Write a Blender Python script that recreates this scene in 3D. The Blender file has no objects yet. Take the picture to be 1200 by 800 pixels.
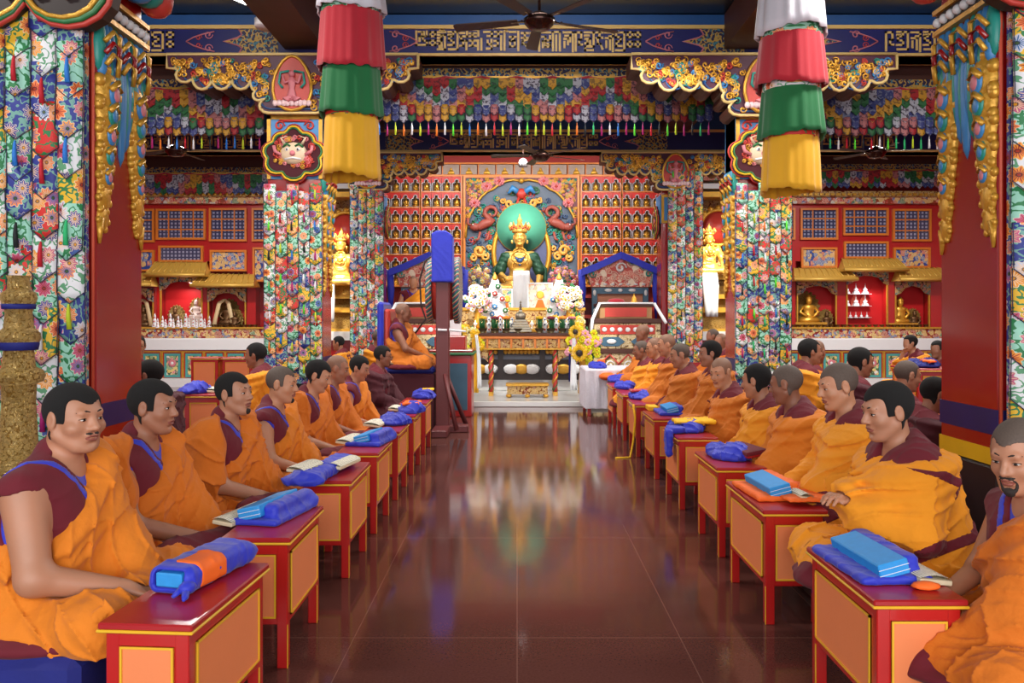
import bpy, bmesh, math, random
import numpy as np
from mathutils import Vector, Matrix, Euler
R = math.radians; PI = math.pi
random.seed(7); np.random.seed(7)
SC = bpy.context.scene; COL = SC.collection

# ------------------------------------------------------------------ camera
cam = bpy.data.cameras.new('camera'); camo = bpy.data.objects.new('camera', cam); COL.objects.link(camo)
camo.location = (0, 0, 1.5); camo.rotation_euler = (R(90), 0, 0)
cam.sensor_width = 36; cam.lens = 28.5; cam.shift_x = -0.005; cam.shift_y = -0.025; cam.clip_end = 200
SC.camera = camo
# ------------------------------------------------------------------ world, exposure
w = bpy.data.worlds.new('world'); SC.world = w; w.use_nodes = True
w.node_tree.nodes['Background'].inputs[0].default_value = (0.80, 0.88, 1.0, 1)
w.node_tree.nodes['Background'].inputs[1].default_value = 1.0
SC.view_settings.view_transform = 'Standard'; SC.view_settings.look = 'None'
SC.view_settings.exposure = 0.12; SC.view_settings.gamma = 1.0; SC.view_settings.use_curve_mapping = False
SC.cycles.use_denoising = True
SC.cycles.max_bounces = 6; SC.cycles.diffuse_bounces = 3; SC.cycles.glossy_bounces = 3
SC.cycles.caustics_reflective = False; SC.cycles.caustics_refractive = False
SC.cycles.sample_clamp_indirect = 4.0

def area(name, loc, rot, sx, sy, power, col=(1, 1, 1), spread=180):
    l = bpy.data.lights.new(name, 'AREA'); l.shape = 'RECTANGLE'; l.size = sx; l.size_y = sy
    l.energy = power; l.color = col; l.spread = R(spread)
    o = bpy.data.objects.new(name, l); COL.objects.link(o); o.location = loc; o.rotation_euler = rot
    return o
def spot(name, loc, target, power, size=60, col=(1, 1, 1), blend=.6, rad=.1):
    l = bpy.data.lights.new(name, 'SPOT'); l.energy = power; l.spot_size = R(size); l.spot_blend = blend
    l.color = col; l.shadow_soft_size = rad
    o = bpy.data.objects.new(name, l); COL.objects.link(o); o.location = loc
    o.rotation_euler = (Vector(target) - Vector(loc)).to_track_quat('-Z', 'Y').to_euler()
    return o
# daylight through the open entrance behind the camera
area('entrance_daylight', (0.2, -2.6, 2.3), (R(86), 0, 0), 9, 3.6, 470, (1.0, .98, .95))
# hall lighting under the ceiling, partly added fill to brighten the rows and aisles
for (x, y, p) in ((-5.4, 8.4, 130), (5.6, 8.4, 130), (-5.8, 13.8, 260), (6.4, 13.8, 290), (-4.6, 3.4, 90), (4.8, 3.4, 90), (-1.3, 9.3, 80), (1.6, 9.3, 80), (-3.4, 6.2, 100), (3.6, 6.2, 100), (-1.0, 11.9, 70), (1.3, 11.9, 70)):
    area('hall_fill_lamp', (x, y, 4.75), (0, 0, 0), 1.2, .4, p, (1, .96, .9))
for x in (-3.6, .1, 3.9): area('beam_fill', (x, 8.0, 5.35), (R(62), 0, 0), 1.4, .15, 38, (1, .95, .88))  # added fill with no fitting, brightens the beams and their lettering
# altar lamps
spot('altar_lamp', (-.9, 13.2, 4.4), (-.75, 15.3, 1.6), 800, 34, (1, .97, .9))
spot('altar_lamp', (1.1, 13.2, 4.4), (.95, 15.3, 1.6), 800, 34, (1, .97, .9))
spot('statue_lamp', (0.1, 14.2, 4.5), (.1, 17.8, 2.7), 600, 44, (1, .95, .86), .8)
for x in (-1.7, .1, 1.9): area('wall_fill', (x, 16.45, 4.72), (R(38), 0, 0), 1.3, .2, 42, (1, .95, .88))  # added fill lights that brighten the niche wall and its figures
spot('shrine_lamp', (-4.0, 15.2, 4.4), (-4.05, 17.3, 2.4), 1500, 42, (1, .9, .68))
spot('shrine_lamp', (4.2, 15.2, 4.4), (4.15, 17.3, 2.4), 1200, 42, (1, .9, .68))

# ------------------------------------------------------------------ pixel helper (1200x800 frame): point on the ray at depth d
def pt(px, py, d): return Vector(((px - 606) / 950 * d, d, 1.5 - (py - 370) / 950 * d))
def PX(px, d): return (px - 606) / 950 * d
def PZ(py, d): return 1.5 - (py - 370) / 950 * d

# ------------------------------------------------------------------ object helpers
def tag(o, label=None, cat=None, group=None, kind=None):
    if label: o['label'] = label
    if cat: o['category'] = cat
    if group: o['group'] = group
    if kind: o['kind'] = kind
    return o
def thing(name, label, cat, loc=(0, 0, 0), rz=0, group=None, scale=1):
    o = bpy.data.objects.new(name, None); COL.objects.link(o); o.empty_display_size = .1
    o.location = loc; o.rotation_euler = (0, 0, rz); o.scale = (scale,) * 3
    return tag(o, label, cat, group)
def kids(o): return list(o.children)
def copy_tree(o, parent=None):
    ch = list(o.children)
    c = o.copy(); COL.objects.link(c); c.parent = parent
    for k in ch: copy_tree(k, c)
    return c
def mesh_obj(name, verts, faces, mats, parent=None, midx=None, smooth=False, loc=(0, 0, 0)):
    me = bpy.data.meshes.new(name)
    me.from_pydata(verts if isinstance(verts, list) else verts.tolist(), [], faces if isinstance(faces, list) else faces.tolist())
    if not isinstance(mats, (list, tuple)): mats = [mats]
    for m in mats: me.materials.append(m)
    if midx is not None: me.polygons.foreach_set('material_index', midx)
    if smooth: me.polygons.foreach_set('use_smooth', [True] * len(me.polygons))
    o = bpy.data.objects.new(name, me); COL.objects.link(o); o.parent = parent; o.location = loc
    return o
class MB:
    """collects shapes into ONE mesh"""
    def __init__(s): s.v = []; s.f = []; s.m = []; s.sm = []
    def add(s, vs, fs, m=0, smooth=False):
        n = len(s.v); s.v += [tuple(v) for v in vs]
        s.f += [tuple(i + n for i in f) for f in fs]; s.m += [m] * len(fs); s.sm += [smooth] * len(fs); return s
    def box(s, x0, x1, y0, y1, z0, z1, m=0, M=None, tx=1, ty=1):
        cx, cy = (x0 + x1) / 2, (y0 + y1) / 2
        vs = [Vector((x, y, z0)) for x, y in ((x0, y0), (x1, y0), (x1, y1), (x0, y1))]
        vs += [Vector((cx + (v.x - cx) * tx, cy + (v.y - cy) * ty, z1)) for v in vs]
        if M: vs = [M @ v for v in vs]
        return s.add(vs, [(3, 2, 1, 0), (4, 5, 6, 7), (0, 1, 5, 4), (1, 2, 6, 5), (2, 3, 7, 6), (3, 0, 4, 7)], m)
    def bbox(s, x0, x1, y0, y1, z0, z1, b=.006, m=0, M=None):
        """box with chamfered edges"""
        xs, ys, zs = (x0, x1), (y0, y1), (z0, z1); vs = []; idx = {}
        for i in (0, 1):
            for j in (0, 1):
                for k in (0, 1):
                    sx, sy, sz = (1, -1)[i], (1, -1)[j], (1, -1)[k]
                    for a in range(3):
                        p = [xs[i] + sx * b, ys[j] + sy * b, zs[k] + sz * b]; p[a] = (xs[i], ys[j], zs[k])[a]
                        idx[(i, j, k, a)] = len(vs); vs.append(Vector(p))
        fs = []
        for i in (0, 1):
            q = [idx[(i, 0, 0, 0)], idx[(i, 1, 0, 0)], idx[(i, 1, 1, 0)], idx[(i, 0, 1, 0)]]; fs.append(tuple(q if i else q[::-1]))
            q = [idx[(0, i, 0, 1)], idx[(0, i, 1, 1)], idx[(1, i, 1, 1)], idx[(1, i, 0, 1)]]; fs.append(tuple(q if i else q[::-1]))
            q = [idx[(0, 0, i, 2)], idx[(1, 0, i, 2)], idx[(1, 1, i, 2)], idx[(0, 1, i, 2)]]; fs.append(tuple(q if i else q[::-1]))
        for i in (0, 1):
            for j in (0, 1):
                fs.append((idx[(i, j, 0, 0)], idx[(i, j, 0, 1)], idx[(i, j, 1, 1)], idx[(i, j, 1, 0)]))
                fs.append((idx[(i, 0, j, 0)], idx[(i, 0, j, 2)], idx[(i, 1, j, 2)], idx[(i, 1, j, 0)]))
                fs.append((idx[(0, i, j, 1)], idx[(0, i, j, 2)], idx[(1, i, j, 2)], idx[(1, i, j, 1)]))
                for k in (0, 1): fs.append((idx[(i, j, k, 0)], idx[(i, j, k, 1)], idx[(i, j, k, 2)]))
        if M: vs = [M @ v for v in vs]
        return s.add(vs, fs, m)
    def lathe(s, prof, n=20, m=0, c=(0, 0, 0), M=None, sx=1, sy=1, wave=None):
        vs = []
        for r, z in prof:
            for i in range(n):
                a = 2 * PI * i / n; q = r * (1 + (wave[1] * math.cos(wave[0] * a) if wave else 0))
                v = Vector((c[0] + q * math.cos(a) * sx, c[1] + q * math.sin(a) * sy, c[2] + z)); vs.append(M @ v if M else v)
        fs = [(k * n + i, k * n + (i + 1) % n, (k + 1) * n + (i + 1) % n, (k + 1) * n + i) for k in range(len(prof) - 1) for i in range(n)]
        fs.append(tuple(range(n))[::-1]); fs.append(tuple((len(prof) - 1) * n + i for i in range(n)))
        return s.add(vs, fs, m, True)
    def tube(s, path, r, n=6, m=0, flat=1, up=None):
        path = [Vector(p) for p in path]; vs = []; N = len(path)
        rr = r if isinstance(r, (list, tuple)) else [r] * N
        ref = Vector(up) if up else Vector((0, 1, 0))
        for k, p in enumerate(path):
            t = (path[min(k + 1, N - 1)] - path[max(k - 1, 0)])
            if t.length < 1e-9: t = Vector((0, 0, 1))
            t.normalize(); u = ref - t * ref.dot(t)
            if u.length < 1e-3: u = Vector((1, 0, 0)) - t * t.x
            u.normalize(); w_ = t.cross(u)
            for i in range(n):
                a = 2 * PI * i / n; vs.append(p + (u * math.cos(a) * flat + w_ * math.sin(a)) * rr[k])
        fs = [(k * n + i, k * n + (i + 1) % n, (k + 1) * n + (i + 1) % n, (k + 1) * n + i) for k in range(N - 1) for i in range(n)]
        fs.append(tuple(range(n))[::-1]); fs.append(tuple((N - 1) * n + i for i in range(n)))
        return s.add(vs, fs, m, True)
    def ball(s, c, r, n=8, m=0, sc=(1, 1, 1)):
        prof = [(max(r * math.sin(PI * k / (n // 2 + 2)), 1e-4), -r * math.cos(PI * k / (n // 2 + 2))) for k in range(n // 2 + 3)]
        M = Matrix.Translation(Vector(c)) @ Matrix.Diagonal((sc[0], sc[1], sc[2], 1))
        return s.lathe(prof, n, m, M=M)
    def poly(s, pts, y0, y1, m=0, mside=None, M=None):
        """outline in XZ extruded from y0 (front) to y1"""
        n = len(pts); vs = [Vector((x, y0, z)) for x, z in pts] + [Vector((x, y1, z)) for x, z in pts]
        if M: vs = [M @ v for v in vs]
        s.add(vs, [tuple(range(n)), tuple(range(2 * n - 1, n - 1, -1))], m)
        k = len(s.v) - 2 * n
        s.f += [(k + i, k + n + i, k + n + (i + 1) % n, k + (i + 1) % n) for i in range(n)]
        s.m += [m if mside is None else mside] * n; s.sm += [False] * n
        return s
    def frame(s, x0, x1, z0, z1, t, y0, y1, m=0):
        s.box(x0, x1, y0, y1, z0, z0 + t, m); s.box(x0, x1, y0, y1, z1 - t, z1, m)
        s.box(x0, x0 + t, y0, y1, z0 + t, z1 - t, m); return s.box(x1 - t, x1, y0, y1, z0 + t, z1 - t, m)
    def spiral(s, cx, cz, y, r, m=0, turn=1.6, th=None, flip=1, a0=0, n=14, ns=5, flat=.8, M=None):
        th = th or r * .22; pth = []; rr = []
        for k in range(n):
            t = k / (n - 1); a = a0 + flip * turn * 2 * PI * t; q = r * (1 - .82 * t)
            v = Vector((cx + q * math.cos(a), y, cz + q * math.sin(a))); pth.append(M @ v if M else v); rr.append(th * (.55 + .6 * t))
        return s.tube(pth, rr, ns, m, flat)
    def build(s, name, mats, parent=None, loc=(0, 0, 0), recalc=True):
        o = mesh_obj(name, s.v, s.f, mats, parent, s.m, loc=loc)
        o.data.polygons.foreach_set('use_smooth', s.sm)
        if recalc:
            bm = bmesh.new(); bm.from_mesh(o.data); bmesh.ops.recalc_face_normals(bm, faces=bm.faces); bm.to_mesh(o.data); bm.free()
        return o
def structure(o): o['kind'] = 'structure'; return o

# ------------------------------------------------------------------ materials
def lin(c):
    return tuple(((v / 255) / 12.92 if v / 255 <= .04045 else ((v / 255 + .055) / 1.055) ** 2.4) for v in c) + (1,)
class NT:
    def __init__(s, name):
        s.mat = bpy.data.materials.new(name); s.mat.use_nodes = True; s.t = s.mat.node_tree
        s.b = s.t.nodes['Principled BSDF']
    def n(s, typ, **kw):
        d = s.t.nodes.new(typ)
        for k, v in kw.items():
            if k.startswith('i_'): d.inputs[k[2:].replace('_', ' ')].default_value = v
            else: setattr(d, k, v)
        return d
    def l(s, a, b): s.t.links.new(a, b)
    def put(s, sock, v):
        if hasattr(v, 'is_output') or isinstance(v, bpy.types.NodeSocket): s.l(v, sock)
        else: sock.default_value = v
    def math(s, op, a, b=0.0, c=0.0):
        d = s.t.nodes.new('ShaderNodeMath'); d.operation = op
        s.put(d.inputs[0], a); s.put(d.inputs[1], b); s.put(d.inputs[2], c); return d.outputs[0]
    def vmath(s, op, a, b=None):
        d = s.t.nodes.new('ShaderNodeVectorMath'); d.operation = op; s.put(d.inputs[0], a)
        if b is not None: s.put(d.inputs[1], b)
        return d.outputs['Value'] if op in ('LENGTH', 'DOT_PRODUCT') else d.outputs[0]
    def mix(s, f, a, b):
        d = s.t.nodes.new('ShaderNodeMix'); d.data_type = 'RGBA'; s.put(d.inputs[0], f)
        for k, v in ((6, a), (7, b)): s.put(d.inputs[k], v)
        return d.outputs[2]
    def ramp(s, f, stops, const=False):
        d = s.t.nodes.new('ShaderNodeValToRGB'); e = d.color_ramp.elements
        if const: d.color_ramp.interpolation = 'CONSTANT'
        while len(e) < len(stops): e.new(.5)
        for i, (p, c) in enumerate(stops): e[i].position = p; e[i].color = c
        s.put(d.inputs[0], f); return d.outputs[0]
    def obj(s): return s.n('ShaderNodeTexCoord').outputs['Object']
    def noise(s, v, scale, detail=2, rough=.5):
        d = s.n('ShaderNodeTexNoise'); d.inputs['Scale'].default_value = scale; d.inputs['Detail'].default_value = detail
        d.inputs['Roughness'].default_value = rough; s.l(v, d.inputs['Vector']); return d.outputs['Fac']
    def bump(s, h, strength=.3, dist=.01):
        d = s.n('ShaderNodeBump'); d.inputs['Strength'].default_value = strength; d.inputs['Distance'].default_value = dist
        s.l(h, d.inputs['Height']); s.l(d.outputs[0], s.b.inputs['Normal'])
    def base(s, v): s.put(s.b.inputs['Base Color'], v)
def M(name, col, rough=.6, metal=0, bump=None, var=.08, vs=6, sheen=0, coat=0, emit=0):
    t = NT(name); c = lin(col); t.b.inputs['Roughness'].default_value = rough; t.b.inputs['Metallic'].default_value = metal
    v = t.obj(); nz = t.noise(v, vs, 3)
    t.base(t.mix(nz, tuple(x * (1 - var) for x in c[:3]) + (1,), tuple(min(1, x * (1 + var)) for x in c[:3]) + (1,)))
    if bump: t.bump(t.noise(v, bump[0], 4), bump[1], bump[2] if len(bump) > 2 else .01)
    if sheen: t.b.inputs['Sheen Weight'].default_value = sheen
    if coat: t.b.inputs['Coat Weight'].default_value = coat; t.b.inputs['Coat Roughness'].default_value = .12
    if emit: t.b.inputs['Emission Color'].default_value = c; t.b.inputs['Emission Strength'].default_value = emit
    return t.mat
def brocade(name, ground, scroll=(40, 120, 70), scale=7.2, rough=.6):
    t = NT(name); t.b.inputs['Roughness'].default_value = rough
    rnd = t.n('ShaderNodeObjectInfo').outputs['Random']
    off = t.n('ShaderNodeCombineXYZ'); t.l(t.math('MULTIPLY', rnd, 37.0), off.inputs[0]); t.l(t.math('MULTIPLY', rnd, 91.0), off.inputs[1])
    sp = t.n('ShaderNodeSeparateXYZ'); t.l(t.obj(), sp.inputs[0])
    cb = t.n('ShaderNodeCombineXYZ'); t.l(t.math('ADD', sp.outputs[0], sp.outputs[1]), cb.inputs[0]); t.l(sp.outputs[2], cb.inputs[1])
    v = t.vmath('ADD', cb.outputs[0], off.outputs[0])
    vo = t.n('ShaderNodeTexVoronoi', voronoi_dimensions='2D'); vo.inputs['Scale'].default_value = scale; vo.inputs['Randomness'].default_value = .75
    t.l(v, vo.inputs['Vector'])
    dv = t.vmath('SUBTRACT', v, vo.outputs['Position']); s2 = t.n('ShaderNodeSeparateXYZ'); t.l(dv, s2.inputs[0])
    ang = t.math('ARCTAN2', s2.outputs[1], s2.outputs[0]); dist = vo.outputs['Distance']
    pet = t.math('MULTIPLY_ADD', t.math('COSINE', t.math('MULTIPLY', ang, 9.0)), .05, .34)
    rr = t.math('DIVIDE', dist, pet)
    s3 = t.n('ShaderNodeSeparateColor'); t.l(vo.outputs['Color'], s3.inputs[0])
    petal = t.ramp(s3.outputs[0], [(0, lin((235, 130, 70))), (.25, lin((195, 90, 130))), (.45, lin((60, 70, 150))), (.65, lin((235, 150, 50))), (.88, lin((200, 200, 215)))], True)
    petal2 = t.ramp(s3.outputs[1], [(0, lin((240, 200, 160))), (.35, lin((170, 50, 40))), (.6, lin((210, 170, 140))), (.8, lin((60, 110, 160)))], True)
    tooth = t.math('GREATER_THAN', t.math('COSINE', t.math('MULTIPLY', ang, 18.0)), t.math('MULTIPLY_ADD', rr, 3.0, -1.6))
    inner = t.mix(tooth, petal, petal2)
    ring = t.ramp(rr, [(0, lin((235, 190, 60))), (.16, lin((60, 40, 90))), (.24, (1, 1, 1, 1))], True)
    mm = t.n('ShaderNodeMix', data_type='RGBA', blend_type='MULTIPLY'); mm.inputs[0].default_value = 1
    t.l(inner, mm.inputs[6]); t.l(ring, mm.inputs[7])
    g = lin(ground)
    nz = t.noise(v, scale * 2.3, 1.5, .4)
    line = t.math('LESS_THAN', t.math('ABSOLUTE', t.math('SUBTRACT', nz, .5)), .035)
    leaf = t.math('GREATER_THAN', t.noise(v, scale * 3.6, 0), .64)
    gr = t.mix(t.math('MAXIMUM', line, leaf), g, lin(scroll))
    fl = t.math('LESS_THAN', rr, 1.0); edge = t.math('LESS_THAN', t.math('ABSOLUTE', t.math('SUBTRACT', rr, .98)), .035)
    c = t.mix(edge, t.mix(fl, gr, mm.outputs[2]), lin((225, 215, 190)))
    t.base(c); t.bump(t.noise(v, 40, 3), .25, .006); return t.mat
def carved(name, cols, gap=(50, 20, 30), scale=22, metal=0.0, rough=.45, strength=.8):
    """painted and gilded relief carving"""
    t = NT(name); v = t.obj(); t.b.inputs['Roughness'].default_value = rough; t.b.inputs['Metallic'].default_value = metal
    nw = t.n('ShaderNodeTexNoise'); nw.inputs['Scale'].default_value = scale * .5; t.l(v, nw.inputs['Vector'])
    scn = t.n('ShaderNodeVectorMath', operation='SCALE'); t.l(nw.outputs['Color'], scn.inputs[0]); scn.inputs['Scale'].default_value = 1.6 / scale
    v2 = t.vmath('ADD', v, scn.outputs[0])
    vo = t.n('ShaderNodeTexVoronoi'); vo.inputs['Scale'].default_value = scale; t.l(v2, vo.inputs['Vector'])
    s3 = t.n('ShaderNodeSeparateColor'); t.l(vo.outputs['Color'], s3.inputs[0])
    stops = []; tot = sum(w_ for _, w_ in cols); a = 0
    for c, w_ in cols: stops.append((a / tot, lin(c))); a += w_
    col = t.ramp(s3.outputs[0], stops, True)
    ringy = t.math('SINE', t.math('MULTIPLY', vo.outputs['Distance'], 26.0))
    hi = t.mix(t.math('MULTIPLY_ADD', ringy, .3, .3), col, (.9, .72, .35, 1) if metal else (.85, .75, .55, 1))
    c = t.mix(t.math('GREATER_THAN', vo.outputs['Distance'], .70), hi, lin(gap))
    t.base(c); t.bump(t.math('MULTIPLY_ADD', ringy, .25, t.math('SUBTRACT', 1.0, vo.outputs['Distance'])), strength, .02)
    return t.mat
def scrollpaint(name, ground, line, scale=14, width=.05, rough=.5, second=None):
    t = NT(name); v = t.obj(); t.b.inputs['Roughness'].default_value = rough
    nz = t.noise(v, scale, 1.2, .4)
    f = t.math('LESS_THAN', t.math('ABSOLUTE', t.math('SUBTRACT', nz, .5)), width)
    c = t.mix(f, lin(ground), lin(line))
    if second: c = t.mix(t.math('GREATER_THAN', t.noise(v, scale * 1.7, 0), .66), c, lin(second))
    t.base(c); t.bump(f, .2, .003); return t.mat
m_red = M('red_lacquer', (176, 22, 20), .32, coat=.35, var=.12, bump=(9, .05))
m_redtop = M('worn_red_lacquer', (160, 24, 30), .34, coat=.2, var=.2)
m_darkred = M('dark_red_lacquer', (150, 14, 16), .25, coat=.6, var=.18, vs=2)
m_orange = M('orange_panel_paint', (226, 128, 78), .5, var=.05, bump=(60, .05))
m_yline = M('yellow_gold_line_paint', (222, 172, 40), .4, var=.12)
m_gold = M('polished_gold', (226, 168, 62), .32, .55, bump=(30, .12), var=.15)
m_giltwood = M('gilded_wood', (206, 154, 54), .38, .4, bump=(22, .4, .02), var=.3, vs=14)
m_oldgold = carved('embossed_gold', [((222, 176, 84), 3), ((196, 150, 66), 2)], gap=(168, 124, 50), scale=75, metal=.3, rough=.35, strength=1.0)
m_maroon = M('maroon_cloth', (98, 8, 28), .85, sheen=.05, bump=(180, .15, .002), var=.15)
m_maroond = M('dark_maroon_cloth', (68, 8, 24), .85, sheen=.04, bump=(180, .15, .002), var=.15)
m_saf = [M('saffron_cloth_%d' % i, c, .85, sheen=.06, bump=(11, .5, .03), var=.09, vs=4) for i, c in enumerate(
    [(204, 106, 12), (212, 118, 16), (234, 146, 18), (196, 108, 22), (230, 146, 24)])]
m_blue = M('blue_cloth', (30, 44, 182), .6, sheen=.15, bump=(30, .3, .01), var=.14)
m_navy = M('navy_cloth', (18, 26, 110), .75, bump=(60, .2, .004), var=.2)
m_azure = M('azure_book_edge', (38, 142, 214), .55, bump=(200, .1, .002), var=.12, vs=40)
m_orcloth = M('orange_cloth', (240, 104, 24), .7, bump=(40, .2, .005))
m_ycloth = M('yellow_cloth', (244, 186, 24), .7, bump=(40, .2, .005))
m_white = M('white_cloth', (232, 234, 238), .75, bump=(60, .2, .004), var=.04)
m_whitep = M('white_paint', (226, 226, 228), .4, var=.03)
m_black = M('black_hair', (13, 11, 11), .95, bump=(260, .5, .003), var=.3, vs=120)
m_stub = M('cropped_hair_stubble', (84, 70, 62), .75, bump=(260, .3, .002), var=.3, vs=150)
m_stub2 = M('shaved_scalp', (128, 92, 72), .6, bump=(260, .2, .002), var=.2, vs=150)
m_dark = M('dark_wood', (38, 24, 22), .45, var=.2)
m_brown = M('brown_beam_paint', (74, 38, 28), .55, var=.15)
m_chrome = M('fan_bronze', (70, 50, 44), .22, .85)
m_eyew = M('eye_white', (200, 190, 182), .3); m_eyed = M('eye_dark', (22, 14, 12), .15)
m_lip = M('lip_skin', (136, 74, 62), .5); m_brow = M('brow_hair', (40, 30, 26), .8)
m_skin = []
for i, c in enumerate([(176, 124, 96), (160, 108, 82), (188, 134, 102), (140, 92, 70)]):
    t = NT('skin_%d' % i); v = t.obj(); c = lin(c)
    n1 = t.noise(v, 9, 3); t.base(t.mix(n1, tuple(x * .82 for x in c[:3]) + (1,), (min(1, c[0] * 1.12), c[1] * 1.05, c[2] * 1.02, 1)))
    t.b.inputs['Roughness'].default_value = .5; t.b.inputs['Subsurface Weight'].default_value = .08
    t.b.inputs['Subsurface Radius'].default_value = (.02, .008, .004)
    t.bump(t.noise(v, 160, 3), .08, .002); m_skin.append(t.mat)
BRO = {'red': brocade('red_brocade', (205, 40, 36)), 'mint': brocade('mint_brocade', (150, 205, 185)),
       'gold': brocade('yellow_brocade', (226, 178, 40)), 'blue': brocade('blue_brocade', (44, 54, 136), (110, 160, 150)),
       'white': brocade('white_brocade', (222, 222, 226), (90, 150, 110))}
BK = list(BRO)
TAS = [M('tassel_%d' % i, c, .7, bump=(90, .5, .004)) for i, c in enumerate(
    [(190, 210, 40), (230, 120, 30), (190, 20, 40), (40, 120, 210), (230, 230, 235), (40, 180, 110), (170, 20, 110), (20, 24, 30), (90, 220, 50)])]
m_navyb = M('navy_beam_paint', (24, 26, 92), .45, var=.25, vs=5)
m_ceil = M('dark_teal_ceiling_paint', (10, 30, 40), .3, var=.4, vs=1.5, coat=.3)
m_cobalt = M('cobalt_blue_paint', (34, 78, 136), .4, var=.15)
m_lettr = M('gold_letter_paint', (214, 180, 108), .45, var=.1)
m_carv = carved('painted_scroll_carving', [((200, 150, 50), 7), ((40, 140, 140), 2), ((180, 50, 40), 2), ((40, 60, 130), 2), ((200, 90, 110), 1)], scale=20)
m_carvg = carved('gilt_scroll_carving', [((210, 160, 55), 6), ((190, 140, 45), 3), ((150, 40, 30), 1)], gap=(130, 60, 24), scale=26)
m_carvr = carved('gold_on_red_carving', [((214, 164, 60), 4), ((170, 24, 22), 3), ((60, 130, 90), 1), ((50, 90, 160), 1)], gap=(140, 20, 18), scale=16)
m_scrollnavy = scrollpaint('gold_scroll_on_navy', (34, 30, 70), (186, 150, 70), 16, .07, second=(60, 120, 140))
m_teal = M('teal_paint', (34, 140, 128), .4, var=.2); m_coral = M('coral_red_paint', (190, 60, 50), .45, var=.2)
m_pinkp = M('pink_paint', (206, 120, 130), .5); m_sky = M('sky_blue_paint', (60, 130, 190), .4, var=.2)
m_green = M('green_paint', (40, 110, 60), .45); m_yel = M('yellow_paint', (226, 178, 24), .4)
m_redfabric = M('crimson_silk', (176, 26, 44), .85, sheen=.3, bump=(160, .3, .003)); m_greenfabric = M('green_silk', (14, 104, 54), .85, sheen=.2, bump=(160, .3, .003))
m_yelfabric = M('golden_yellow_silk', (224, 168, 30), .85, sheen=.2, bump=(160, .3, .003)); m_whitefabric = M('white_silk', (206, 206, 216), .6, sheen=.2, bump=(160, .2, .003))
m_paper = NT('printed_page'); _v = m_paper.obj(); _s = m_paper.n('ShaderNodeSeparateXYZ'); m_paper.l(_v, _s.inputs[0])
_f = m_paper.math('MULTIPLY', m_paper.math('GREATER_THAN', m_paper.math('SINE', m_paper.math('MULTIPLY', _s.outputs[0], 700.0)), .35), m_paper.math('GREATER_THAN', m_paper.noise(_v, 260, 1), .47))
m_paper.base(m_paper.mix(_f, lin((232, 226, 206)), lin((120, 112, 104)))); m_paper.b.inputs['Roughness'].default_value = .8; m_paper = m_paper.mat
m_pagee = M('page_edges', (214, 200, 168), .8, bump=(300, .2, .002))

# floor: polished dark red granite slabs
t = NT('polished_red_granite'); v = t.n('ShaderNodeNewGeometry').outputs['Position']; sp = t.n('ShaderNodeSeparateXYZ'); t.l(v, sp.inputs[0])
def joint(s, off, pitch, wd):
    q = t.math('FRACT', t.math('DIVIDE', t.math('ADD', s, off), pitch)); return t.math('LESS_THAN', t.math('ABSOLUTE', t.math('SUBTRACT', q, .5)), wd / pitch)
j = t.math('MAXIMUM', joint(sp.outputs[0], .76 * 20.5, .76, .0022), joint(sp.outputs[1], 1.7 * 10.5 - 3.78, 1.7, .003))
sg = t.noise(v, 90, 3, .7); big = t.noise(v, 1.3, 3)
c = t.mix(sg, lin((70, 36, 32)), lin((112, 70, 62))); c = t.mix(t.math('MULTIPLY', big, .35), c, lin((66, 32, 28)))
t.base(t.mix(j, c, lin((120, 84, 74)))); t.b.inputs['Roughness'].default_value = .1
t.put(t.b.inputs['Roughness'], t.math('MULTIPLY_ADD', t.noise(v, 3, 4), .07, .06)); t.b.inputs['Specular IOR Level'].default_value = .42; t.bump(t.noise(v, 5, 3), .03, .01)
m_floor = t.mat
m_marble = M('white_marble', (206, 206, 204), .12, var=.08, vs=1.5, coat=.3)

# ------------------------------------------------------------------ room shell
YB = 18.6
def slab(name, x0, x1, y0, y1, z0, z1, m):
    o = MB().box(x0, x1, y0, y1, z0, z1).build(name, m); return structure(o)
slab('floor', -10, 10.4, -2.8, YB, -.1, 0, m_floor)
slab('ceiling', -10, 10.4, -2.8, YB, 5.55, 5.7, m_ceil)
slab('wall_left', -10.15, -10, -2.8, YB, -.1, 5.7, m_darkred)
slab('wall_right', 10.4, 10.55, -2.8, YB, -.1, 5.7, m_darkred)
slab('wall_back', -10.15, 10.55, YB, YB + .15, -.1, 5.7, M('shrine_wall_red', (160, 24, 20), .5))
slab('wall_front', -10.15, 10.55, -2.95, -2.8, 3.9, 5.7, m_darkred)
# white marble altar platform
b = MB(); b.bbox(-2.9, 3.1, 13.35, YB - .02, 0, .09, .01); structure(b.build('floor_altar_platform', m_marble))

XL, XR = -2.6, 2.8            # inner faces of the two pillar rows
PIL = [(XL, -1, 5.0, .62), (XR, 1, 4.72, .64), (XL, -1, 10.85, .5), (XR, 1, 10.4, .5), (XL - .02, -1, 15.75, .5), (XR - .0, 1, 15.75, .5)]
# long beams over the pillar rows, cross beams over the aisle
b = MB(); b.box(XL - .52, XL + .02, -2.7, 18.5, 5.08, 5.54); structure(b.build('trim_1', m_brown))
b = MB(); b.box(XR - .02, XR + .52, -2.7, 18.5, 5.08, 5.54); structure(b.build('trim_2', m_brown))

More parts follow.
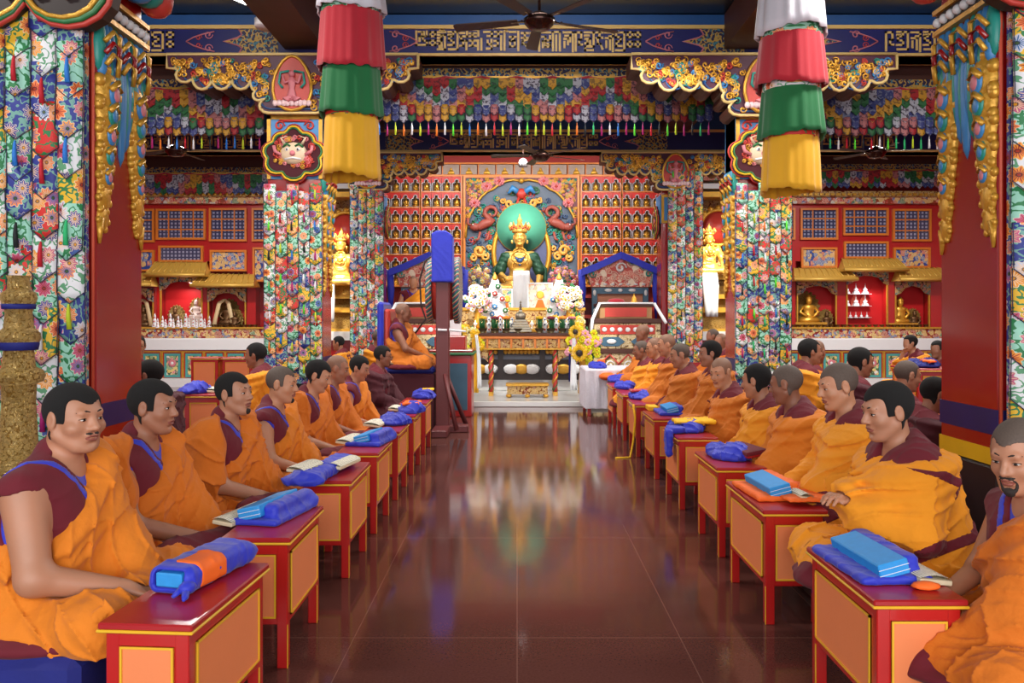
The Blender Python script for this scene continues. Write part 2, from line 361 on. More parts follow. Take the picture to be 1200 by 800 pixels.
# ------------------------------------------------------------------ block script lettering: stroke centre lines, (zoom, x offset, y offset)
_A = [
 [[(75,125),(75,333),(238,333),(238,268),(180,268),(180,200),(125,200),(125,272)],[(115,130),(165,130),(165,200)],[(238,125),(238,200),(192,200),(192,130)]],
 [[(292,135),(370,135),(370,198),(292,198),(292,135)],[(292,265),(370,265),(370,333),(292,333),(292,265)]],
 [[(410,132),(530,132)],[(445,112),(475,92),(505,112)],[(415,178),(520,178),(520,400),(410,400)],[(410,225),(468,225),(468,180)],[(410,268),(468,268),(468,366)],[(412,312),(436,312),(436,366)]],
 [[(565,132),(705,132),(705,400),(572,400)],[(638,132),(638,200),(575,200),(575,264),(645,264),(645,333),(560,333)],[(565,178),(600,178)]],
 [[(742,95),(850,95),(850,202),(742,202)],[(745,148),(805,148)],[(757,202),(757,266),(840,266),(840,400)],[(790,266),(790,345),(742,345)]],
 [[(890,95),(1025,95),(1025,188)],[(890,152),(985,152)],[(890,202),(985,202)],[(932,152),(932,202)],[(890,266),(985,266)],[(890,345),(985,345)],[(935,266),(935,345)],[(1020,266),(1020,402)],[(1073,240),(1073,402)]]]
_B = [
 [[(60,118),(170,118),(170,175),(110,175)],[(110,240),(110,290),(165,290),(165,230)],[(165,290),(165,352),(100,352)]],
 [[(205,118),(300,118)],[(252,118),(252,180),(200,180)],[(200,245),(245,245),(245,310),(200,310)],[(292,180),(292,362)]],
 [[(340,130),(340,365)],[(342,108),(360,86),(378,108)]],
 [[(385,118),(465,118)],[(385,188),(465,188)],[(425,188),(425,240)],[(388,240),(455,240),(455,320),(388,320),(388,240)]],
 [[(500,118),(500,370)]],
 [[(550,135),(635,135)],[(592,135),(592,200)],[(552,202),(632,202)],[(620,225),(562,248),(562,288),(602,288),(625,335)]],
 [[(662,135),(747,135)],[(704,135),(704,200)],[(664,202),(744,202)],[(732,225),(674,248),(674,288),(714,288),(737,335)]],
 [[(785,118),(785,375)]],
 [[(822,185),(870,185),(870,322)],[(830,245),(870,245)],[(832,245),(832,330)],[(935,180),(935,236),(885,236)],[(885,285),(935,285),(935,325),(872,325)],[(820,125),(935,125)]],
 [[(975,118),(975,375)],[(1022,170),(1022,375)],[(1072,118),(1072,375)],[(975,118),(1072,118)]]]
_C = [
 [[(65,125),(195,125),(195,385)],[(90,172),(155,172),(155,250)],[(75,215),(125,215),(125,290)],[(75,260),(75,330)]],
 [[(235,375),(235,125),(312,125),(312,225),(283,225),(283,295),(322,295)]],
 [[(352,125),(480,125),(480,320),(360,320),(360,372),(468,372)],[(355,170),(412,170)],[(362,215),(430,215),(430,288)],[(362,278),(392,278),(392,240)]],
 [[(515,125),(605,125)],[(560,125),(560,200)],[(520,200),(600,200)],[(535,200),(535,285),(575,285),(600,350)]],
 [[(635,125),(740,125),(740,385)],[(640,205),(700,205),(700,360)],[(647,250),(647,330)],[(690,178),(740,178)]],
 [[(780,125),(900,125),(900,375),(785,375)],[(785,125),(785,190),(850,190),(850,250),(790,250),(790,315),(862,315)]],
 [[(950,125),(1015,125),(1015,190),(950,190),(950,125)],[(950,255),(1015,255),(1015,322),(950,322),(950,255)]],
 [[(1060,125),(1125,125),(1125,190),(1060,190),(1060,125)],[(1060,255),(1125,255),(1125,322),(1060,322),(1060,255)]]]
GLYPHS = []
for G_, k_, ox in ((_A, 13.333, 485), (_B, 12, 560), (_C, 12, 655)):
    for g in G_: GLYPHS.append([[(ox + x / k_, 28 + y / k_) for x, y in st] for st in g])
NG = len(GLYPHS); TEXT = list(range(NG))
def lettering(parent, x0, x1, zc, h, y, text=TEXT, mat=None):
    loc = []; X = 0; prev = None
    for i in text:
        g = GLYPHS[i]; a = min(p[0] for st in g for p in st); c = max(p[0] for st in g for p in st)
        gap = 3.6 if prev is None or i != prev + 1 else min(4.6, max(3.2, a - pc))
        if prev is not None: X += gap
        loc.append((g, X - a)); X += c - a; prev = i; pc = c
    sx = (x1 - x0) / X; u = h / 25.0; b = MB()
    for g, off in loc:
        for st in g:
            for (a, q) in zip(st[:-1], st[1:]):
                A = Vector(((a[0] + off) * sx, 0, -(a[1] - 46.8) * u)); B = Vector(((q[0] + off) * sx, 0, -(q[1] - 46.8) * u)); d = B - A
                if d.length < 1e-6: continue
                d.normalize(); n_ = Vector((-d.z, 0, d.x)); e = 1.22 * u
                P = [A - d * e + n_ * e, A - d * e - n_ * e, B + d * e - n_ * e, B + d * e + n_ * e]
                b.add(P + [p + Vector((0, .012, 0)) for p in P], [(0, 1, 2, 3), (0, 4, 5, 1), (1, 5, 6, 2), (2, 6, 7, 3), (3, 7, 4, 0)])
    return b.build('lettering', mat or m_lettr, parent, loc=(x0, y - .012, zc))
def cross_beam(name, x0, x1, y, z0, z1, spans, dark=False):
    """painted beam: spans = list of (text x0, x1, text or None, medallion x0, x1)"""
    b = MB(); b.box(x0, x1, y, y + .36, z0, z1, 0)
    b.box(x0, x1, y - .03, y + .39, z1 - .05, z1, 1); b.box(x0, x1, y - .03, y + .39, z0, z0 + .035, 1)
    b.box(x0, x1, y - .02, y + .4, z1, 5.54, 2)
    o = structure(b.build(name, [m_navyb, m_lettr, m_cobalt])); zc = (z0 + z1) / 2; h = (z1 - z0) - .06
    for (a, c, txt) in spans:
        lettering(o, a, c, zc + .015, h * .82, y, txt)
    return o
def end_scroll(parent, x0, x1, z0, z1, y, point):
    """painted scroll field with an ogee point, and pink cloud hooks beside it"""
    w_ = x1 - x0; zc = (z0 + z1) / 2; h = (z1 - z0) / 2
    f = lambda u: x0 + w_ * u if point > 0 else x1 - w_ * u
    pts = [(f(0), zc - h), (f(.72), zc - h), (f(.66), zc - .55 * h), (f(.74), zc - .3 * h), (f(1), zc), (f(.74), zc + .3 * h), (f(.66), zc + .55 * h), (f(.72), zc + h), (f(0), zc + h)]
    if point < 0: pts = pts[::-1]
    b = MB(); b.poly([(x - x0, z) for x, z in pts], -.012, 0, 0)
    s_ = point; e = (f(1) - x0)
    b.tube([(x - x0, -.012, z) for x, z in pts[1:-1]], .012, 4, 1)
    for sg in (1, -1):
        b.spiral(e + s_ * .20, zc + sg * .55 * h, -.012, .06, 1, 1.2, .011, sg * s_); b.spiral(e + s_ * .33, zc + sg * .3 * h, -.012, .045, 2, 1.2, .01, -sg * s_)
        b.tube([(e + s_ * .12, -.01, zc + sg * .8 * h), (e + s_ * .26, -.01, zc + sg * .62 * h), (e + s_ * .4, -.01, zc + sg * .34 * h), (e + s_ * .5, -.01, zc)], .01, 4, 1)
    return b.build('scroll_painting', [m_scrollnavy, m_pinkp, m_coral], parent, loc=(x0, y, 0))
# first painted beam (over the second pillar pair)
Y1 = 10.9
def bx(px): return PX(px, Y1)
z0, z1 = PZ(66, Y1), PZ(30, Y1)
o = cross_beam('trim_3', -9.95, 10.35, Y1, z0, z1, [(bx(488), bx(750), TEXT), (bx(1038), bx(1135), [17, 3, 20, 3, 17, 9, 14]), (bx(40), bx(203), [11, 12, 13, 14, 15, 16, 17, 18, 19, 20, 21, 22])])
for (a, c, p) in ((bx(800), bx(872), -1), (bx(262), bx(326), -1), (bx(388), bx(446), 1), (bx(900), bx(985), 1)): end_scroll(o, a, c, z0 + .03, z1 - .05, Y1, p)
# second painted beam
Y2 = 15.8
def bx(px): return PX(px, Y2)
z0, z1 = PZ(178, Y2), PZ(152, Y2)
o = cross_beam('trim_4', -9.95, 10.35, Y2, z0, z1, [(bx(528), bx(700), TEXT), (bx(168), bx(305), [9, 10, 11, 12, 13, 14, 15, 17, 18, 20, 3, 18, 22, 23]), (bx(962), bx(1050), [0, 1, 2, 3, 9, 10, 15, 18])])
for (a, c, p) in ((bx(452), bx(496), 1), (bx(732), bx(782), -1)): end_scroll(o, a, c, z0 + .03, z1 - .05, Y2, p)

# ------------------------------------------------------------------ pillars
def lobed(w_, h, lobes=3, n=7):
    """scalloped hanging outline, top edge flat"""
    pts = [(-w_ / 2, 0)]
    lw = w_ / lobes
    for k in range(lobes):
        for i in range(n + 1):
            a = PI + PI * i / n; pts.append((-w_ / 2 + lw * (k + .5) + lw / 2 * math.cos(a), -h + (.35 * h) + .42 * lw * math.sin(a)))
    pts.append((w_ / 2, 0)); return pts
def ogee_panel(w_, h):
    pts = []
    for cx, cz, r, a0, a1 in ((0, -.34, .22, -160, -20), (.3, -.22, .2, -110, 20), (.36, .02, .18, -50, 75), (.2, .22, .17, 0, 100), (0, .4, .12, 20, 160), (-.2, .22, .17, 80, 180), (-.36, .02, .18, 105, 230), (-.3, -.22, .2, 160, 290)):
        for i in range(6):
            a = R(a0 + (a1 - a0) * i / 5); pts.append(((cx + r * math.cos(a)) * w_, (cz + r * math.sin(a)) * h))
    return pts
def bracket_outline(side_w, h, cw):
    """half outline of the scalloped bracket, from the centre down and out"""
    W = side_w; half = [(W, 0), (W, -.24 * h)]
    def arc(cx, cz, rx, rz, a0, a1, n=6):
        return [(cx + rx * math.cos(R(a0 + (a1 - a0) * i / n)), cz + rz * math.sin(R(a0 + (a1 - a0) * i / n))) for i in range(n + 1)]
    s = W
    half += [(s * .93, -.25 * h)]
    half += arc(s * .86, -.36 * h, s * .07, .12 * h, 40, -140, 5)
    for k in range(3): half += arc(s * (.72 - .155 * k), -.40 * h, s * .078, .2 * h, -8, -172, 6)
    half += [(s * .332, -.52 * h), (s * .318, -.60 * h)]
    half += arc(s * .27, -.70 * h, s * .045, .09 * h, 50, -80, 4)
    half += arc(s * .19, -.88 * h, s * .075, .12 * h, 80, -90, 5)
    half += [(0, -h)]
    return half
m_wine = M('wine_ground_paint', (74, 26, 52), .5)
def bracket(parent, w_, h, depth, z, y, deity=True, name='bracket', cx=0, sx=1):
    half = bracket_outline(w_, h, .5); out = half + [(-x, z_) for x, z_ in half[::-1][1:]]
    if sx == 0: out = half + [(0, 0)]
    b = MB(); b.poly([(x, z_) for x, z_ in out], 0, depth, 0, 1)
    o = b.build(name, [m_wine, m_brown], parent, loc=(cx, y, z))
    b = MB(); pth = [(x, -.012, z_) for x, z_ in out]; b.tube(pth + [pth[0]], .022, 5, 0)
    c = .93; pth2 = [(x * c, -.008, -.05 * h + z_ * .88) for x, z_ in out]; b.tube(pth2, .012, 4, 1)
    b.build('gilt_edge', [M('pale_gold_line', (214, 186, 120), .4) if 'pale_gold_line' not in bpy.data.materials else bpy.data.materials['pale_gold_line'], m_cobalt], o)
    b = MB(); rnd = random.Random(3)
    def floor_at(x):
        x = abs(x); best = -h
        for (xa, za), (xb, zb) in zip(half[:-1], half[1:]):
            if min(xa, xb) <= x <= max(xa, xb) and abs(xa - xb) > 1e-6: best = max(best, za + (zb - za) * (x - xa) / (xb - xa))
        return best
    for k in range(300):
        x = rnd.uniform(-w_ * .95, w_ * .95) if sx else rnd.uniform(.03, w_ * .95); zl = floor_at(x) + .09 * h; zz = rnd.uniform(zl, -.1 * h) if zl < -.1 * h else -.15 * h
        if deity and abs(x) < .27 and zz > -h * .95: continue
        m = rnd.choice([0, 0, 0, 0, 0, 0, 1, 2, 3]); r = rnd.uniform(.035, .06)
        b.spiral(x, zz, -.015, r, m, rnd.uniform(1, 1.5), r * .32, rnd.choice((1, -1)), rnd.uniform(0, 6), 10, 4)
    b.build('scrollwork', [m_gold, m_teal, m_coral, m_sky], o)
    if deity:
        b = MB(); hh = h * .46
        pts = [(-.17 * (1 + .35 * math.sin(PI * t / 2)) if False else 0, 0) for t in ()]
        out2 = []
        for i in range(20):
            a = 2 * PI * i / 20; out2.append((.25 * math.cos(a) * (1 - .22 * math.sin(a)), -h * .5 + hh * math.sin(a)))
        b.poly(out2, -.03, 0, 0); b.tube([(x, -.035, z_) for x, z_ in out2 + out2[:1]], .022, 6, 1)
        b.build('red_medallion', [m_coral, m_giltwood], o)
        b = MB(); zb = -h * .84
        for i in range(-4, 5): b.ball((i * .055, -.045, zb), .04, 6, 1, (1, .5, 1.1))
        b.lathe([(.05, 0), (.06, .08), (.035, .16), (.055, .24), (.03, .31)], 8, 0, (0, -.045, zb + .03), sy=.5)
        b.ball((0, -.05, zb + .38), .045, 8, 0)
        for sg in (1, -1):
            b.tube([(0, -.05, zb + .3), (sg * .09, -.06, zb + .26), (sg * .12, -.06, zb + .36)], .018, 5, 0)
            b.tube([(0, -.05, zb + .08), (sg * .1, -.06, zb + .05), (sg * .03, -.07, zb + .03)], .028, 5, 0)
            b.tube([(sg * .03, -.05, zb + .42), (sg * .15, -.05, zb + .4), (sg * .17, -.05, zb + .26), (sg * .12, -.05, zb + .2)], .018, 5, 2)
        b.build('lotus_deity', [m_pinkp, M('lotus_pink', (228, 196, 200), .5), m_teal], o)
    return o
# pennant meshes shared by all banners
def pennant_mesh(w_, h, col):
    b = MB(); nx = 4; vs = []; 
    for iz, tz in enumerate((0, .35, .72, 1)):
        for ix in range(nx + 1):
            u = ix / nx * 2 - 1
            z_ = -h * tz * (1 - .0) if iz < 3 else 0
            if iz == 2: z_ = -(h - w_ * .42)
            if iz == 3: z_ = -(h - w_ * .42) - (1 - abs(u)) * w_ * .42
            if iz == 1: z_ = -(h - w_ * .42) * .5
            vs.append((u * w_ / 2, -.012 - .022 * (1 - u * u) - .012 * tz, z_))
    fs = [(k * (nx + 1) + i, (k + 1) * (nx + 1) + i, (k + 1) * (nx + 1) + i + 1, k * (nx + 1) + i + 1) for k in range(3) for i in range(nx)]
    n = len(vs); vs2 = vs + [(x, y + .01, z_) for x, y, z_ in vs]
    fs = fs + [tuple(n + i for i in f[::-1]) for f in fs]
    per = list(range(nx + 1)) + [(k + 1) * (nx + 1) - 1 for k in range(1, 4)] + [3 * (nx + 1) + i for i in range(nx - 1, -1, -1)] + [k * (nx + 1) for k in range(2, 0, -1)]
    fs += [(a, c, c + n, a + n) for a, c in zip(per, per[1:] + per[:1])]
    b.add(vs2, fs, 0, True); pe = [i for i in per if i > nx]
    b.tube([Vector(vs[i]) + Vector((0, -.003, 0)) for i in [nx] + pe + [0]], .0035 if w_ > .1 else .003, 3, 1)
    return b
DARKEDGE = M('banner_edging', (50, 40, 70), .7)
def banner(name, label, cx, y, ztop, zbot, w_, ns, pitch, seed=0, group=None, tassel=True, rz=0, parent=None):
    rnd = random.Random(seed)
    root = thing(name, label, 'banner', (cx, y, zbot), rz, group); pw = w_ / ns; rows = int((ztop - zbot) / pitch)
    b = MB(); b.box(-w_ / 2, w_ / 2, .0, .03, 0, ztop - zbot); b.build('backing_cloth', BRO['blue'], root)
    protos = {c: None for c in BK}; tpro = {}
    for s_ in range(ns):
        prev = None
        for r_ in range(rows, -1, -1):
            c = rnd.choice([k for k in BK + ['mint'] if k != prev]); prev = c
            z_ = (ztop - zbot) - r_ * pitch - (pitch * .5 if s_ % 2 else 0) + pitch * .4
            if z_ - pitch * 1.2 < 0: continue
            if protos[c] is None: o = protos[c] = pennant_mesh(pw * 1.07, pitch * 1.42, c).build('pennant', [BRO[c], DARKEDGE], root)
            else: o = protos[c].copy(); COL.objects.link(o); o.parent = root
            o.location = (-w_ / 2 + pw * (s_ + .5), -.012 * (rows - r_) / rows - .002 * (rows - r_), z_ + rnd.uniform(-.01, .01)); o.rotation_euler = (R(rnd.uniform(0, 3)), R(rnd.uniform(-1.5, 1.5)), R(rnd.uniform(-5, 5)))
            if tassel and (r_ + s_) % 2 == 0:
                k = rnd.randrange(len(TAS))
                if k not in tpro:
                    tb = MB(); L = pitch * .62; tb.tube([(0, -.05, -pitch * .42), (0, -.055, -pitch * .42 - .02), (0, -.06, -pitch * .42 - L * .5), (.003, -.06, -pitch * .42 - L)], [.005, .009, .013, .015] if pw > .14 else [.005, .009, .012, .014], 6, 0)
                    tpro[k] = q = tb.build('tassel', TAS[k], o)
                else:
                    q = tpro[k].copy(); COL.objects.link(q); q.parent = o
    for c in list(protos.values()): pass
    return root
LBL = ['nearest left', 'nearest right', 'second left', 'second right', 'far left', 'far right']
def pillar(i, face, sgn, y0, dep, wid=.62):
    xo = face + sgn * wid; xa, xb = min(face, xo), max(face, xo); cx = (xa + xb) / 2
    lab = ['red square pillar with gilded feather carving, beside gold turned post at far left edge', 'red square pillar with navy and yellow bands near its base, at right edge',
           'pillar behind the left hanging silk canopy, carrying red demon face panel', 'pillar behind the right hanging silk canopy, carrying demon face panel',
           'far pillar beside the niche wall and the blue hooded post', 'far pillar right of the empty throne'][i]
    root = thing('pillar', lab, 'pillar', (cx, y0, 0)); root['kind'] = 'structure'
    b = MB(); h = wid / 2
    b.bbox(-h, h, 0, dep, .62, 4.5, .012, 0); b.bbox(-h - .01, h + .01, -.01, dep + .01, 0, .62, .02, 1)
    b.box(-h - .006, h + .006, -.006, dep + .006, .62, .72, 2); b.box(-h - .004, h + .004, -.004, dep + .004, .8, .95, 3)
    b.build('shaft', [m_darkred, m_dark, m_yel, m_navyb], root)
    return root, cx
def feather_carving(root, xf, y0, dep, sgn, ztop, zend):
    """carved blue lobes and gilded peacock-eye scrolls hanging over the inner face (x = xf in root space)"""
    s_ = -sgn                                   # outward direction of the inner face
    b = MB(); X = lambda e: xf + s_ * e
    def lobe(y, z, w_, h, m, e=.03):
        b.ball((X(.0), y, z - h * .5), .5, 8, m, (e * 2.2, w_, h))
    rnd = random.Random(5)
    # side view width dep (y from 0..dep)
    for k in range(9):
        y = dep * (k + .5) / 9; hh = .62 + .28 * math.cos((k - 4) / 4 * PI * .9) * (1 if k % 2 == 0 else .8)
        lobe(y, ztop + .05, dep / 5.5, hh, 0 if k % 3 else 1, .04)
        lobe(y + .02, ztop - .1, dep / 8, hh * .7, 1 if k % 3 else 0, .045)
    for k in (1, 4, 7):
        y = dep * (k + .5) / 9
        for q in range(3): b.tube([(X(.05), y - .09 + .01 * q, ztop - .12 - .07 * q), (X(.08), y - .04, ztop - .05 - .07 * q), (X(.08), y + .04, ztop - .06 - .07 * q), (X(.05), y + .09 - .01 * q, ztop - .16 - .07 * q)], .016, 5, 2 if q != 1 else 3)
    b.build('feather_carving', [m_sky, m_teal, m_giltwood, m_darkred], root)
    b = MB(); L = ztop - .38 - zend
    for side in (0, 1):
        n = 7
        for k in range(n):
            t_ = k / (n - 1); z_ = ztop - .42 - L * t_ * (1 if side == 0 else 1.0); wv = .145 * (1 - .5 * t_)
            y = (.02 + wv * .75) if side == 0 else dep - .02 - wv * .75
            r = wv * .9
            b.ball((X(.0), y, z_), r, 8, 0, (.5, 1, 1.35))
            for a in range(7):
                aa = 2 * PI * a / 7 + k; b.ball((X(.01), y + r * .85 * math.cos(aa), z_ + r * 1.15 * math.sin(aa)), r * .36, 6, 0, (.8, 1, 1))
            if k < 5:
                b.ball((X(r * .42), y, z_), r * .52, 8, 1 if k % 2 else 3, (.3, 1, 1.2)); b.ball((X(r * .52), y, z_ - r * .05), r * .3, 8, 3 if k % 2 else 2, (.3, 1, 1.2))
                b.tube([(X(r * .5), y - r * .5, z_ + r * .1), (X(r * .6), y, z_ + r * .55), (X(r * .5), y + r * .4, z_ + r * .2)], r * .16, 5, 0)
        zt = ztop - .42 - L; b.tube([(X(.0), (.04 if side == 0 else dep - .04), zt), (X(.01), (.03 if side == 0 else dep - .03), zt - .16)], [.035, .008], 6, 0)
    b.build('gilded_scroll_carving', [m_giltwood, m_teal, m_pinkp, m_sky], root)
def roundel(root, x, y, z, w_, h, face=True, demon=True):
    b = MB(); o2 = ogee_panel(w_, h)
    b.poly(o2, -.05, 0, 0)
    for sc, yy, r, m in ((1, -.03, .02, 1), (.93, -.055, .018, 2), (.86, -.058, .014, 3)):
        p_ = [(a * sc, yy, c * sc) for a, c in o2]; b.tube(p_ + p_[:1], r * w_, 5, m)
    o = b.build('lobed_panel', [m_maroond if demon else m_dark, m_coral, m_yel, m_green], root, loc=(x, y, z))
    b = MB(); rnd = random.Random(int(abs(x * 100)) + 3)
    for k in range(46):
        a = rnd.uniform(0, 2 * PI); q = rnd.uniform(.5, .82) if demon else rnd.uniform(0, .8)
        b.spiral(.42 * w_ * q * math.cos(a), .42 * h * q * math.sin(a), -.06, rnd.uniform(.035, .06) * w_, rnd.choice((0, 0, 1, 2)), 1.3, .016 * w_, rnd.choice((1, -1)), rnd.uniform(0, 6), 9, 4)
    b.build('curl_painting', [m_coral, m_giltwood, m_pinkp], o)
    if demon:
        b = MB(); b.ball((0, -.05, -.02 * h), .22 * w_, 10, 0, (1.05, .35, .85))
        for s_ in (1, -1):
            b.ball((s_ * .09 * w_, -.12 * w_, .04 * h), .035 * w_, 8, 1); b.ball((s_ * .09 * w_, -.15 * w_, .04 * h), .016 * w_, 6, 2)
            b.tube([(s_ * .04 * w_, -.12 * w_, .1 * h), (s_ * .1 * w_, -.12 * w_, .15 * h), (s_ * .17 * w_, -.1 * w_, .09 * h)], .02 * w_, 5, 3)
            b.tube([(s_ * .14 * w_, -.06, .14 * h), (s_ * .2 * w_, -.07, .26 * h), (s_ * .1 * w_, -.07, .3 * h)], [.03 * w_, .02 * w_, .008 * w_], 5, 0)
            b.tube([(s_ * .2 * w_, -.07, -.05 * h), (s_ * .3 * w_, -.07, .02 * h), (s_ * .32 * w_, -.07, .12 * h)], .03 * w_, 6, 4)
        b.ball((0, -.13 * w_, -.03 * h), .05 * w_, 8, 4); b.tube([(-.13 * w_, -.1 * w_, -.13 * h), (0, -.13 * w_, -.11 * h), (.13 * w_, -.1 * w_, -.13 * h)], .02 * w_, 5, 1)
        b.build('demon_face', [M('demon_skin', (214, 190, 160), .5) if 'demon_skin' not in bpy.data.materials else bpy.data.materials['demon_skin'], m_whitep, m_black, m_green, m_pinkp], o)
    return o
for i, (face, sgn, y0, dep) in enumerate(PIL):
    wid = (.62, .62, .74, .66, .5, .5)[i]
    root, cx = pillar(i, face, sgn, y0, dep, wid); h = wid / 2; xf = face - cx
    if i < 2:
        feather_carving(root, xf, y0, dep, sgn, 3.32, 2.15 if i == 0 else 2.1)
        b = MB()
        for k in range(8): b.ball((xf - sgn * .04, dep * (k + .5) / 8, 3.42), .032, 8, 1)
        b.box(min(xf, xf - sgn * .03), max(xf, xf - sgn * .03), 0, dep, 3.36, 3.5, 0); b.box(min(xf, xf - sgn * .05), max(xf, xf - sgn * .05), -.01, dep + .01, 3.34, 3.37, 2); b.box(min(xf, xf - sgn * .05), max(xf, xf - sgn * .05), -.01, dep + .01, 3.48, 3.51, 2)
        b.build('pearl_frieze', [m_dark, m_whitep, m_giltwood], root)
        b = MB()
        for k in range(5): b.ball((xf - sgn * .1, .08 + dep * k / 4.6, 3.68 + .02 * (k % 2)), .12, 8, k % 3, (1, .9, 1))
        b.build('petal_capital', [m_teal, m_coral, m_sky], root)
        b = MB()
        for xx in (h - .01, -h + .01): b.tube([(xx, -.012, .62), (xx, -.012, 4.4)], .011, 5, 0)
        b.build('edge_beading', M('coral_edge', (206, 84, 60), .5) if 'coral_edge' not in bpy.data.materials else bpy.data.materials['coral_edge'], root)
        # scalloped floral plaque hanging from the capital
        b = MB(); pw = 1.02
        o2 = lobed(pw, .3, 2, 8); b.poly(o2, -.2, -.08, 0)
        for sc, yy, m in ((1, -.2, 1), (.94, -.21, 2), (.88, -.215, 3)):
            b.tube([(x * sc, yy, z_ * (sc + (0)) + .0) for x, z_ in o2], .018, 5, m)
        zc = 3.62 if i == 0 else 3.64
        o = b.build('scalloped_plaque', [m_dark, m_coral, m_green, m_giltwood], root, loc=(sgn * -.0, 0, zc))
        b = MB(); rnd = random.Random(i + 4)
        for k in range(12):
            xx = -pw * .42 + pw * .84 * (k % 6) / 5; zz = -.07 - .13 * (k // 6)
            for p_ in range(7):
                a = p_ * 2 * PI / 7; b.ball((xx + .035 * math.cos(a), -.215, zz + .035 * math.sin(a)), .022, 6, k % 3, (1, .5, 1))
            b.ball((xx, -.23, zz), .022, 6, 3, (1, .5, 1))
        b.build('painted_flower', [m_pinkp, m_coral, m_giltwood, m_sky], o)
    else:
        d = y0
        if i in (2, 3):
            q0, q1 = PZ(210, d), PZ(135, d); b = MB(); b.box(-h, h, -.02, dep + .01, q0, q1); b.box(-h, h, -.03, -.01, q1 - .06, q1, 1); b.box(-h, -h + .05, -.03, -.01, q0, q1, 1); b.box(h - .05, h, -.03, -.01, q0, q1, 1)
            b.spiral(-.2, q1 - .15, -.035, .07, 2, 1.2, .02, 1, 0); b.spiral(.2, q1 - .15, -.035, .07, 2, 1.2, .02, -1, 3)
            b.tube([(-.2, -.03, q1 - .08), (.2, -.03, q1 - .08)], .02, 5, 2)
            b.build('painted_capital_block', [m_sky, m_giltwood, m_coral], root)
            roundel(root, 0, -.03, PZ(180, d), .8, .72)
            feather_carving(root, xf, y0, dep, sgn, PZ(200, d), PZ(330, d))
            bracket(root, 1.66 if i == 2 else 1.68, .78, .5, PZ(67, d) if i == 2 else PZ(67, d) , -.12)
        else:
            b = MB()
            b.box(min(xf, xf - sgn * .02), max(xf, xf - sgn * .02), 0, dep, 3.3, 3.85, 0); b.frame(-h, h, 3.3, 3.85, .05, -.03, 0, 1); b.box(-h, h, -.02, 0, 3.3, 3.85, 0)
            b.build('painted_capital_block', [m_sky, m_giltwood], root)
            r_ = roundel(root, xf - sgn * .03, .25, 3.35, .5, .6, demon=False); r_.rotation_euler = (0, 0, R(90 * -sgn))
            bracket(root, 1.42 if i == 4 else 1.42, .72, .45, PZ(180, d), -.12)
# pillar banners
ban = [(0, 'tall brocade pennant banner on pillar behind gold turned post at left edge', 3.42, .55, .58, 6, .245, .93),
       (1, 'brocade pennant banner on the red pillar at the right edge behind bearded monk', 3.4, .55, .3, 5, .245, .93),
       (2, 'brocade pennant banner under the demon face left of the golden statue', 3.16, .6, .12, 5, .2, .76),
       (3, 'brocade pennant banner under the demon face on the right side of the aisle', 3.1, .6, .12, 5, .2, .7),
       (4, 'narrow brocade pennant banner left of the niche wall, behind seated monks', 3.95, .6, .12, 4, .2, .64),
       (5, 'narrow brocade pennant banner right of the empty throne', 4.3, .6, .12, 4, .2, .66)]
for i, lab, zt, zb, dy, ns, pitch, w_ in ban:
    face, sgn, y0, dep = PIL[i]; wid = (.62, .62, .74, .66, .5, .5)[i]; cx = face + sgn * wid / 2
    if i == 0: cx = face + sgn * (w_ / 2 + .015)
    if i == 1: cx = face + sgn * (w_ / 2 + .02)
    if i == 4: cx = PX(430, y0 - .1)
    if i == 5: cx = PX(803, y0 - .1)
    banner('pillar_banner', lab, cx, y0 - .08, zt, zb, w_, ns, pitch, 11 + i)

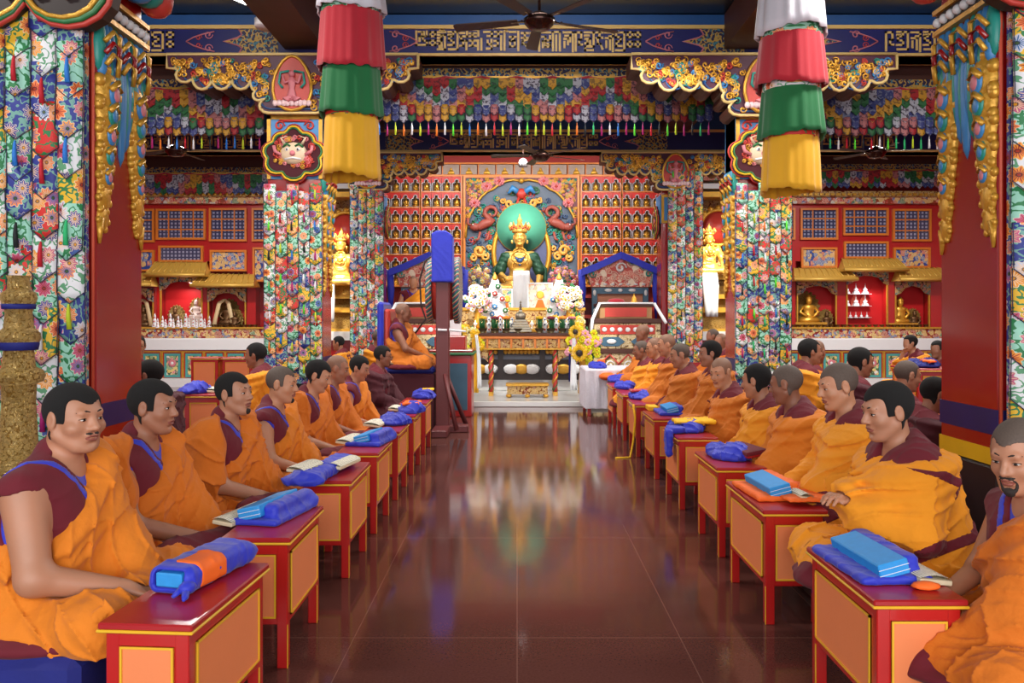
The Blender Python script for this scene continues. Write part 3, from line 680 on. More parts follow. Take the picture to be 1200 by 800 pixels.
# valances of little pennants hung below the beams
def valance(label, x0, x1, y, ztop, drop, pw, rows, seed, zig=True, tassel=True, small=False):
    root = thing('pennant_valance', label, 'valance', ((x0 + x1) / 2, y, ztop - drop)); b = MB(); b.box(-(x1 - x0) / 2, (x1 - x0) / 2, .06, .1, drop - .1, 5.56 - (ztop - drop)); b.build('hanging_board', m_brown, root); W = x1 - x0; n = int(W / pw); rnd = random.Random(seed)
    b = MB(); b.box(-W / 2, W / 2, .01, .05, drop - .12, drop); b.box(-W / 2, W / 2, -.03, .01, drop - .17, drop - .12, 1)
    for k in range(int(W / .5) + 1): b.tube([(-W / 2 + .5 * k + .5 * q / 6, -.03, drop - .13 - .04 * math.sin(PI * q / 6)) for q in range(7)], .02, 4, 2)
    b.build('ruffled_heading', [m_scrollnavy, m_giltwood, m_redfabric], root)
    ph = (drop - .2) / rows * 1.75; meshes = []
    cols = ['gold', 'red', 'green', 'white', 'navy', 'pink']
    FM = {'gold': m_yelfabric, 'red': m_redfabric, 'green': m_greenfabric, 'white': m_whitefabric, 'navy': SPECK['navy'], 'pink': SPECK['pink']}
    FM['red'] = SPECK['red']; FM['gold'] = SPECK['gold']; FM['green'] = SPECK['green']; FM['white'] = SPECK['white']
    proto = {}; upper = MB(); tp = {}
    for r_ in range(rows):
        for k in range(n):
            x = -W / 2 + pw * (k + .5)
            zz = abs(((k + (0)) % 12) - 6) / 6 if zig else .5
            ci = cols[(int(r_ * 1.0 + (abs((k % 14) - 7)) + rnd.random() * 1.6)) % 6]
            z_ = drop - .16 - (drop - .2) * (rows - 1 - r_ if False else r_) / rows - (pw * .12 if k % 2 else 0)
            yy = -.02 - .012 * (rows - r_)
            if r_ < rows - 2 or small:
                hh = ph; q = pw * 1.04
                P = [(x - q / 2, yy, z_), (x + q / 2, yy, z_), (x + q / 2, yy - .01, z_ - hh + q * .5), (x, yy - .03, z_ - hh), (x - q / 2, yy - .01, z_ - hh + q * .5)]
                upper.add(P + [(a, c + .008, d) for a, c, d in P], [(0, 1, 2, 3, 4), (9, 8, 7, 6, 5), (0, 4, 9, 5), (2, 3, 8, 7), (3, 4, 9, 8), (1, 2, 7, 6)], cols.index(ci))
            else:
                if ci not in proto: o = proto[ci] = pennant_mesh(pw * 1.04, ph, ci).build('pennant', [FM[ci], DARKEDGE], root)
                else: o = proto[ci].copy(); COL.objects.link(o); o.parent = root
                o.location = (x, yy, z_)
                if tassel and r_ == rows - 1:
                    c = rnd.randrange(len(TAS))
                    if c not in tp:
                        tb = MB(); tb.tube([(0, -.02, -ph), (0, -.02, -ph - .03), (0, -.02, -ph - .05), (0, -.02, -ph - .17)], [.003, .004, .012, .016], 5, 0); q = tp[c] = tb.build('tassel', TAS[c], o)
                    else: q = tp[c].copy(); COL.objects.link(q); q.parent = o
    o = upper.build('upper_pennant', [FM[c] for c in cols], root); o['kind'] = 'stuff'
    return root
def speck(name, c, c2):
    t = NT(name); v = t.obj(); f = t.math('GREATER_THAN', t.noise(v, 26, 2), .55); t.base(t.mix(f, lin(tuple(q * .86 for q in c)), lin(tuple(q * .8 for q in c2)))); t.b.inputs['Roughness'].default_value = .6
    t.bump(t.noise(v, 60, 2), .4, .01); return t.mat
SPECK = {'navy': speck('navy_damask', (50, 60, 130), (130, 140, 170)), 'pink': speck('rose_damask', (196, 120, 120), (110, 60, 80)), 'red': speck('red_damask', (178, 30, 40), (120, 20, 30)), 'gold': speck('gold_damask', (214, 156, 40), (150, 110, 40)),
         'green': speck('green_damask', (40, 112, 60), (20, 70, 44)), 'white': speck('white_damask', (186, 186, 200), (90, 80, 100))}
Yv = 11.45
valance('wide valance of small silk pennants across the aisle, below the inscribed beam', PX(440, Yv), PX(842, Yv), Yv, PZ(80, Yv), .75, .116, 6, 3)
valance('valance of small silk pennants over the left aisle, beside feather carved pillar', PX(60, Yv), PX(318, Yv), Yv, PZ(93, Yv), .78, .116, 6, 4)
valance('valance of small silk pennants over the right aisle beside the large red pillar', PX(928, Yv), PX(1160, Yv), Yv, PZ(93, Yv), .78, .116, 6, 5)
Yv = 17.6
valance('dim pennant valance above the left glazed shrine cabinet', PX(140, Yv), PX(330, Yv), Yv, PZ(196, Yv), .55, .13, 3, 6, small=True)
valance('dim pennant valance above the right glazed shrine cabinet', PX(925, Yv), PX(1110, Yv), Yv, PZ(192, Yv), .5, .13, 3, 7, small=True)

# hanging silk canopies (victory banners)
def canopy(label, px, d, tiers, rz):
    x = PX(px, d); zb = PZ(tiers[-1][1], d)
    root = thing('hanging_canopy', label, 'banner', (x, d, zb), rz); s_ = d / 950
    mats = [m_whitefabric, m_redfabric, m_greenfabric, m_yelfabric]; names = ['white_tier', 'red_tier', 'green_tier', 'yellow_tier']
    rnd = random.Random(px)
    for k, (ya, yb, wa, wb) in enumerate(tiers):
        n = 96; ph = [rnd.uniform(0, 6) for _ in range(3)]; vs = []; prof = 9
        for j in range(prof):
            t_ = j / (prof - 1); z_ = PZ(ya + (yb - ya) * t_, d) - zb; r = (wa + (wb - wa) * t_) * s_ / 2
            for i in range(n):
                a = 2 * PI * i / n
                f = math.sin(11 * a + ph[0] + 1.6 * math.sin(2 * a + ph[1]) + .8 * math.sin(5 * a)) * .6 + .35 * math.sin(19 * a + ph[1] + 1.3 * math.sin(3 * a)); f = abs(f) ** .7 * (1 if f > 0 else -1)
                q = r * (1 + (.025 + .022 * t_) * f); zz = z_ + (.02 * math.sin(2 * a + ph[2]) + .008 * f) * t_
                vs.append((q * math.cos(a), q * math.sin(a), zz))
        fs = [(j * n + i, j * n + (i + 1) % n, (j + 1) * n + (i + 1) % n, (j + 1) * n + i) for j in range(prof - 1) for i in range(n)]
        N = len(vs); vs += [(x_ * .97, y_ * .97, z_) for x_, y_, z_ in vs]; fs += [tuple(N + i for i in f[::-1]) for f in fs]
        fs += [((prof - 1) * n + i, (prof - 1) * n + (i + 1) % n, N + (prof - 1) * n + (i + 1) % n, N + (prof - 1) * n + i) for i in range(n)]
        b = MB(); b.add(vs, fs, 0, True); o = b.build(names[k], mats[k], root)
        if k < 3:
            yn = tiers[k + 1][0]; b = MB(); rz0 = PZ(yn, d) - zb; rr = tiers[k + 1][2] * s_ / 2
            b.lathe([(rr * .98, -.01), (rr * 1.0, .02), (rr * .96, .1 if k else .1)], 40, 0, (0, 0, rz0), wave=(12, .02)); b.build('brocade_band', [BRO['mint'], BRO['white'], BRO['red']][k], root)
    b = MB(); b.tube([(0, 0, PZ(0, d) - zb), (0, 0, 5.54 - zb)], .012, 6); b.build('hanging_cord', m_dark, root)
    return root
canopy('pleated silk canopy in four tiers, left one, in front of demon face pillar', 412, 7.0, [(-60, 17, 62, 80), (18, 84, 70, 78), (83, 138, 66, 74), (139, 209, 61, 66)], 0)
canopy('pleated silk canopy in four tiers, right one, near the round medallion bracket', 927, 7.0, [(-60, 42, 62, 80), (46, 104, 70, 81), (108, 162, 66, 76), (164, 226, 62, 67)], .6)

# ceiling fans
def fan(label, px, py, d, rx, a0, scale=1.0):
    x, z_ = PX(px, d), PZ(py, d)
    root = thing('ceiling_fan', label, 'fan', (x, d, z_), 0, None)
    b = MB(); b.lathe([(.03, -.10), (.10, -.085), (.15, -.03), (.16, .01), (.1, .05), (.05, .08)], 20); b.build('motor_housing', m_chrome, root)
    b = MB(); b.lathe([(.014, .05), (.014, 5.5 - z_)], 10); b.lathe([(.05, 5.44 - z_), (.07, 5.52 - z_)], 12); b.build('down_rod', m_chrome, root)
    pro = None
    for k in range(5):
        if pro is None:
            b = MB(); Mx = Matrix.Rotation(R(11), 4, 'X')
            b.poly([(0, 0)] if False else [(.24, -.055), (.95, -.075), (.99, -.05), (.99, .05), (.95, .075), (.24, .055)], -.005, .005, 0, M=Mx @ Matrix.Rotation(R(90), 4, 'X'))
            pro = o = b.build('blade', M('fan_blade', (52, 32, 26), .5) if 'fan_blade' not in bpy.data.materials else bpy.data.materials['fan_blade'], root)
            b = MB(); b.box(.13, .32, -.02, .02, -.006, .006); b.ball((.27, 0, .01), .016, 6); b.ball((.2, 0, .01), .016, 6); q = b.build('blade_arm', m_chrome, o)
        else:
            o = pro.copy(); COL.objects.link(o); o.parent = root; q2 = q.copy(); COL.objects.link(q2); q2.parent = o
        o.rotation_euler = (0, 0, R(a0 + 72 * k)); o.scale = (scale,) * 3
    return root
fan('bronze ceiling fan with five blades before the front inscribed beam', 632, 24, 8.1, 0, 22, .9)
fan('ceiling fan seen before the second inscribed beam above the golden statue', 634, 182, 13.0, 0, 30, .82)
fan('dark ceiling fan over the left aisle near the feather carved pillar', 206, 176, 12.4, 0, 10, .8)
fan('dark ceiling fan over the right aisle above the right shrine cabinet', 1026, 178, 12.4, 0, 55, .7)
# lamps under the ceiling
r_ = thing('ceiling_speaker', 'round white fitting under the ceiling, beside the tube light', 'fitting', (PX(314, 10.2), 10.2, PZ(33, 10.2)))
b = MB(); b.lathe([(.15, 0), (.165, .02), (.165, .1), (.12, .11)], 28); b.build('drum_body', m_whitep, r_)
b = MB(); b.tube([(0, 0, .1), (0, 0, 5.55 - PZ(33, 10.2))], .02, 6)
for k in range(3): b.ball((-.03 + .03 * k, -.165, .06), .006, 5)
b.build('stem', m_dark, r_)
def tube_light(label, px, py, d, L, rz=0, m=None):
    r_ = thing('tube_light', label, 'light', (PX(px, d), d, PZ(py, d)), rz)
    b = MB(); b.tube([(-L / 2, 0, 0), (L / 2, 0, 0)], .02, 10); b.build('glowing_tube', m_lamp, r_)
    b = MB(); b.box(-L / 2 - .03, L / 2 + .03, -.03, .03, .02, .07); b.box(-L / 2 - .03, -L / 2, -.025, .025, -.025, .03); b.box(L / 2, L / 2 + .03, -.025, .025, -.025, .03); b.box(-.01, .01, -.01, .01, .07, 5.55 - PZ(py, d)); b.build('fixture_housing', m_whitep, r_)
m_lamp = M('glowing_tube', (255, 252, 244), .5, emit=9)
tube_light('lit fluorescent tube above the round white fitting', 282, 1, 9.6, .9, R(60))
r_ = thing('pendant_lamp', 'small white round lamp hanging behind the second ceiling fan', 'lamp', (PX(613, 14.5), 14.5, PZ(190, 14.5)))
b = MB(); b.lathe([(.02, -.09), (.08, -.08), (.085, 0), (.05, .05), (.02, .07)], 18); b.build('lamp_body', M('grey_shade', (140, 140, 146), .5), r_)
b = MB(); b.tube([(0, 0, .05), (0, 0, 5.56 - PZ(190, 14.5))], .008, 5); b.build('rod', m_dark, r_)

# gold turned post at the far left
d = 4.25; r_ = thing('gilded_post', 'tall embossed gold turned post with blue ribbons at the left edge', 'ornament', (PX(22, d), d, 0))
s_ = d / 950; pr = [(700, 34), (560, 36), (548, 40), (536, 36), (528, 22), (470, 19), (450, 20), (447, 27), (440, 30), (434, 27), (430, 19), (411, 17), (402, 22), (397, 25), (390, 24), (384, 17), (366, 15), (357, 18), (349, 21), (343, 19), (339, 13), (327, 12), (323, 14)]
b = MB(); b.lathe([(r * s_ * .93, PZ(y, d)) for y, r in pr], 40); b.lathe([(.24, 0), (.24, .05), (.2, .1)], 30); b.build('embossed_body', m_oldgold, r_)
b = MB(); b.lathe([(17.5 * s_, PZ(362, d)), (18 * s_, PZ(356, d))], 30); b.build('ribbon', m_navy, r_)
b = MB(); b.lathe([(20 * s_, PZ(410, d)), (21.5 * s_, PZ(403, d)), (21 * s_, PZ(397, d))], 30); b.build('ribbon', m_navy, r_)
# ------------------------------------------------------------------ niche wall with small figures
YN = 18.3
m_nichefr = M('niche_frame_paint', (190, 188, 196), .5); m_nicheback = M('niche_back', (150, 134, 118), .6); m_redsp = M('niche_red_paint', (196, 34, 28), .45)
m_woodor = M('orange_gold_rail', (214, 122, 40), .4, var=.15)
def arch_pts(w_, h):
    """trefoil arch opening outline from the left foot over to the right foot"""
    p = [(-w_ / 2, 0), (-w_ / 2, h * .5)]
    for cx, r, a0, a1, cz in ((-w_ * .27, w_ * .23, 180, 70, h * .52), (0, w_ * .24, 150, 30, h * .76), (w_ * .27, w_ * .23, 110, 0, h * .52)):
        for i in range(5): a = R(a0 + (a1 - a0) * i / 4); p.append((cx + r * math.cos(a), cz + r * math.sin(a)))
    p += [(w_ / 2, h * .5), (w_ / 2, 0)]; return p
BUD = None
def small_buddha():
    b = MB(); b.lathe([(.055, 0), (.06, .015), (.05, .03)], 10, sy=.7)
    b.lathe([(.068, .03), (.072, .05), (.05, .065), (.034, .09), (.036, .12), (.042, .145), (.02, .155), (.012, .165)], 10, sy=.6)
    b.ball((0, -.003, .185), .022, 8, 0, (1, 1, 1.2)); b.ball((0, 0, .212), .01, 6)
    for s_ in (1, -1): b.tube([(s_ * .04, 0, .14), (s_ * .052, -.005, .1), (s_ * .02, -.035, .07)], .01, 5)
    b.tube([(-.05, -.03, .045), (0, -.045, .045), (.05, -.03, .045)], .016, 5)
    return b
def niche_bay(label, pxa, pxb, n, pyrows, first=None):
    global BUD
    x0, x1 = PX(pxa, YN), PX(pxb, YN); W = x1 - x0; zb = PZ(pyrows[-1][1], YN); pitch = W / n
    root = thing('niche_shelf', label, 'shelf', ((x0 + x1) / 2, YN, zb))
    b = MB(); H = PZ(pyrows[0][0], YN) - zb
    b.frame(-W / 2 - .02, W / 2 + .02, -.02, H + .02, .035, -.04, .28, 0)
    b.box(-W / 2, W / 2, .27, .29, 0, H, 1)
    b.build('case', [m_woodor, m_nicheback], root)
    pro = None; fr = None
    for (ya, yb) in pyrows:
        zt, zl = PZ(ya, YN) - zb, PZ(yb, YN) - zb; hh = zt - zl
        if pro is None:
            b = MB(); vs = []; fs = []; tb = MB()
            for k in range(n):
                cx = -W / 2 + pitch * (k + .5); ap = arch_pts(pitch * .84, hh * .86)
                base = len(vs); vs += [(cx + x, 0, z_) for x, z_ in ap]; N = len(ap)
                vs += [(max(-W / 2, min(W / 2, cx + x * (1.19 if abs(x) > pitch * .41 else 1.0))), 0, hh) for x, z_ in ap]
                fs += [(base + i, base + i + 1, base + N + i + 1, base + N + i) for i in range(N - 1)]
                tb.tube([(cx + x, -.004, z_) for x, z_ in ap], .011, 4)
                tb.tube([(cx - pitch * .42, -.004, .004), (cx + pitch * .42, -.004, .004)], .011, 4)
            nv = len(vs); vs += [(x, .02, z_) for x, y, z_ in vs]; fs += [tuple(nv + i for i in f[::-1]) for f in fs]
            b.add(vs, fs); b.box(-W / 2, W / 2, -.015, .27, -.018, .004, 1); b.box(-W / 2, W / 2, -.02, 0, hh - .02, hh, 1)
            pro = o = b.build('arch_row', [m_redsp, m_woodor], root); fr = tb.build('arch_edging', m_nichefr, o)
        else:
            o = pro.copy(); COL.objects.link(o); o.parent = root; q = fr.copy(); COL.objects.link(q); q.parent = o
        o.location = (0, 0, zl)
        for k in range(n):
            if BUD is None: g = BUD = small_buddha().build('buddha_figure', m_gold)
            else: g = BUD.copy(); COL.objects.link(g)
            g.location = ((x0 + x1) / 2 - W / 2 + pitch * (k + .5), YN + .12, PZ(yb, YN) + .006); g.scale = (1.1,) * 3
            tag(g, 'small golden buddha figure in an arched wall niche beside the mural', 'figurine', 'small buddha figures in the wall niches')
rows = [(206 + 18.4 * k, 224.4 + 18.4 * k) for k in range(7)]
niche_bay('shelf of arched niches directly left of the mural', 493.5, 541, 4, rows)
niche_bay('shelf of arched niches left edge, beside the far left pillar', 446, 492.5, 4, rows)
niche_bay('shelf of arched niches directly right of the mural', 681, 728, 4, rows)
niche_bay('shelf of arched niches beside the far right pillar', 729, 776, 4, rows)
# row of glazed pale portraits above
r_ = thing('portrait_frieze', 'row of pale glazed portraits above niches and mural', 'frieze', (PX(611, YN), YN, PZ(206, YN) + .03)); x0, x1 = PX(455, YN) - PX(611, YN), PX(770, YN) - PX(611, YN); Hh = .24
b = MB(); b.box(x0, x1, 0, .1, -.03, 0); b.box(x0, x1, 0, .1, Hh, Hh + .03); b.build('rail', m_woodor, r_)
n = 15; g0 = None
for k in range(n):
    a = x0 + (x1 - x0) * k / n; c = x0 + (x1 - x0) * (k + 1) / n
    if g0 is None:
        b = MB(); b.box(.02, c - a - .02, .03, .05, .01, Hh - .01); b.box(0, .02, 0, .1, 0, Hh, 1); g0 = o = b.build('portrait_panel', [M('pale_portrait', (168, 150, 140), .15, var=.3, vs=9, coat=.5), m_woodor], r_)
        b = MB(); w_ = c - a; b.ball((w_ / 2, .03, .13), .03, 8, 0, (1, .3, 1)); b.lathe([(.08, 0), (.07, .05), (.03, .1)], 10, 0, (w_ / 2, .03, .01), sy=.15); h0 = b.build('painted_figure', m_giltwood, o)
    else:
        o = g0.copy(); COL.objects.link(o); o.parent = r_; q = h0.copy(); COL.objects.link(q); q.parent = o
    o.location = (a, 0, 0)

# ------------------------------------------------------------------ mural / torana behind the statue
YM = 18.25; mx = PX(611, YM); mz = PZ(372, YM); W2 = (PX(679, YM) - PX(543, YM)) / 2; MT = PZ(206, YM) - mz
r_ = thing('altar_mural', 'large carved mural with gold corners, beasts and green halo behind statue', 'mural', (mx, YM, mz))
b = MB(); b.box(-W2, W2, 0, .1, 0, MT, 0); b.frame(-W2, W2, 0, MT, .05, -.06, .02, 1)
b.build('panel', [M('mural_slate', (78, 92, 112), .5, var=.4, vs=5), m_woodor], r_)
# spandrels with carved flowers
arch = []
for i in range(25):
    a = PI * i / 24; rr = 1 + .05 * abs(math.sin(6 * a)); arch.append((-(W2 - .05) * math.cos(a) * min(1, rr), MT * .56 + (MT * .40) * math.sin(a) * min(1.04, rr)))
for s_ in (1, -1):
    half = [p for p in arch if s_ * p[0] >= -.001]; half.sort(key=lambda p: s_ * p[0])
    pts = [(0 if abs(half[0][0]) < .01 else half[0][0], MT - .05)] + half + [(s_ * (W2 - .04), MT - .05)]
    if s_ < 0: pts = pts[::-1]
    b = MB(); b.poly(pts, -.05, 0, 0); b.tube([(x, -.055, z_) for x, z_ in half], .03, 5, 1)
    o = b.build('spandrel', [M('spandrel_wine', (96, 34, 50), .5) if 'spandrel_wine' not in bpy.data.materials else bpy.data.materials['spandrel_wine'], m_giltwood], r_)
    b = MB(); rnd = random.Random(9)
    for k in range(260):
        x = s_ * rnd.uniform(.1, W2 - .08); zl = MT * .56 + MT * .42 * math.sqrt(max(0, 1 - (x / (W2 - .05)) ** 2)) + .05
        if zl > MT - .1: continue
        z_ = rnd.uniform(zl, MT - .08); b.spiral(x, z_, -.07, rnd.uniform(.03, .05), rnd.choice((0, 0, 0, 0, 1, 2)), 1.3, .014, rnd.choice((1, -1)), rnd.uniform(0, 6), 9, 4)
    for cx, cz in ((.78, .25), (1.05, .62), (.5, .13)):
        for ring, (rr, nn) in enumerate(((.1, 9), (.06, 6), (0, 1))):
            for p_ in range(nn): a = p_ * 2 * PI / nn; b.ball((s_ * cx + rr * math.cos(a), -.07 - .02 * ring, MT - cz + rr * math.sin(a) * .8), .034, 6, 1 if ring < 2 else 3, (1, .6, 1))
    b.build('carved_flower', [m_giltwood, m_pinkp, m_teal, m_coral], o)
# inner relief: scrolls, clouds, curled beasts
b = MB(); rnd = random.Random(21)
for k in range(230):
    a = rnd.uniform(0, PI); q = rnd.uniform(.55, .97); x = (W2 - .12) * q * math.cos(a); z_ = MT * .56 + MT * .36 * q * math.sin(a)
    if k % 2: z_ = rnd.uniform(.3, MT * .56); x = rnd.choice((-1, 1)) * rnd.uniform(.62, W2 - .12)
    if abs(x) < .5 and z_ < MT * .72: continue
    b.spiral(x, z_, -.03, rnd.uniform(.05, .11), rnd.choice((0, 0, 1, 1, 2, 3, 4)), 1.4, .022, rnd.choice((1, -1)), rnd.uniform(0, 6), 11, 4)
b.build('cloud_relief', [m_teal, M('slate_blue_paint', (70, 92, 126), .5), m_giltwood, m_coral, m_green], r_)
for s_ in (1, -1):
    b = MB(); pth = []; rr = []
    for k in range(22):
        t_ = k / 21; 
        if t_ < .5: u = t_ / .5; pth.append((s_ * (.98 - .36 * u), -.1, MT * .62 + .02 + .14 * math.sin(u * PI * .6))); rr.append(.075 + .03 * math.sin(u * PI))
        else: u = (t_ - .5) / .5; a = -.4 + u * 5.0; q = .17 * (1 - .6 * u); pth.append((s_ * (.66 + q * math.cos(a)), -.1, MT * .735 + q * math.sin(a))); rr.append(.06 * (1 - .6 * u))
    b.tube(pth, rr, 8, 0, .8); b.ball((s_ * 1.04, -.12, MT * .635), .1, 8, 0, (1.2, .7, .9)); b.tube([(s_ * 1.1, -.12, MT * .64), (s_ * 1.2, -.12, MT * .66), (s_ * 1.19, -.12, MT * .7)], .035, 6, 0)
    for q in (0, 1): b.tube([(s_ * (.92 - .2 * q), -.12, MT * .6), (s_ * (.96 - .2 * q), -.14, MT * .55), (s_ * (1.02 - .2 * q), -.14, MT * .54)], .03, 6, 0)
    b.ball((s_ * 1.08, -.19, MT * .65), .018, 6, 1)
    b.build('curled_beast', [M('beast_red', (150, 70, 58), .5) if 'beast_red' not in bpy.data.materials else bpy.data.materials['beast_red'], m_whitep], r_)
    cloud = M('cloud_orange', (226, 160, 70), .45) if 'cloud_orange' not in bpy.data.materials else bpy.data.materials['cloud_orange']
    for q, (cx, cz, rr) in enumerate(((.95, .47, .13), (.82, .43, .1), (1.08, .42, .09), (.72, .49, .07))): b = MB(); b.spiral(s_ * cx, MT * cz, -.07, rr, 0, 1.2, rr * .42, s_, q, 12, 6); b.build('orange_cloud', cloud, r_)
    for q, (cx, cz, rr) in enumerate(((.27, .80, .1), (.42, .82, .07))): b = MB(); b.spiral(s_ * cx, MT * cz, -.09, rr, 0, 1.2, rr * .45, s_, q, 12, 6); b.build('orange_cloud', cloud, r_)
b = MB(); b.ball((0, -.1, MT * .87), .12, 8, 0, (1, .7, 1)); b.ball((0, -.12, MT * .96), .06, 8, 2)
for s_ in (1, -1): b.tube([(s_ * .08, -.1, MT * .88), (s_ * .2, -.1, MT * .91), (s_ * .3, -.1, MT * .87)], [.07, .08, .03], 6, 1); b.tube([(s_ * .06, -.1, MT * .84), (s_ * .12, -.12, MT * .78)], .03, 6, 0)
b.build('bird_figure', [m_coral, m_sky, m_giltwood], r_)
hz = PZ(268, YM) - mz
b = MB(); b.lathe([(.0, -.0), (.5, 0), (.53, .03), (.55, .06)], 48, 0, M=Matrix.Translation((0, -.12, hz)) @ Matrix.Rotation(R(90), 4, 'X'))
b.tube([(.545 * math.cos(a * PI / 24), -.16, hz + .545 * math.sin(a * PI / 24)) for a in range(49)], .02, 6, 1)
b.build('green_halo', [M('halo_green', (96, 186, 156), .3, var=.12, coat=.3), m_giltwood], r_)
b = MB(); pts = [(.62 * math.cos(R(a)), -.1, hz - .55 + .85 * math.sin(R(a))) for a in range(-60, 241, 10)]
b.tube(pts, .055, 8, 0, 1.0); b.poly([(x * .97, z_) for x, _, z_ in pts], -.09, -.02, 1)
for k in range(len(pts)): b.ball(pts[k], .058, 6, 0)
b.build('gold_aureole', [m_gold, M('aureole_slate', (70, 78, 120), .5)], r_)

# ------------------------------------------------------------------ side shrines: glazed red cabinets
m_lat = NT('window_lattice'); v = m_lat.obj(); sp = m_lat.n('ShaderNodeSeparateXYZ'); m_lat.l(v, sp.inputs[0])
f1 = m_lat.math('GREATER_THAN', m_lat.math('SINE', m_lat.math('MULTIPLY', sp.outputs[0], 75.0)), -.1); f2 = m_lat.math('GREATER_THAN', m_lat.math('SINE', m_lat.math('ADD', m_lat.math('MULTIPLY', sp.outputs[2], 80.0), m_lat.math('MULTIPLY', f1, 1.5))), -.2)
m_lat.base(m_lat.mix(m_lat.math('MULTIPLY', f1, f2), lin((60, 64, 96)), lin((150, 154, 184)))); m_lat.b.inputs['Roughness'].default_value = .12; m_lat.b.inputs['Coat Weight'].default_value = .6; m_lat = m_lat.mat
m_paintbl = carved('gilt_figures_on_blue', [((214, 160, 60), 4), ((50, 96, 170), 3), ((200, 70, 50), 1)], gap=(40, 70, 150), scale=13, rough=.5, strength=.5)
m_panteal = M('teal_panel_border', (70, 150, 146), .5); m_flow = carved('floral_painted_panel', [((214, 180, 70), 4), ((60, 140, 80), 2), ((220, 220, 220), 1), ((206, 80, 110), 1), ((40, 40, 60), 2)], gap=(70, 90, 60), scale=17, strength=.2)
m_key = carved('coloured_bead_band', [((214, 160, 60), 3), ((40, 110, 70), 1), ((40, 70, 150), 1), ((200, 200, 200), 1), ((190, 40, 30), 3)], gap=(150, 60, 30), scale=11, strength=.3)
YS = 17.9
def shrine(label, px0, px1, cols, niches, mirror=False):
    X = lambda px: PX(px, YS) - xc; Z = lambda py: PZ(py, YS)
    xc = PX((px0 + px1) / 2, YS); root = thing('shrine_cabinet', label, 'cabinet', (xc, YS, 0)); a, c = X(px0), X(px1)
    b = MB(); zt = Z(232)
    zs = Z(392)
    b.box(a, c, .3, .6, 0, zt, 0)                                   # back
    b.box(a, c, 0, .3, Z(306), zt, 0)                              # upper block behind the windows
    for (u, w_) in niches['posts']: b.box(X(u), X(w_), -.02, .32, zs, Z(306), 0)
    b.box(a, c, -.45, .6, 0, Z(408), 1)                            # lower counter block
    b.build('body', [m_red, m_red], root)
    b = MB(); b.box(a - .05, c + .05, -.14, .1, zt - .14, zt, 0); b.box(a - .05, c + .05, -.22, .1, zt, zt + .12, 1)
    b.build('cornice', [m_key, m_carvg], root)
    b = MB()
    for k in range(int((c - a) / .12)): b.box(a + .12 * k, a + .12 * k + .07, -.26, -.16, zt + .02, zt + .07)
    b.build('dentil_row', [m_giltwood], root)
    # windows
    for (u, w_, t_, bo, nx, nz, mat) in cols:
        x0, x1, z0, z1 = X(u), X(w_), Z(bo), Z(t_)
        b = MB(); b.frame(x0, x1, z0, z1, .045, -.07, 0, 0)
        for k in range(1, nx): xx = x0 + (x1 - x0) * k / nx; b.box(xx - .012, xx + .012, -.05, -.01, z0, z1)
        for k in range(1, nz): zz = z0 + (z1 - z0) * k / nz; b.box(x0, x1, -.052, -.01, zz - .012, zz + .012)
        o = b.build('window_frame', [m_woodor], root)
        b = MB(); b.box(x0 + .03, x1 - .03, -.03, -.01, z0 + .03, z1 - .03); b.build('lattice_pane' if mat is m_lat else 'painted_panel', mat, o)
    # golden roofs
    for (u, w_, t_, bo, ov) in niches['roofs']:
        x0, x1, z0, z1 = X(u), X(w_), Z(bo), Z(t_)
        b = MB(); N = int((x1 - x0) / .1)
        prof = [(-.02, z1), (-.12, z1 - .02), (-.26, z0 + .18), (-.40, z0 + .09), (-.46, z0 + .07), (-.46, z0), (-.02, z0)]
        for k in range(len(prof) - 1):
            (ya, za), (yb, zb) = prof[k], prof[k + 1]; ea, eb = .06 * k, .06 * (k + 1)
            if k > 3: ea = eb = .24
            b.add([(x0 - min(ea, .24) * ov, ya, za), (x1 + min(ea, .24) * ov, ya, za), (x1 + min(eb, .24) * ov, yb, zb), (x0 - min(eb, .24) * ov, yb, zb)], [(0, 1, 2, 3)])
        for s_ in (-1, 1):
            b.add([((x0 if s_ < 0 else x1) + s_ * min(.06 * k, .24) * ov, y_, z_) for k, (y_, z_) in enumerate(prof)], [tuple(range(len(prof)))])
        for k in range(N + 1):
            q = -1 + 2 * k / N; xx = x0 + (x1 - x0) * k / N
            b.tube([(xx + q * .06 * j_ * ov, y_, z_ + .012) for j_, (y_, z_) in enumerate(prof[:4])], .014, 4)
        b.tube([(x0 - .24 * ov, -.46, z0 + .035), (x1 + .24 * ov, -.46, z0 + .035)], .035, 6)
        b.build('golden_roof', M('roof_gold', (216, 172, 78), .42, .25, var=.1) if 'roof_gold' not in bpy.data.materials else bpy.data.materials['roof_gold'], root)
    # niche openings: red recess, carved lintel, gilded edges
    for (u, w_, t_, bright) in niches['open']:
        x0, x1, z1 = X(u), X(w_), Z(t_)
        b = MB(); b.box(x0, x1, .27, .3, zs, z1, 0); b.frame(x0, x1, zs, z1, .03, -.04, 0, 1)
        for s_, xx in ((1, x0), (-1, x1)):
            b.poly([(xx, z1), (xx + s_ * .42, z1), (xx + s_ * .34, z1 - .07), (xx + s_ * .22, z1 - .1), (xx + s_ * .12, z1 - .22), (xx, z1 - .26)][::s_], -.06, -.03, 2)
        b.box(x0, x1, -.05, -.01, z1 - .06, z1 + .04, 2)
        b.build('niche_opening', [M('niche_red', (196, 26, 30), .5) if 'niche_red' not in bpy.data.materials else bpy.data.materials['niche_red'], m_giltwood, m_carv], root)
    b = MB(); b.box(a, c, -.12, 0, Z(396), Z(384), 0); b.box(a, c, -.16, .02, Z(385), Z(383), 1); b.build('carved_shelf_band', [m_carvr, m_giltwood], root)
    b = MB(); b.bbox(a, c, -.5, .05, Z(409), Z(396), .01); b.build('white_ledge', m_whitep, root)
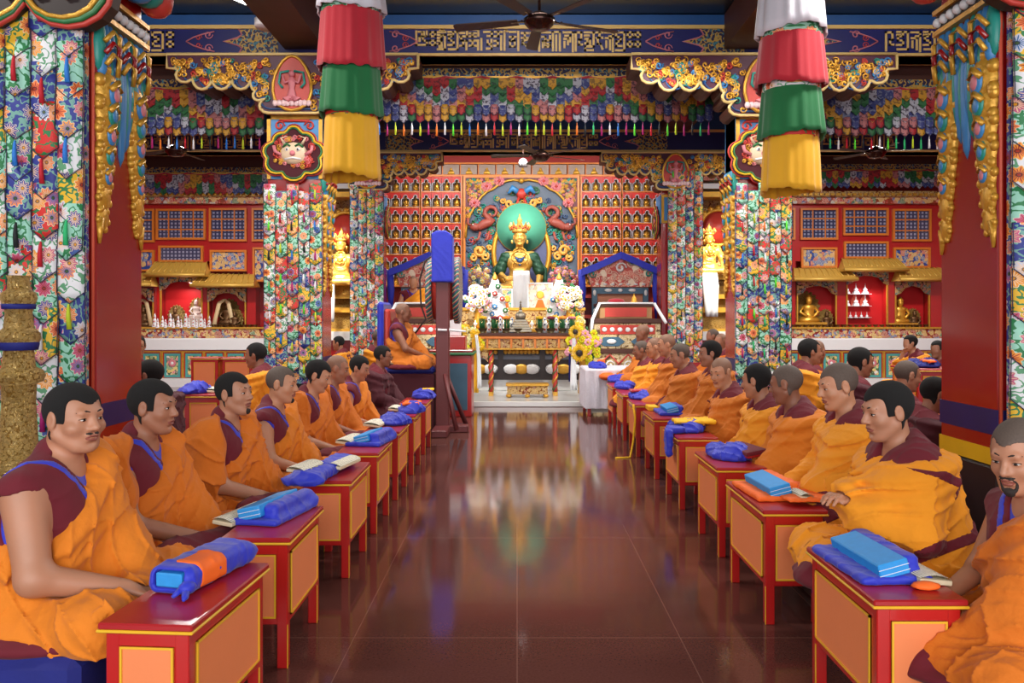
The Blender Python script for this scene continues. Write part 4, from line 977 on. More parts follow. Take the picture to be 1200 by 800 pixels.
    n = niches['npan']; b0 = None
    for k in range(n):
        x0 = a + (c - a) * (k + .12) / n; x1 = a + (c - a) * (k + .88) / n; z0, z1 = .18, Z(413)
        b = MB(); b.frame(x0 - .05, x1 + .05, z0 - .05, z1 + .05, .02, -.475, -.45, 2); b.frame(x0, x1, z0, z1, .05, -.47, -.45, 0); b.box(x0 + .05, x1 - .05, -.462, -.45, z0 + .05, z1 - .05, 1)
        o = b.build('flower_panel', [m_panteal, m_flow, m_giltwood], root)
        b = MB()
        for p_ in range(8): q = p_ * PI / 4; b.ball(((x0 + x1) / 2 + .05 * math.cos(q), -.465, (z0 + z1) / 2 + .05 + .05 * math.sin(q)), .035, 6, 0, (1, .3, 1))
        b.ball(((x0 + x1) / 2, -.47, (z0 + z1) / 2 + .05), .035, 6, 1, (1, .4, 1)); b.build('painted_blossom', [m_pinkp, m_whitep], o)
    b = MB(); b.box(a, c, -.8, -.45, 0, Z(441)); b.build('white_plinth', m_whitep, root)
    return root
shrine('red shrine cabinet with gold roofs and lattice windows in the left aisle', 128, 345,
       [(184, 242, 245, 281, 4, 3, m_lat), (246, 290, 244, 283, 3, 3, m_lat), (296, 330, 244, 283, 2, 3, m_lat), (148, 182, 245, 284, 2, 3, m_lat),
        (187, 239, 288, 307, 1, 1, m_lat), (247, 290, 293, 318, 1, 1, m_paintbl), (150, 182, 293, 318, 1, 1, m_paintbl), (297, 312, 290, 330, 1, 1, m_paintbl)],
       dict(posts=[(236, 243), (290, 300), (180, 184), (128, 145), (312, 345)], roofs=[(186, 243, 307, 325, .5), (240, 298, 321, 337, .6), (140, 181, 320, 336, .5)],
            open=[(188, 238, 327, True), (244, 289, 340, False), (146, 181, 340, False)], npan=9))
shrine('red shrine cabinet with gold roofs and small white stupas in the right aisle', 905, 1120,
       [(937, 981, 244, 281, 3, 3, m_lat), (987, 1040, 244, 276, 4, 3, m_lat), (1045, 1090, 245, 283, 3, 3, m_lat), (918, 931, 244, 281, 1, 3, m_lat),
        (988, 1040, 283, 303, 1, 1, m_lat), (938, 980, 290, 314, 1, 1, m_paintbl), (1046, 1089, 290, 314, 1, 1, m_paintbl)],
       dict(posts=[(980, 991), (1040, 1048), (905, 932), (1090, 1120)], roofs=[(986, 1047, 303, 319, .5), (930, 988, 314, 330, .6), (1050, 1097, 314, 330, .5)],
            open=[(991, 1040, 320, True), (933, 980, 332, False), (1048, 1089, 332, False)], npan=9))
# area lights at the two bright centre niches
for px, d_ in ((213, YS), (1010, YS)): area('niche_light', (PX(px, d_) + .1, d_ - .02, PZ(332, d_)), (R(-20), 0, 0), .3, .1, 9, (1, .95, .95))

# figures and offerings standing in the side shrines
ZS = PZ(392, YS)
def seated_gold(name, label, x, y, z_, h, mats=(0,), halo=True, group=None):
    b = MB(); s_ = h
    b.box(-.3 * s_, .3 * s_, -.14 * s_, .14 * s_, 0, .26 * s_, 0); b.box(-.34 * s_, .34 * s_, -.17 * s_, .17 * s_, .22 * s_, .27 * s_, 0)
    b.lathe([(.24 * s_, .27 * s_), (.25 * s_, .33 * s_), (.17 * s_, .38 * s_), (.11 * s_, .46 * s_), (.12 * s_, .55 * s_), (.15 * s_, .62 * s_), (.05 * s_, .66 * s_)], 12, 0, sy=.6)
    b.ball((0, -.01, .73 * s_), .07 * s_, 8, 0, (1, 1, 1.15)); b.lathe([(.07 * s_, .76 * s_), (.075 * s_, .8 * s_), (.02 * s_, .88 * s_)], 8)
    for q in (1, -1): b.tube([(q * .13 * s_, 0, .6 * s_), (q * .2 * s_, -.02, .48 * s_), (q * .06 * s_, -.12 * s_, .4 * s_)], .035 * s_, 6)
    o = b.build(name, mats[0] if not isinstance(mats[0], int) else m_gold, None, loc=(x, y, z_)); tag(o, label, 'statue', group)
    if halo:
        b = MB(); pts = [(.27 * s_ * math.sin(R(a)) * (1.0), .56 * s_ - .36 * s_ * math.cos(R(a)) ) for a in range(0, 360, 20)]
        b.poly(pts, .13 * s_, .15 * s_); 
        for x_, z2 in pts: b.ball((x_, .13 * s_, z2), .035 * s_, 6)
        b.build('flame_halo', m_oldgold, o)
    return o
m_bronze = M('aged_bronze', (110, 78, 48), .45, .6)
seated_gold('gold_statue', 'golden statue with round flame halo in right shrine, left niche', PX(950, YS), YS + .12, ZS, 1.02)
seated_gold('gold_statue', 'golden seated statue in right shrine, niche nearest the large red pillar', PX(1058, YS), YS + .12, ZS, .95, halo=False)
seated_gold('bronze_statue', 'dark bronze statue beside gold haloed one in the right shrine', PX(970, YS), YS + .05, ZS, .6, (m_bronze,))
seated_gold('bronze_statue', 'dark bronze statue beside gold seated one in the right shrine', PX(1073, YS), YS + .05, ZS, .62, (m_bronze,))
seated_gold('bronze_statue', 'dark robed statue in the left shrine, niche beside the demon face pillar', PX(264, YS), YS + .14, ZS, .85, (m_bronze,))
seated_gold('bronze_statue', 'small dark statue in front of larger one in left shrine', PX(275, YS), YS + .0, ZS, .6, (m_bronze,))
seated_gold('bronze_statue', 'dark statue in the left shrine niche beside the near red pillar', PX(166, YS), YS + .1, ZS, .72, (m_bronze,))
seated_gold('bronze_statue', 'dark statue at back of the bright red niche in left shrine', PX(202, YS), YS + .14, ZS, .7, (m_bronze,))
seated_gold('pale_statue', 'pale painted statue in glass case in left shrine niche', PX(227, YS), YS + .14, ZS + .2, .66, (M('pale_statue_paint', (200, 180, 170), .5),))
# pale scarves draped over two left-shrine statues
for px, w_, lab in ((262, .5, 'pale gold scarf draped over dark robed statue in left shrine'), (166, .42, 'pale gold scarf draped over dark statue near the red pillar')):
    b = MB(); x = PX(px, YS)
    for q in (1, -1): b.tube([(0, -.06, .86 * .9), (q * .1, -.1, .7), (q * .17, -.12, .4), (q * .24, -.12, .05)], [.03, .05, .05, .06], 6, 0, .3)
    tag(b.build('offering_scarf', M('pale_gold_silk', (222, 196, 150), .5) if 'pale_gold_silk' not in bpy.data.materials else bpy.data.materials['pale_gold_silk'], None, loc=(x, YS + .12, ZS)), lab, 'scarf')
# white offering cakes row (left shrine)
tor = None
def torma(big):
    b = MB(); b.lathe([(.05, 0), (.055, .03), (.045, .07), (.03, .1), (.042, .12), (.03, .16), (.015, .19), (.025, .21), (.012, .26), (.002, .28)], 10, 0)
    for k in range(3): b.ball((0, -.048 + .01 * k, .05 + .075 * k), .016, 6, 1, (1, .4, 1))
    return b.build('offering_cake', [m_whitep, m_coral], None)
for k in range(15):
    if tor is None: o = tor = torma(1)
    else: o = tor.copy(); COL.objects.link(o)
    o.location = (PX(179 + 4.6 * k, YS - .2), YS - .1 - .05 * (k % 2), PZ(384, YS) + .0); s_ = (1.15, .75, .95, .7)[k % 4]; o.scale = (s_,) * 3
    tag(o, 'white moulded offering cake on the shelf of the left shrine', 'offering', 'white offering cakes in the left shrine')
# stupas on three shelves (right shrine)
b = MB()
for k, py in enumerate((343.5, 357.5, 371)): b.box(PX(991, YS), PX(1024, YS), YS + .1, YS + .28, PZ(py, YS) - .012, PZ(py, YS) if False else PZ(py + 1, YS) + .0)
o = b.build('glass_shelf', m_whitep); tag(o, 'three thin white shelves inside bright niche of right shrine', 'shelf')
st = None
def stupa(mats, sc=1, flame=False):
    b = MB(); b.box(-.06, .06, -.06, .06, 0, .03); b.box(-.05, .05, -.05, .05, .03, .055); b.lathe([(.035, .055), (.05, .09), (.04, .12), (.015, .13), (.018, .14), (.006, .22), (.012, .225), (.001, .25)], 10)
    if flame: b.poly([(-.085, 0), (.085, 0), (.09, .12), (.04, .22), (0, .3), (-.04, .22), (-.09, .12)], .06, .075, 1)
    return b.build('small_stupa', mats)
ST = [stupa([m_whitep, m_orcloth]), stupa([m_whitep, M('flame_backplate', (210, 90, 70), .5)], flame=True)]
used = [0, 0]
for row, (py, kinds) in enumerate(((343, 0), (357, 1), (372, 0))):
    for k in range(3 if row < 2 else 5):
        i = kinds; o = ST[i] if not used[i] else ST[i].copy()
        if used[i]: COL.objects.link(o)
        used[i] = 1
        o.location = (PX(994 + (11 if row < 2 else 6.5) * k + (2 if row < 2 else 0), YS), YS + .18, PZ(py + 1, YS) + .002); o.scale = (.95 if row < 2 else .6,) * 3
        if row == 2 and k in (1, 3): pass
        tag(o, ['white stupa on the top shelf of the bright right shrine niche', 'white stupa with orange flame plate on the middle shelf', 'tiny stupa on the lowest shelf of the bright right niche'][row], 'stupa', ['stupas on top shelf', 'stupas on middle shelf', 'stupas on lowest shelf'][row])
# brass bowls on the right shelf band
bowl0 = None
def bowl_mb(r=.06, h=.055):
    b = MB(); b.lathe([(r * .5, 0), (r * .55, .006), (r * .4, .012), (r * .8, h * .5), (r, h), (r * 1.05, h), (r * .98, h - .004), (r * .9, h - .012), (.002, h - .014)], 14); return b
for k in range(22):
    if bowl0 is None: o = bowl0 = bowl_mb().build('offering_bowl', m_bronze)
    else: o = bowl0.copy(); COL.objects.link(o)
    o.location = (PX(930 + 7.4 * k, YS - .1), YS - .09, PZ(383, YS)); tag(o, 'small bronze offering bowl along shelf edge of the right shrine', 'bowl', 'bronze bowls on the right shrine shelf')
for k in range(9):
    o = bowl0.copy(); COL.objects.link(o); o.location = (PX(247 + 6.5 * k, YS - .1), YS - .09, PZ(383, YS)); tag(o, 'small bronze offering bowl along shelf edge of the left shrine', 'bowl', 'bronze bowls on the left shrine shelf')

# ------------------------------------------------------------------ golden shrines between the pillars (left and right of the throne wall)
def gold_shrine(label, px, d, w_):
    x = PX(px, d); root = thing('golden_shrine', label, 'shrine', (x, d, 0)); Z = lambda py: PZ(py, d)
    b = MB(); b.box(-w_, w_, -.1, .5, .0, Z(398), 1); b.box(-w_ * .95, w_ * .95, -.05, .5, Z(398), Z(335), 0)
    for (t_, bo, ex) in ((322, 328, .1), (345, 350, .08), (360, 366, .04), (385, 392, .08)): b.box(-w_ * .9 - ex, w_ * .9 + ex, -.12 - ex, .4, Z(bo), Z(t_), 2)
    b.build('throne_base', [m_oldgold, m_red, m_giltwood], root)
    b = MB(); b.box(-w_, w_, -.3, -.1, Z(398), Z(388)); b.build('white_ledge', m_whitep, root)
    b = MB(); b.box(-w_, w_, .5, .6, Z(335), Z(205)); b.build('back_panel', m_carvg, root)
    for s_ in (1, -1):
        b = MB(); b.lathe([(.05, 0), (.05, Z(210) - Z(322))], 10, 0, (s_ * w_ * .92, -.05, Z(322))); b.build('column', m_giltwood, root)
    b = MB()
    for k, py in enumerate((206, 216, 226)): b.box(-w_, w_, -.1 - .04 * k, .3, Z(py + 6), Z(py), k)
    b.build('canopy_tier', [m_key, m_whitep, m_giltwood], root)
    return root
gold_shrine('glowing golden shrine between left pillars with seated gold statue', 400, 17.3, .55)
gold_shrine('golden shrine between right pillars with gold statue and white scarf', 829, 17.3, .62)
# ------------------------------------------------------------------ continuous surfaces from blended volumes
F = np.float32
def _len(v): return np.sqrt((v * v).sum(-1))
def cap(p, a, b, ra, rb=None):
    a = np.array(a, F); b = np.array(b, F); rb = ra if rb is None else rb; ba = b - a; pa = p - a
    t_ = np.clip((pa @ ba) / max(float(ba @ ba), 1e-9), 0, 1); return _len(pa - t_[:, None] * ba) - (ra + (rb - ra) * t_)
def ell(p, c, r):
    q = (p - np.array(c, F)) / np.array(r, F); k0 = _len(q); k1 = _len(q / np.array(r, F)); return k0 * (k0 - 1) / np.maximum(k1, 1e-6)
def smin(a, b, k): h = np.maximum(k - np.abs(a - b), 0) / k; return np.minimum(a, b) - h * h * k * .25
def smax(a, b, k): return -smin(-a, -b, k)
def rotm(yaw, pitch, roll=0): return np.array(Euler((roll, pitch, yaw)).to_matrix(), F)
def surf(f, lo, hi, h):
    """surface nets over a grid, evaluated densely only near the surface"""
    lo = np.array(lo, F); hi = np.array(hi, F); B = 4; nb = np.ceil((hi - lo) / (h * B)).astype(int); N = nb * B
    ax = [lo[i] + (np.arange(nb[i]) + .5) * B * h for i in range(3)]
    G = np.stack(np.meshgrid(*ax, indexing='ij'), -1).reshape(-1, 3).astype(F); c = f(G)
    near = np.abs(c) < B * h * 1.9
    V = np.where(c < 0, F(-1), F(1)).reshape(nb); V = V.repeat(B, 0).repeat(B, 1).repeat(B, 2)
    idx = np.argwhere(near.reshape(nb)); o = np.stack(np.meshgrid(*[np.arange(B)] * 3, indexing='ij'), -1).reshape(-1, 3)
    I = (idx[:, None, :] * B + o[None]).reshape(-1, 3)
    V[I[:, 0], I[:, 1], I[:, 2]] = f((lo + (I + .5) * h).astype(F))
    V = np.pad(V, 1, constant_values=1.0); S = V < 0
    C = [(i, j, k) for i in (0, 1) for j in (0, 1) for k in (0, 1)]; n = np.array(V.shape) - 1
    cnt = sum(S[i:n[0] + i, j:n[1] + j, k:n[2] + k].astype(np.int8) for i, j, k in C); act = (cnt > 0) & (cnt < 8)
    A = np.argwhere(act)
    if len(A) == 0: return np.zeros((0, 3)), np.zeros((0, 4), int)
    ids = -np.ones(tuple(n), np.int64); ids[A[:, 0], A[:, 1], A[:, 2]] = np.arange(len(A))
    P = np.zeros((len(A), 3)); W = np.zeros(len(A))
    val = {c_: V[A[:, 0] + c_[0], A[:, 1] + c_[1], A[:, 2] + c_[2]] for c_ in C}
    for a in range(3):
        for c_ in C:
            if c_[a]: continue
            d_ = list(c_); d_[a] = 1; d_ = tuple(d_); v0, v1 = val[c_], val[d_]; m = (v0 < 0) != (v1 < 0)
            t_ = v0[m] / (v0[m] - v1[m]); q = np.tile(np.array(c_, float), (m.sum(), 1)); q[:, a] += t_; P[m] += q; W[m] += 1
    P = (A + P / W[:, None] - 1 + .5) * h + lo
    Q = []
    for a in range(3):
        b_, c_ = (a + 1) % 3, (a + 2) % 3; s0 = [slice(0, -1)] * 3; s1 = list(s0); s1[a] = slice(1, None)
        s0[a] = slice(0, -1)
        e = S[tuple(slice(0, -1) if i == a else slice(1, -1) for i in range(3))] != S[tuple(slice(1, None) if i == a else slice(1, -1) for i in range(3))]
        E = np.argwhere(e); 
        if len(E) == 0: continue
        E[:, b_] += 1; E[:, c_] += 1
        o = [E.copy() for _ in range(4)]; o[0][:, b_] -= 1; o[0][:, c_] -= 1; o[1][:, c_] -= 1; o[3][:, b_] -= 1
        q = np.stack([ids[x[:, 0], x[:, 1], x[:, 2]] for x in o], 1); flip = S[E[:, 0], E[:, 1], E[:, 2]]
        q[~flip] = q[~flip][:, ::-1]; Q.append(q)
    return P, np.concatenate(Q)
def surf_obj(name, f, lo, hi, h, mat, parent=None, it=1):
    P, Q = surf(f, lo, hi, h)
    if len(Q) == 0: return None
    for _ in range(it):
        A = np.zeros_like(P); c = np.zeros(len(P))
        for k in range(4):
            a, b_ = Q[:, k], Q[:, (k + 1) % 4]
            for i in range(3): A[:, i] += np.bincount(a, P[b_, i], len(P))
            c += np.bincount(a, minlength=len(P))
        P = P * .45 + .55 * A / np.maximum(c, 1)[:, None]
    o = mesh_obj(name, P, Q, mat, parent, smooth=True); return o

def folds(p, seed, k=1.0):
    """cloth fold ridges: warped bands running roughly down and across"""
    r = np.random.RandomState(seed); a = r.uniform(0, 6, 8)
    x, y, z = p[:, 0], p[:, 1], p[:, 2]
    w1 = np.sin(9 * x + a[0] + 2 * np.sin(6 * z + a[1])) + .7 * np.sin(11 * y - 7 * z + a[2]); w2 = np.sin(7 * z + 5 * y + a[3]) + .6 * np.sin(13 * x + a[4])
    u = 1 - np.abs(np.sin(26 * (.75 * y + .55 * x) + 8 * z + 1.3 * w1 + a[5])); v = 1 - np.abs(np.sin(21 * z - 15 * y + 9 * x + 1.5 * w2 + a[6]))
    s_ = 1 - np.abs(np.sin(52 * x - 30 * z + 33 * y + 1.6 * w1 + w2 + a[7])); m = .5 + .5 * np.sin(5 * x + 6 * y - 7 * z + a[3])
    return k * (.014 * u ** 4 + .011 * v ** 4 * (.3 + m) + .007 * s_ ** 3 * (1.25 - m) + .004 * w1)

def head_sdf(p, P, ears=True, detail=True):
    """p in head frame, x forward; head about .25 tall"""
    W = P.get('hw', 1.0); q = p.copy(); q[:, 1] /= W
    d = ell(q, (-.018, 0, .030), (.099, .078, .090))
    d = smin(d, ell(q, (.026, 0, -.030), (.066, .060, .085)), .03)
    j = P.get('jaw', 1.0)
    for s_ in (1, -1):
        d = smin(d, cap(q, (.0, s_ * .050 * j, -.055), (.052, s_ * .022 * j, -.096), .022), .03)
        d = smin(d, ell(q, (.052, s_ * .037 * j, -.028), (.028, .026, .024)), .02)
    d = smin(d, ell(q, (.070, 0, -.100), (.022, .022, .018)), .022)
    if detail:
        for s_ in (1, -1): d = smax(d, -ell(q, (.102, s_ * .031, .006), (.020, .021, .013)), .018)
        d = smin(d, cap(q, (.074, -.034, .028), (.074, .034, .028), .013), .014)
        for s_ in (1, -1): d = smin(d, ell(q, (.066, s_ * .031, .004), (.0185, .020, .0115)), .006)
        n = P.get('nose', 1.0)
        d = smin(d, cap(q, (.082, 0, .016), (.082 + .026 * n, 0, -.024), .0085, .0125), .012)
        for s_ in (1, -1): d = smin(d, ell(q, (.093, s_ * .012, -.029), (.012, .009, .008)), .008)
        d = smin(d, ell(q, (.086, 0, -.054), (.013, .026, .008)), .008); d = smin(d, ell(q, (.084, 0, -.069), (.013, .021, .008)), .008)
        d = smax(d, -ell(q, (.102, 0, -.0612), (.014, .024, .0022)), .004)
        d = smax(d, -ell(q, (.094, 0, -.084), (.012, .02, .006)), .01)
    if ears:
        for s_ in (1, -1):
            e = ell(p, (-.008, s_ * .083 * W, -.004), (.021, .010, .036)); e = smax(e, -ell(p, (-.002, s_ * .094 * W, .0), (.011, .008, .020)), .006)
            d = smin(d, e, .008)
    return d
def make_person(label, cx, y, zseat, face, P, group=None, h=.01):
    """seated cross-legged figure; face = +1 looks to +X, -1 to -X (degrees added by P['turn'])"""
    ang = (0 if face > 0 else PI) + R(P.get('turn', 0)); root = thing('person', label, 'person', (cx, y, zseat), ang, group, P.get('s', 1.0))
    lean = P.get('lean', .05); fat = P.get('fat', 1.0); hh = P.get('h', 0)
    yaw, pit = R(P.get('yaw', 0)), R(P.get('pitch', 8)); seed = P.get('seed', 1)
    NB = np.array((.02 + lean, 0, .585 + hh), F); HC = NB + np.array((.035 + .15 * math.sin(pit) * .5, .0, .155), F)
    Rm = rotm(yaw, pit, R(P.get('roll', 0)))
    tohead = lambda p: ((p - HC) @ Rm).astype(F)
    L = lambda t_: lean * t_
    def torso(p, o=0.0):
        d = cap(p, (L(.0) - .02, -.09, .12), (L(.0) - .02, .09, .12), .135 * fat)
        d = smin(d, cap(p, (L(.35), -.055, .27), (L(.35), .055, .27), .135 * fat), .08)
        d = smin(d, cap(p, (L(.75), -.075, .42 + hh * .7), (L(.75), .075, .42 + hh * .7), .12 * (fat * .5 + .5)), .08)
        d = smin(d, cap(p, (L(.95) - .01, -.15, .51 + hh), (L(.95) - .01, .15, .51 + hh), .066), .06)
        d = smin(d, cap(p, (L(.95) - .01, -.06, .555 + hh), (L(.95) - .01, .06, .555 + hh), .06), .05)
        return d - o
    Sr = (L(.95) - .01, -.195, .515 + hh); Sl = (L(.95) - .01, .195, .515 + hh)
    Er = P.get('elbow', (.11, -.27, .27)); Wr = P.get('wrist', (.33, -.13, .17)); El = P.get('lelbow', (.10, .27, .27)); Wl = P.get('lwrist', (.30, .07, .19))
    hd = np.array(P.get('hdir', (.9, .3, -.25)), F); hd /= np.linalg.norm(hd)
    def arm(p, S_, E_, W_, o=0.0, k=1.0):
        return smin(cap(p, S_, E_, .058 * k + o, .043 * k + o), cap(p, E_, W_, .042 * k + o, .027 * k + o), .03)
    def hand(p):
        w_ = np.array(Wr, F); side = np.cross(hd, (0, 0, 1)).astype(F); side /= np.linalg.norm(side) ; up = np.cross(side, hd)
        d = cap(p, w_, w_ + hd * .03, .024, .026)
        for k in range(4):
            u = (k - 1.5); kn = w_ + hd * (.088 - .004 * abs(u - .3)) + side * .019 * u; d = smin(d, cap(p, w_ + hd * .02 + side * .011 * u, kn, .0135, .0115), .012)
            l1 = (.034, .040, .038, .028)[k]; m_ = kn + hd * l1 * .85 - up * .016 + side * .003 * u; e = m_ + hd * l1 * .45 - up * l1 * .75
            d = smin(d, smin(cap(p, kn, m_, .0102, .0092), cap(p, m_, e, .009, .0075), .004), .004)
        tb = w_ + hd * .03 - side * .028 ; tm = tb + hd * .032 - side * .020 - up * .012; te = tm + hd * .03 + side * .002 - up * .012
        return smin(d, smin(cap(p, tb, tm, .0145, .0115), cap(p, tm, te, .011, .0085), .006), .012)
    robed = P.get('robe', 'open')            # open: right arm bare; wrap: both shoulders covered
    bare = robed == 'open'
    ears = True; det = h < .014
    def skin(p):
        d = smin(head_sdf(tohead(p), P, True, det), cap(p, NB + np.array((-.01, 0, -.03), F), HC + np.array((-.03, 0, -.05), F), .058 * P.get('neck', 1.0), .054 * P.get('neck', 1.0)), .02)
        d = smin(d, torso(p), .04)
        if bare: d = smin(d, arm(p, Sr, Er, Wr, 0, P.get('armk', 1.0)), .04)
        else: d = smin(d, cap(p, np.array(Wr, F) - hd * .05, Wr, .03, .026), .01)
        return smin(d, hand(p), .012)
    skm = m_skin[P.get('skin', 0)]
    surf_obj('body', skin, (-.26, -.36, -.02), (.62, .36, 1.02 + hh), h, skm, root)
    # hair
    Hm = {'dark': m_black, 'stub': m_stub, 'bald': m_stub2}[P.get('hair', 'dark')]; th = {'dark': .007, 'stub': .0022, 'bald': .0012}[P.get('hair', 'dark')]
    def hair(p):
        x, z = p[:, 0], p[:, 2]; d = head_sdf(p, P, False, False) - th; nz = .003 * np.sin(p[:, 1] * 90) + .002 * np.sin(x * 140)
        rA = .058 + nz + .25 * np.abs(p[:, 1]) - z; rB = np.maximum(x - .034 + nz, -.012 - z); rC = np.maximum(x + .016, -.088 - z)
        return smax(d, smin(smin(rA, rB, .02), rC, .01), .002)
    hl = min(h, .007) if h < .012 else h
    o = surf_obj('hair', hair, (-.14, -.11, -.13), (.12, .11, .15), hl, Hm, root)
    M4 = Matrix.Translation(Vector(HC.tolist())) @ Matrix(Rm.tolist()).to_4x4()
    if o: o.matrix_local = M4
    if h < .014:
        W = P.get('hw', 1.0)
        for s_ in (1, -1):
            b = MB(); b.ball((.0712, s_ * .031 * W, .0035), .0155, 10, 0, (1, 1.05, P.get('eye', .38))); b.ball((.0788, s_ * .031 * W + .001, .003), .0088, 10, 1, (1.0, 1, P.get('eye', .38) * 1.55))
            b.tube([(.0795, s_ * (.031 * W - .017), .004), (.0875, s_ * .031 * W, .0095), (.076, s_ * (.031 * W + .017), .005)], .0015, 5, 1)
            o = b.build('eye', [m_eyew, m_eyed], root); o.matrix_local = M4
            def brow(p, s_=s_):
                return smax(head_sdf(p, P, False, True) - .0016, cap(p, (.07, s_ * .016 * W, .026), (.062, s_ * .047 * W, .029), .0052 + .012 * 0) * .6 - .001 + 0 * p[:, 0], .001)
            bb = MB(); bb.tube([(.0880, s_ * .014 * W, .031), (.0862, s_ * .026 * W, .0345), (.0790, s_ * .040 * W, .0335), (.067, s_ * .050 * W, .028)], [.0032, .0042, .0034, .0015], 6, 0, .6)
            o = bb.build('eyebrow', m_brow, root); o.matrix_local = M4
        def lips(p): return smax(head_sdf(p, P, False, True) - .0009, ell(p, (.086, 0, -.0615), (.03, .0245 * W, .0125)), .001)
        o = surf_obj('mouth', lips, (.05, -.04, -.09), (.12, .04, -.03), .003, m_lip, root)
        if o: o.matrix_local = M4
        if P.get('beard'):
            def beard(p):
                n_ = .0015 * np.sin(p[:, 1] * 900) * np.sin(p[:, 2] * 700)
                reg = ell(p, (.088, 0, -.100), (.03, .020 * W, .018))
                if P['beard'] in ('full', 'stache'): reg = np.minimum(reg, np.minimum(ell(p, (.094, .014, -.046), (.02, .014, .005)), ell(p, (.094, -.014, -.046), (.02, .014, .005))))
                if P['beard'] == 'stache': reg = np.minimum(ell(p, (.094, .016, -.046), (.02, .013, .0048)), ell(p, (.094, -.016, -.046), (.02, .013, .0048)))
                if P['beard'] == 'full': reg = np.minimum(reg, smax(ell(p, (.088, 0, -.075), (.03, .032 * W, .034)), -ell(p, (.095, 0, -.067), (.04, .024 * W, .026)), .002))
                return smax(head_sdf(p, P, False, True) - .0022 + n_, reg, .002)
            o = surf_obj('beard', beard, (.03, -.06, -.13), (.13, .06, -.03), .003, m_brow, root)
            if o: o.matrix_local = M4
        if P.get('glasses'):
            b = MB()
            for s_ in (1, -1):
                b.tube([(.106, s_ * .032 * W + .021 * math.cos(a * PI / 8), .0 + .016 * math.sin(a * PI / 8)) for a in range(17)], .0014, 5); b.tube([(.104, s_ * .053 * W, .005), (.05, s_ * .085 * W, .008), (-.0, s_ * .09 * W, .006)], .0014, 5)
            b.tube([(.106, -.011, .003), (.11, 0, .005), (.106, .011, .003)], .0014, 5)
            o = b.build('glasses', m_eyed, root); o.matrix_local = M4
    hc = max(h, .0065)
    # vest and undershirt
    n0 = P.get('n0', None)
    def plane(p, n_, c_):
        n_ = np.array(n_, F); n_ /= np.linalg.norm(n_); return (p - np.array(c_, F)) @ n_
    zt = .60 + hh
    def vcut(p): return smax(smax((zt - .19) - p[:, 2] + 2.3 * np.abs(p[:, 1]), -(p[:, 0] - L(.9)), .01) * .4, (zt - .012) - p[:, 2] - 2.0 * np.maximum(0, -(p[:, 0] - NB[0])) * .4, .01)
    diag = lambda p: plane(p, (.10, -.62, .78), (L(1), .085, .585 + hh))
    gfun = diag if bare else (lambda p: plane(p, (.35, -.25, .85), (L(1), .03, .575 + hh)))
    if robed == 'wrap': gfun = lambda p: smax(plane(p, (.30, 0, .95), (L(1) + .0, 0, .565 + hh)), smax((zt - .17) - p[:, 2] + 1.6 * np.abs(p[:, 1] + .02), -(p[:, 0] - L(.9)), .01) * -.4 * 0 - 1, .01)
    if bare:
        def vest(p):
            d = torso(p, .012); d = smin(d, cap(p, (Sr[0], -.12, Sr[2] + .005), (Sr[0] + .0, -.205, Sr[2] + .0), .078, .072), .03)
            d = smin(d, cap(p, NB + np.array((-.03, 0, -.02), F), NB + np.array((-.035, 0, .025), F), .070, .066), .03)
            d = d + .0 - .35 * folds(p, seed + 5)
            arm_hole = ell(p, (Sr[0] + .01, -.235, Sr[2] - .09), (.085, .062, .115))
            d = smax(d, -arm_hole, .01); d = smax(d, -vc(p), .008); return smax(d, p[:, 2] - (zt + .035 - .9 * (p[:, 0] - NB[0])), .01)
        def vc(p): # V opening at the front, negative inside the opening
            return np.maximum(np.maximum(NB[0] - .0 - p[:, 0], 1.0 * np.abs(p[:, 1]) - (p[:, 2] - (zt - .14)) * .55), -.05)
        surf_obj('vest', vest, (-.28, -.33, .0), (.35, .30, .78 + hh), hc, m_maroon, root)
        def shirt(p):
            d = torso(p, .006); d = smin(d, cap(p, (Sr[0], -.12, Sr[2] - .01), (Sr[0], -.20, Sr[2] - .03), .07, .071), .03)
            d = smax(d, -ell(p, (Sr[0] + .01, -.243, Sr[2] - .09), (.074, .058, .10)), .01); return smax(d, p[:, 2] - (zt - .03), .01)
        o = surf_obj('undershirt', shirt, (-.28, -.33, .0), (.35, .30, .72 + hh), hc, m_blue, root); 
        def stripe(p): return smax(smax(vest(p) - .0025, np.abs(plane(p, (.55, -.80, -.15), (L(.9) + .05, -.10, .5 + hh))) - .014, .002), .40 + hh * .5 - p[:, 2], .002)
        surf_obj('blue_piping', stripe, (-.28, -.33, .0), (.35, .30, .72 + hh), hc, m_blue, root)
    else:
        def collar(p):
            d = cap(p, NB + np.array((-.03, 0, -.03), F), NB + np.array((-.035, 0, .02), F), .078, .070); d = smin(d, torso(p, .03), .03) - .5 * folds(p, seed + 3)
            d = smax(d, -vc2(p), .01); d = smax(d, p[:, 2] - (zt + .03 - .7 * (p[:, 0] - NB[0])), .012); return smax(d, (zt - .22 - .8 * (p[:, 0])) - p[:, 2], .01)
        def vc2(p): return np.maximum(NB[0] - p[:, 0], 1.0 * np.abs(p[:, 1]) - (p[:, 2] - (zt - .12)) * .55)
        surf_obj('collar', collar, (-.28, -.33, .2), (.35, .33, .78 + hh), hc, m_maroon, root)
    # robe
    kf = P.get('kf', 1.0)
    def lap(p):
        d = 9.0
        for s_ in (1, -1):
            d = smin(d, cap(p, (.0, s_ * .11, .10), (.34, s_ * .29, .085), .11, .082), .05) if not isinstance(d, float) else cap(p, (.0, s_ * .11, .10), (.34, s_ * .29, .085), .11, .082)
            d = smin(d, cap(p, (.34, s_ * .29, .075), (.36, -s_ * .02, .07), .08, .07), .09)
        d = smin(d, ell(p, (.12, 0, .055), (.36, .33, .10)), .09); return d
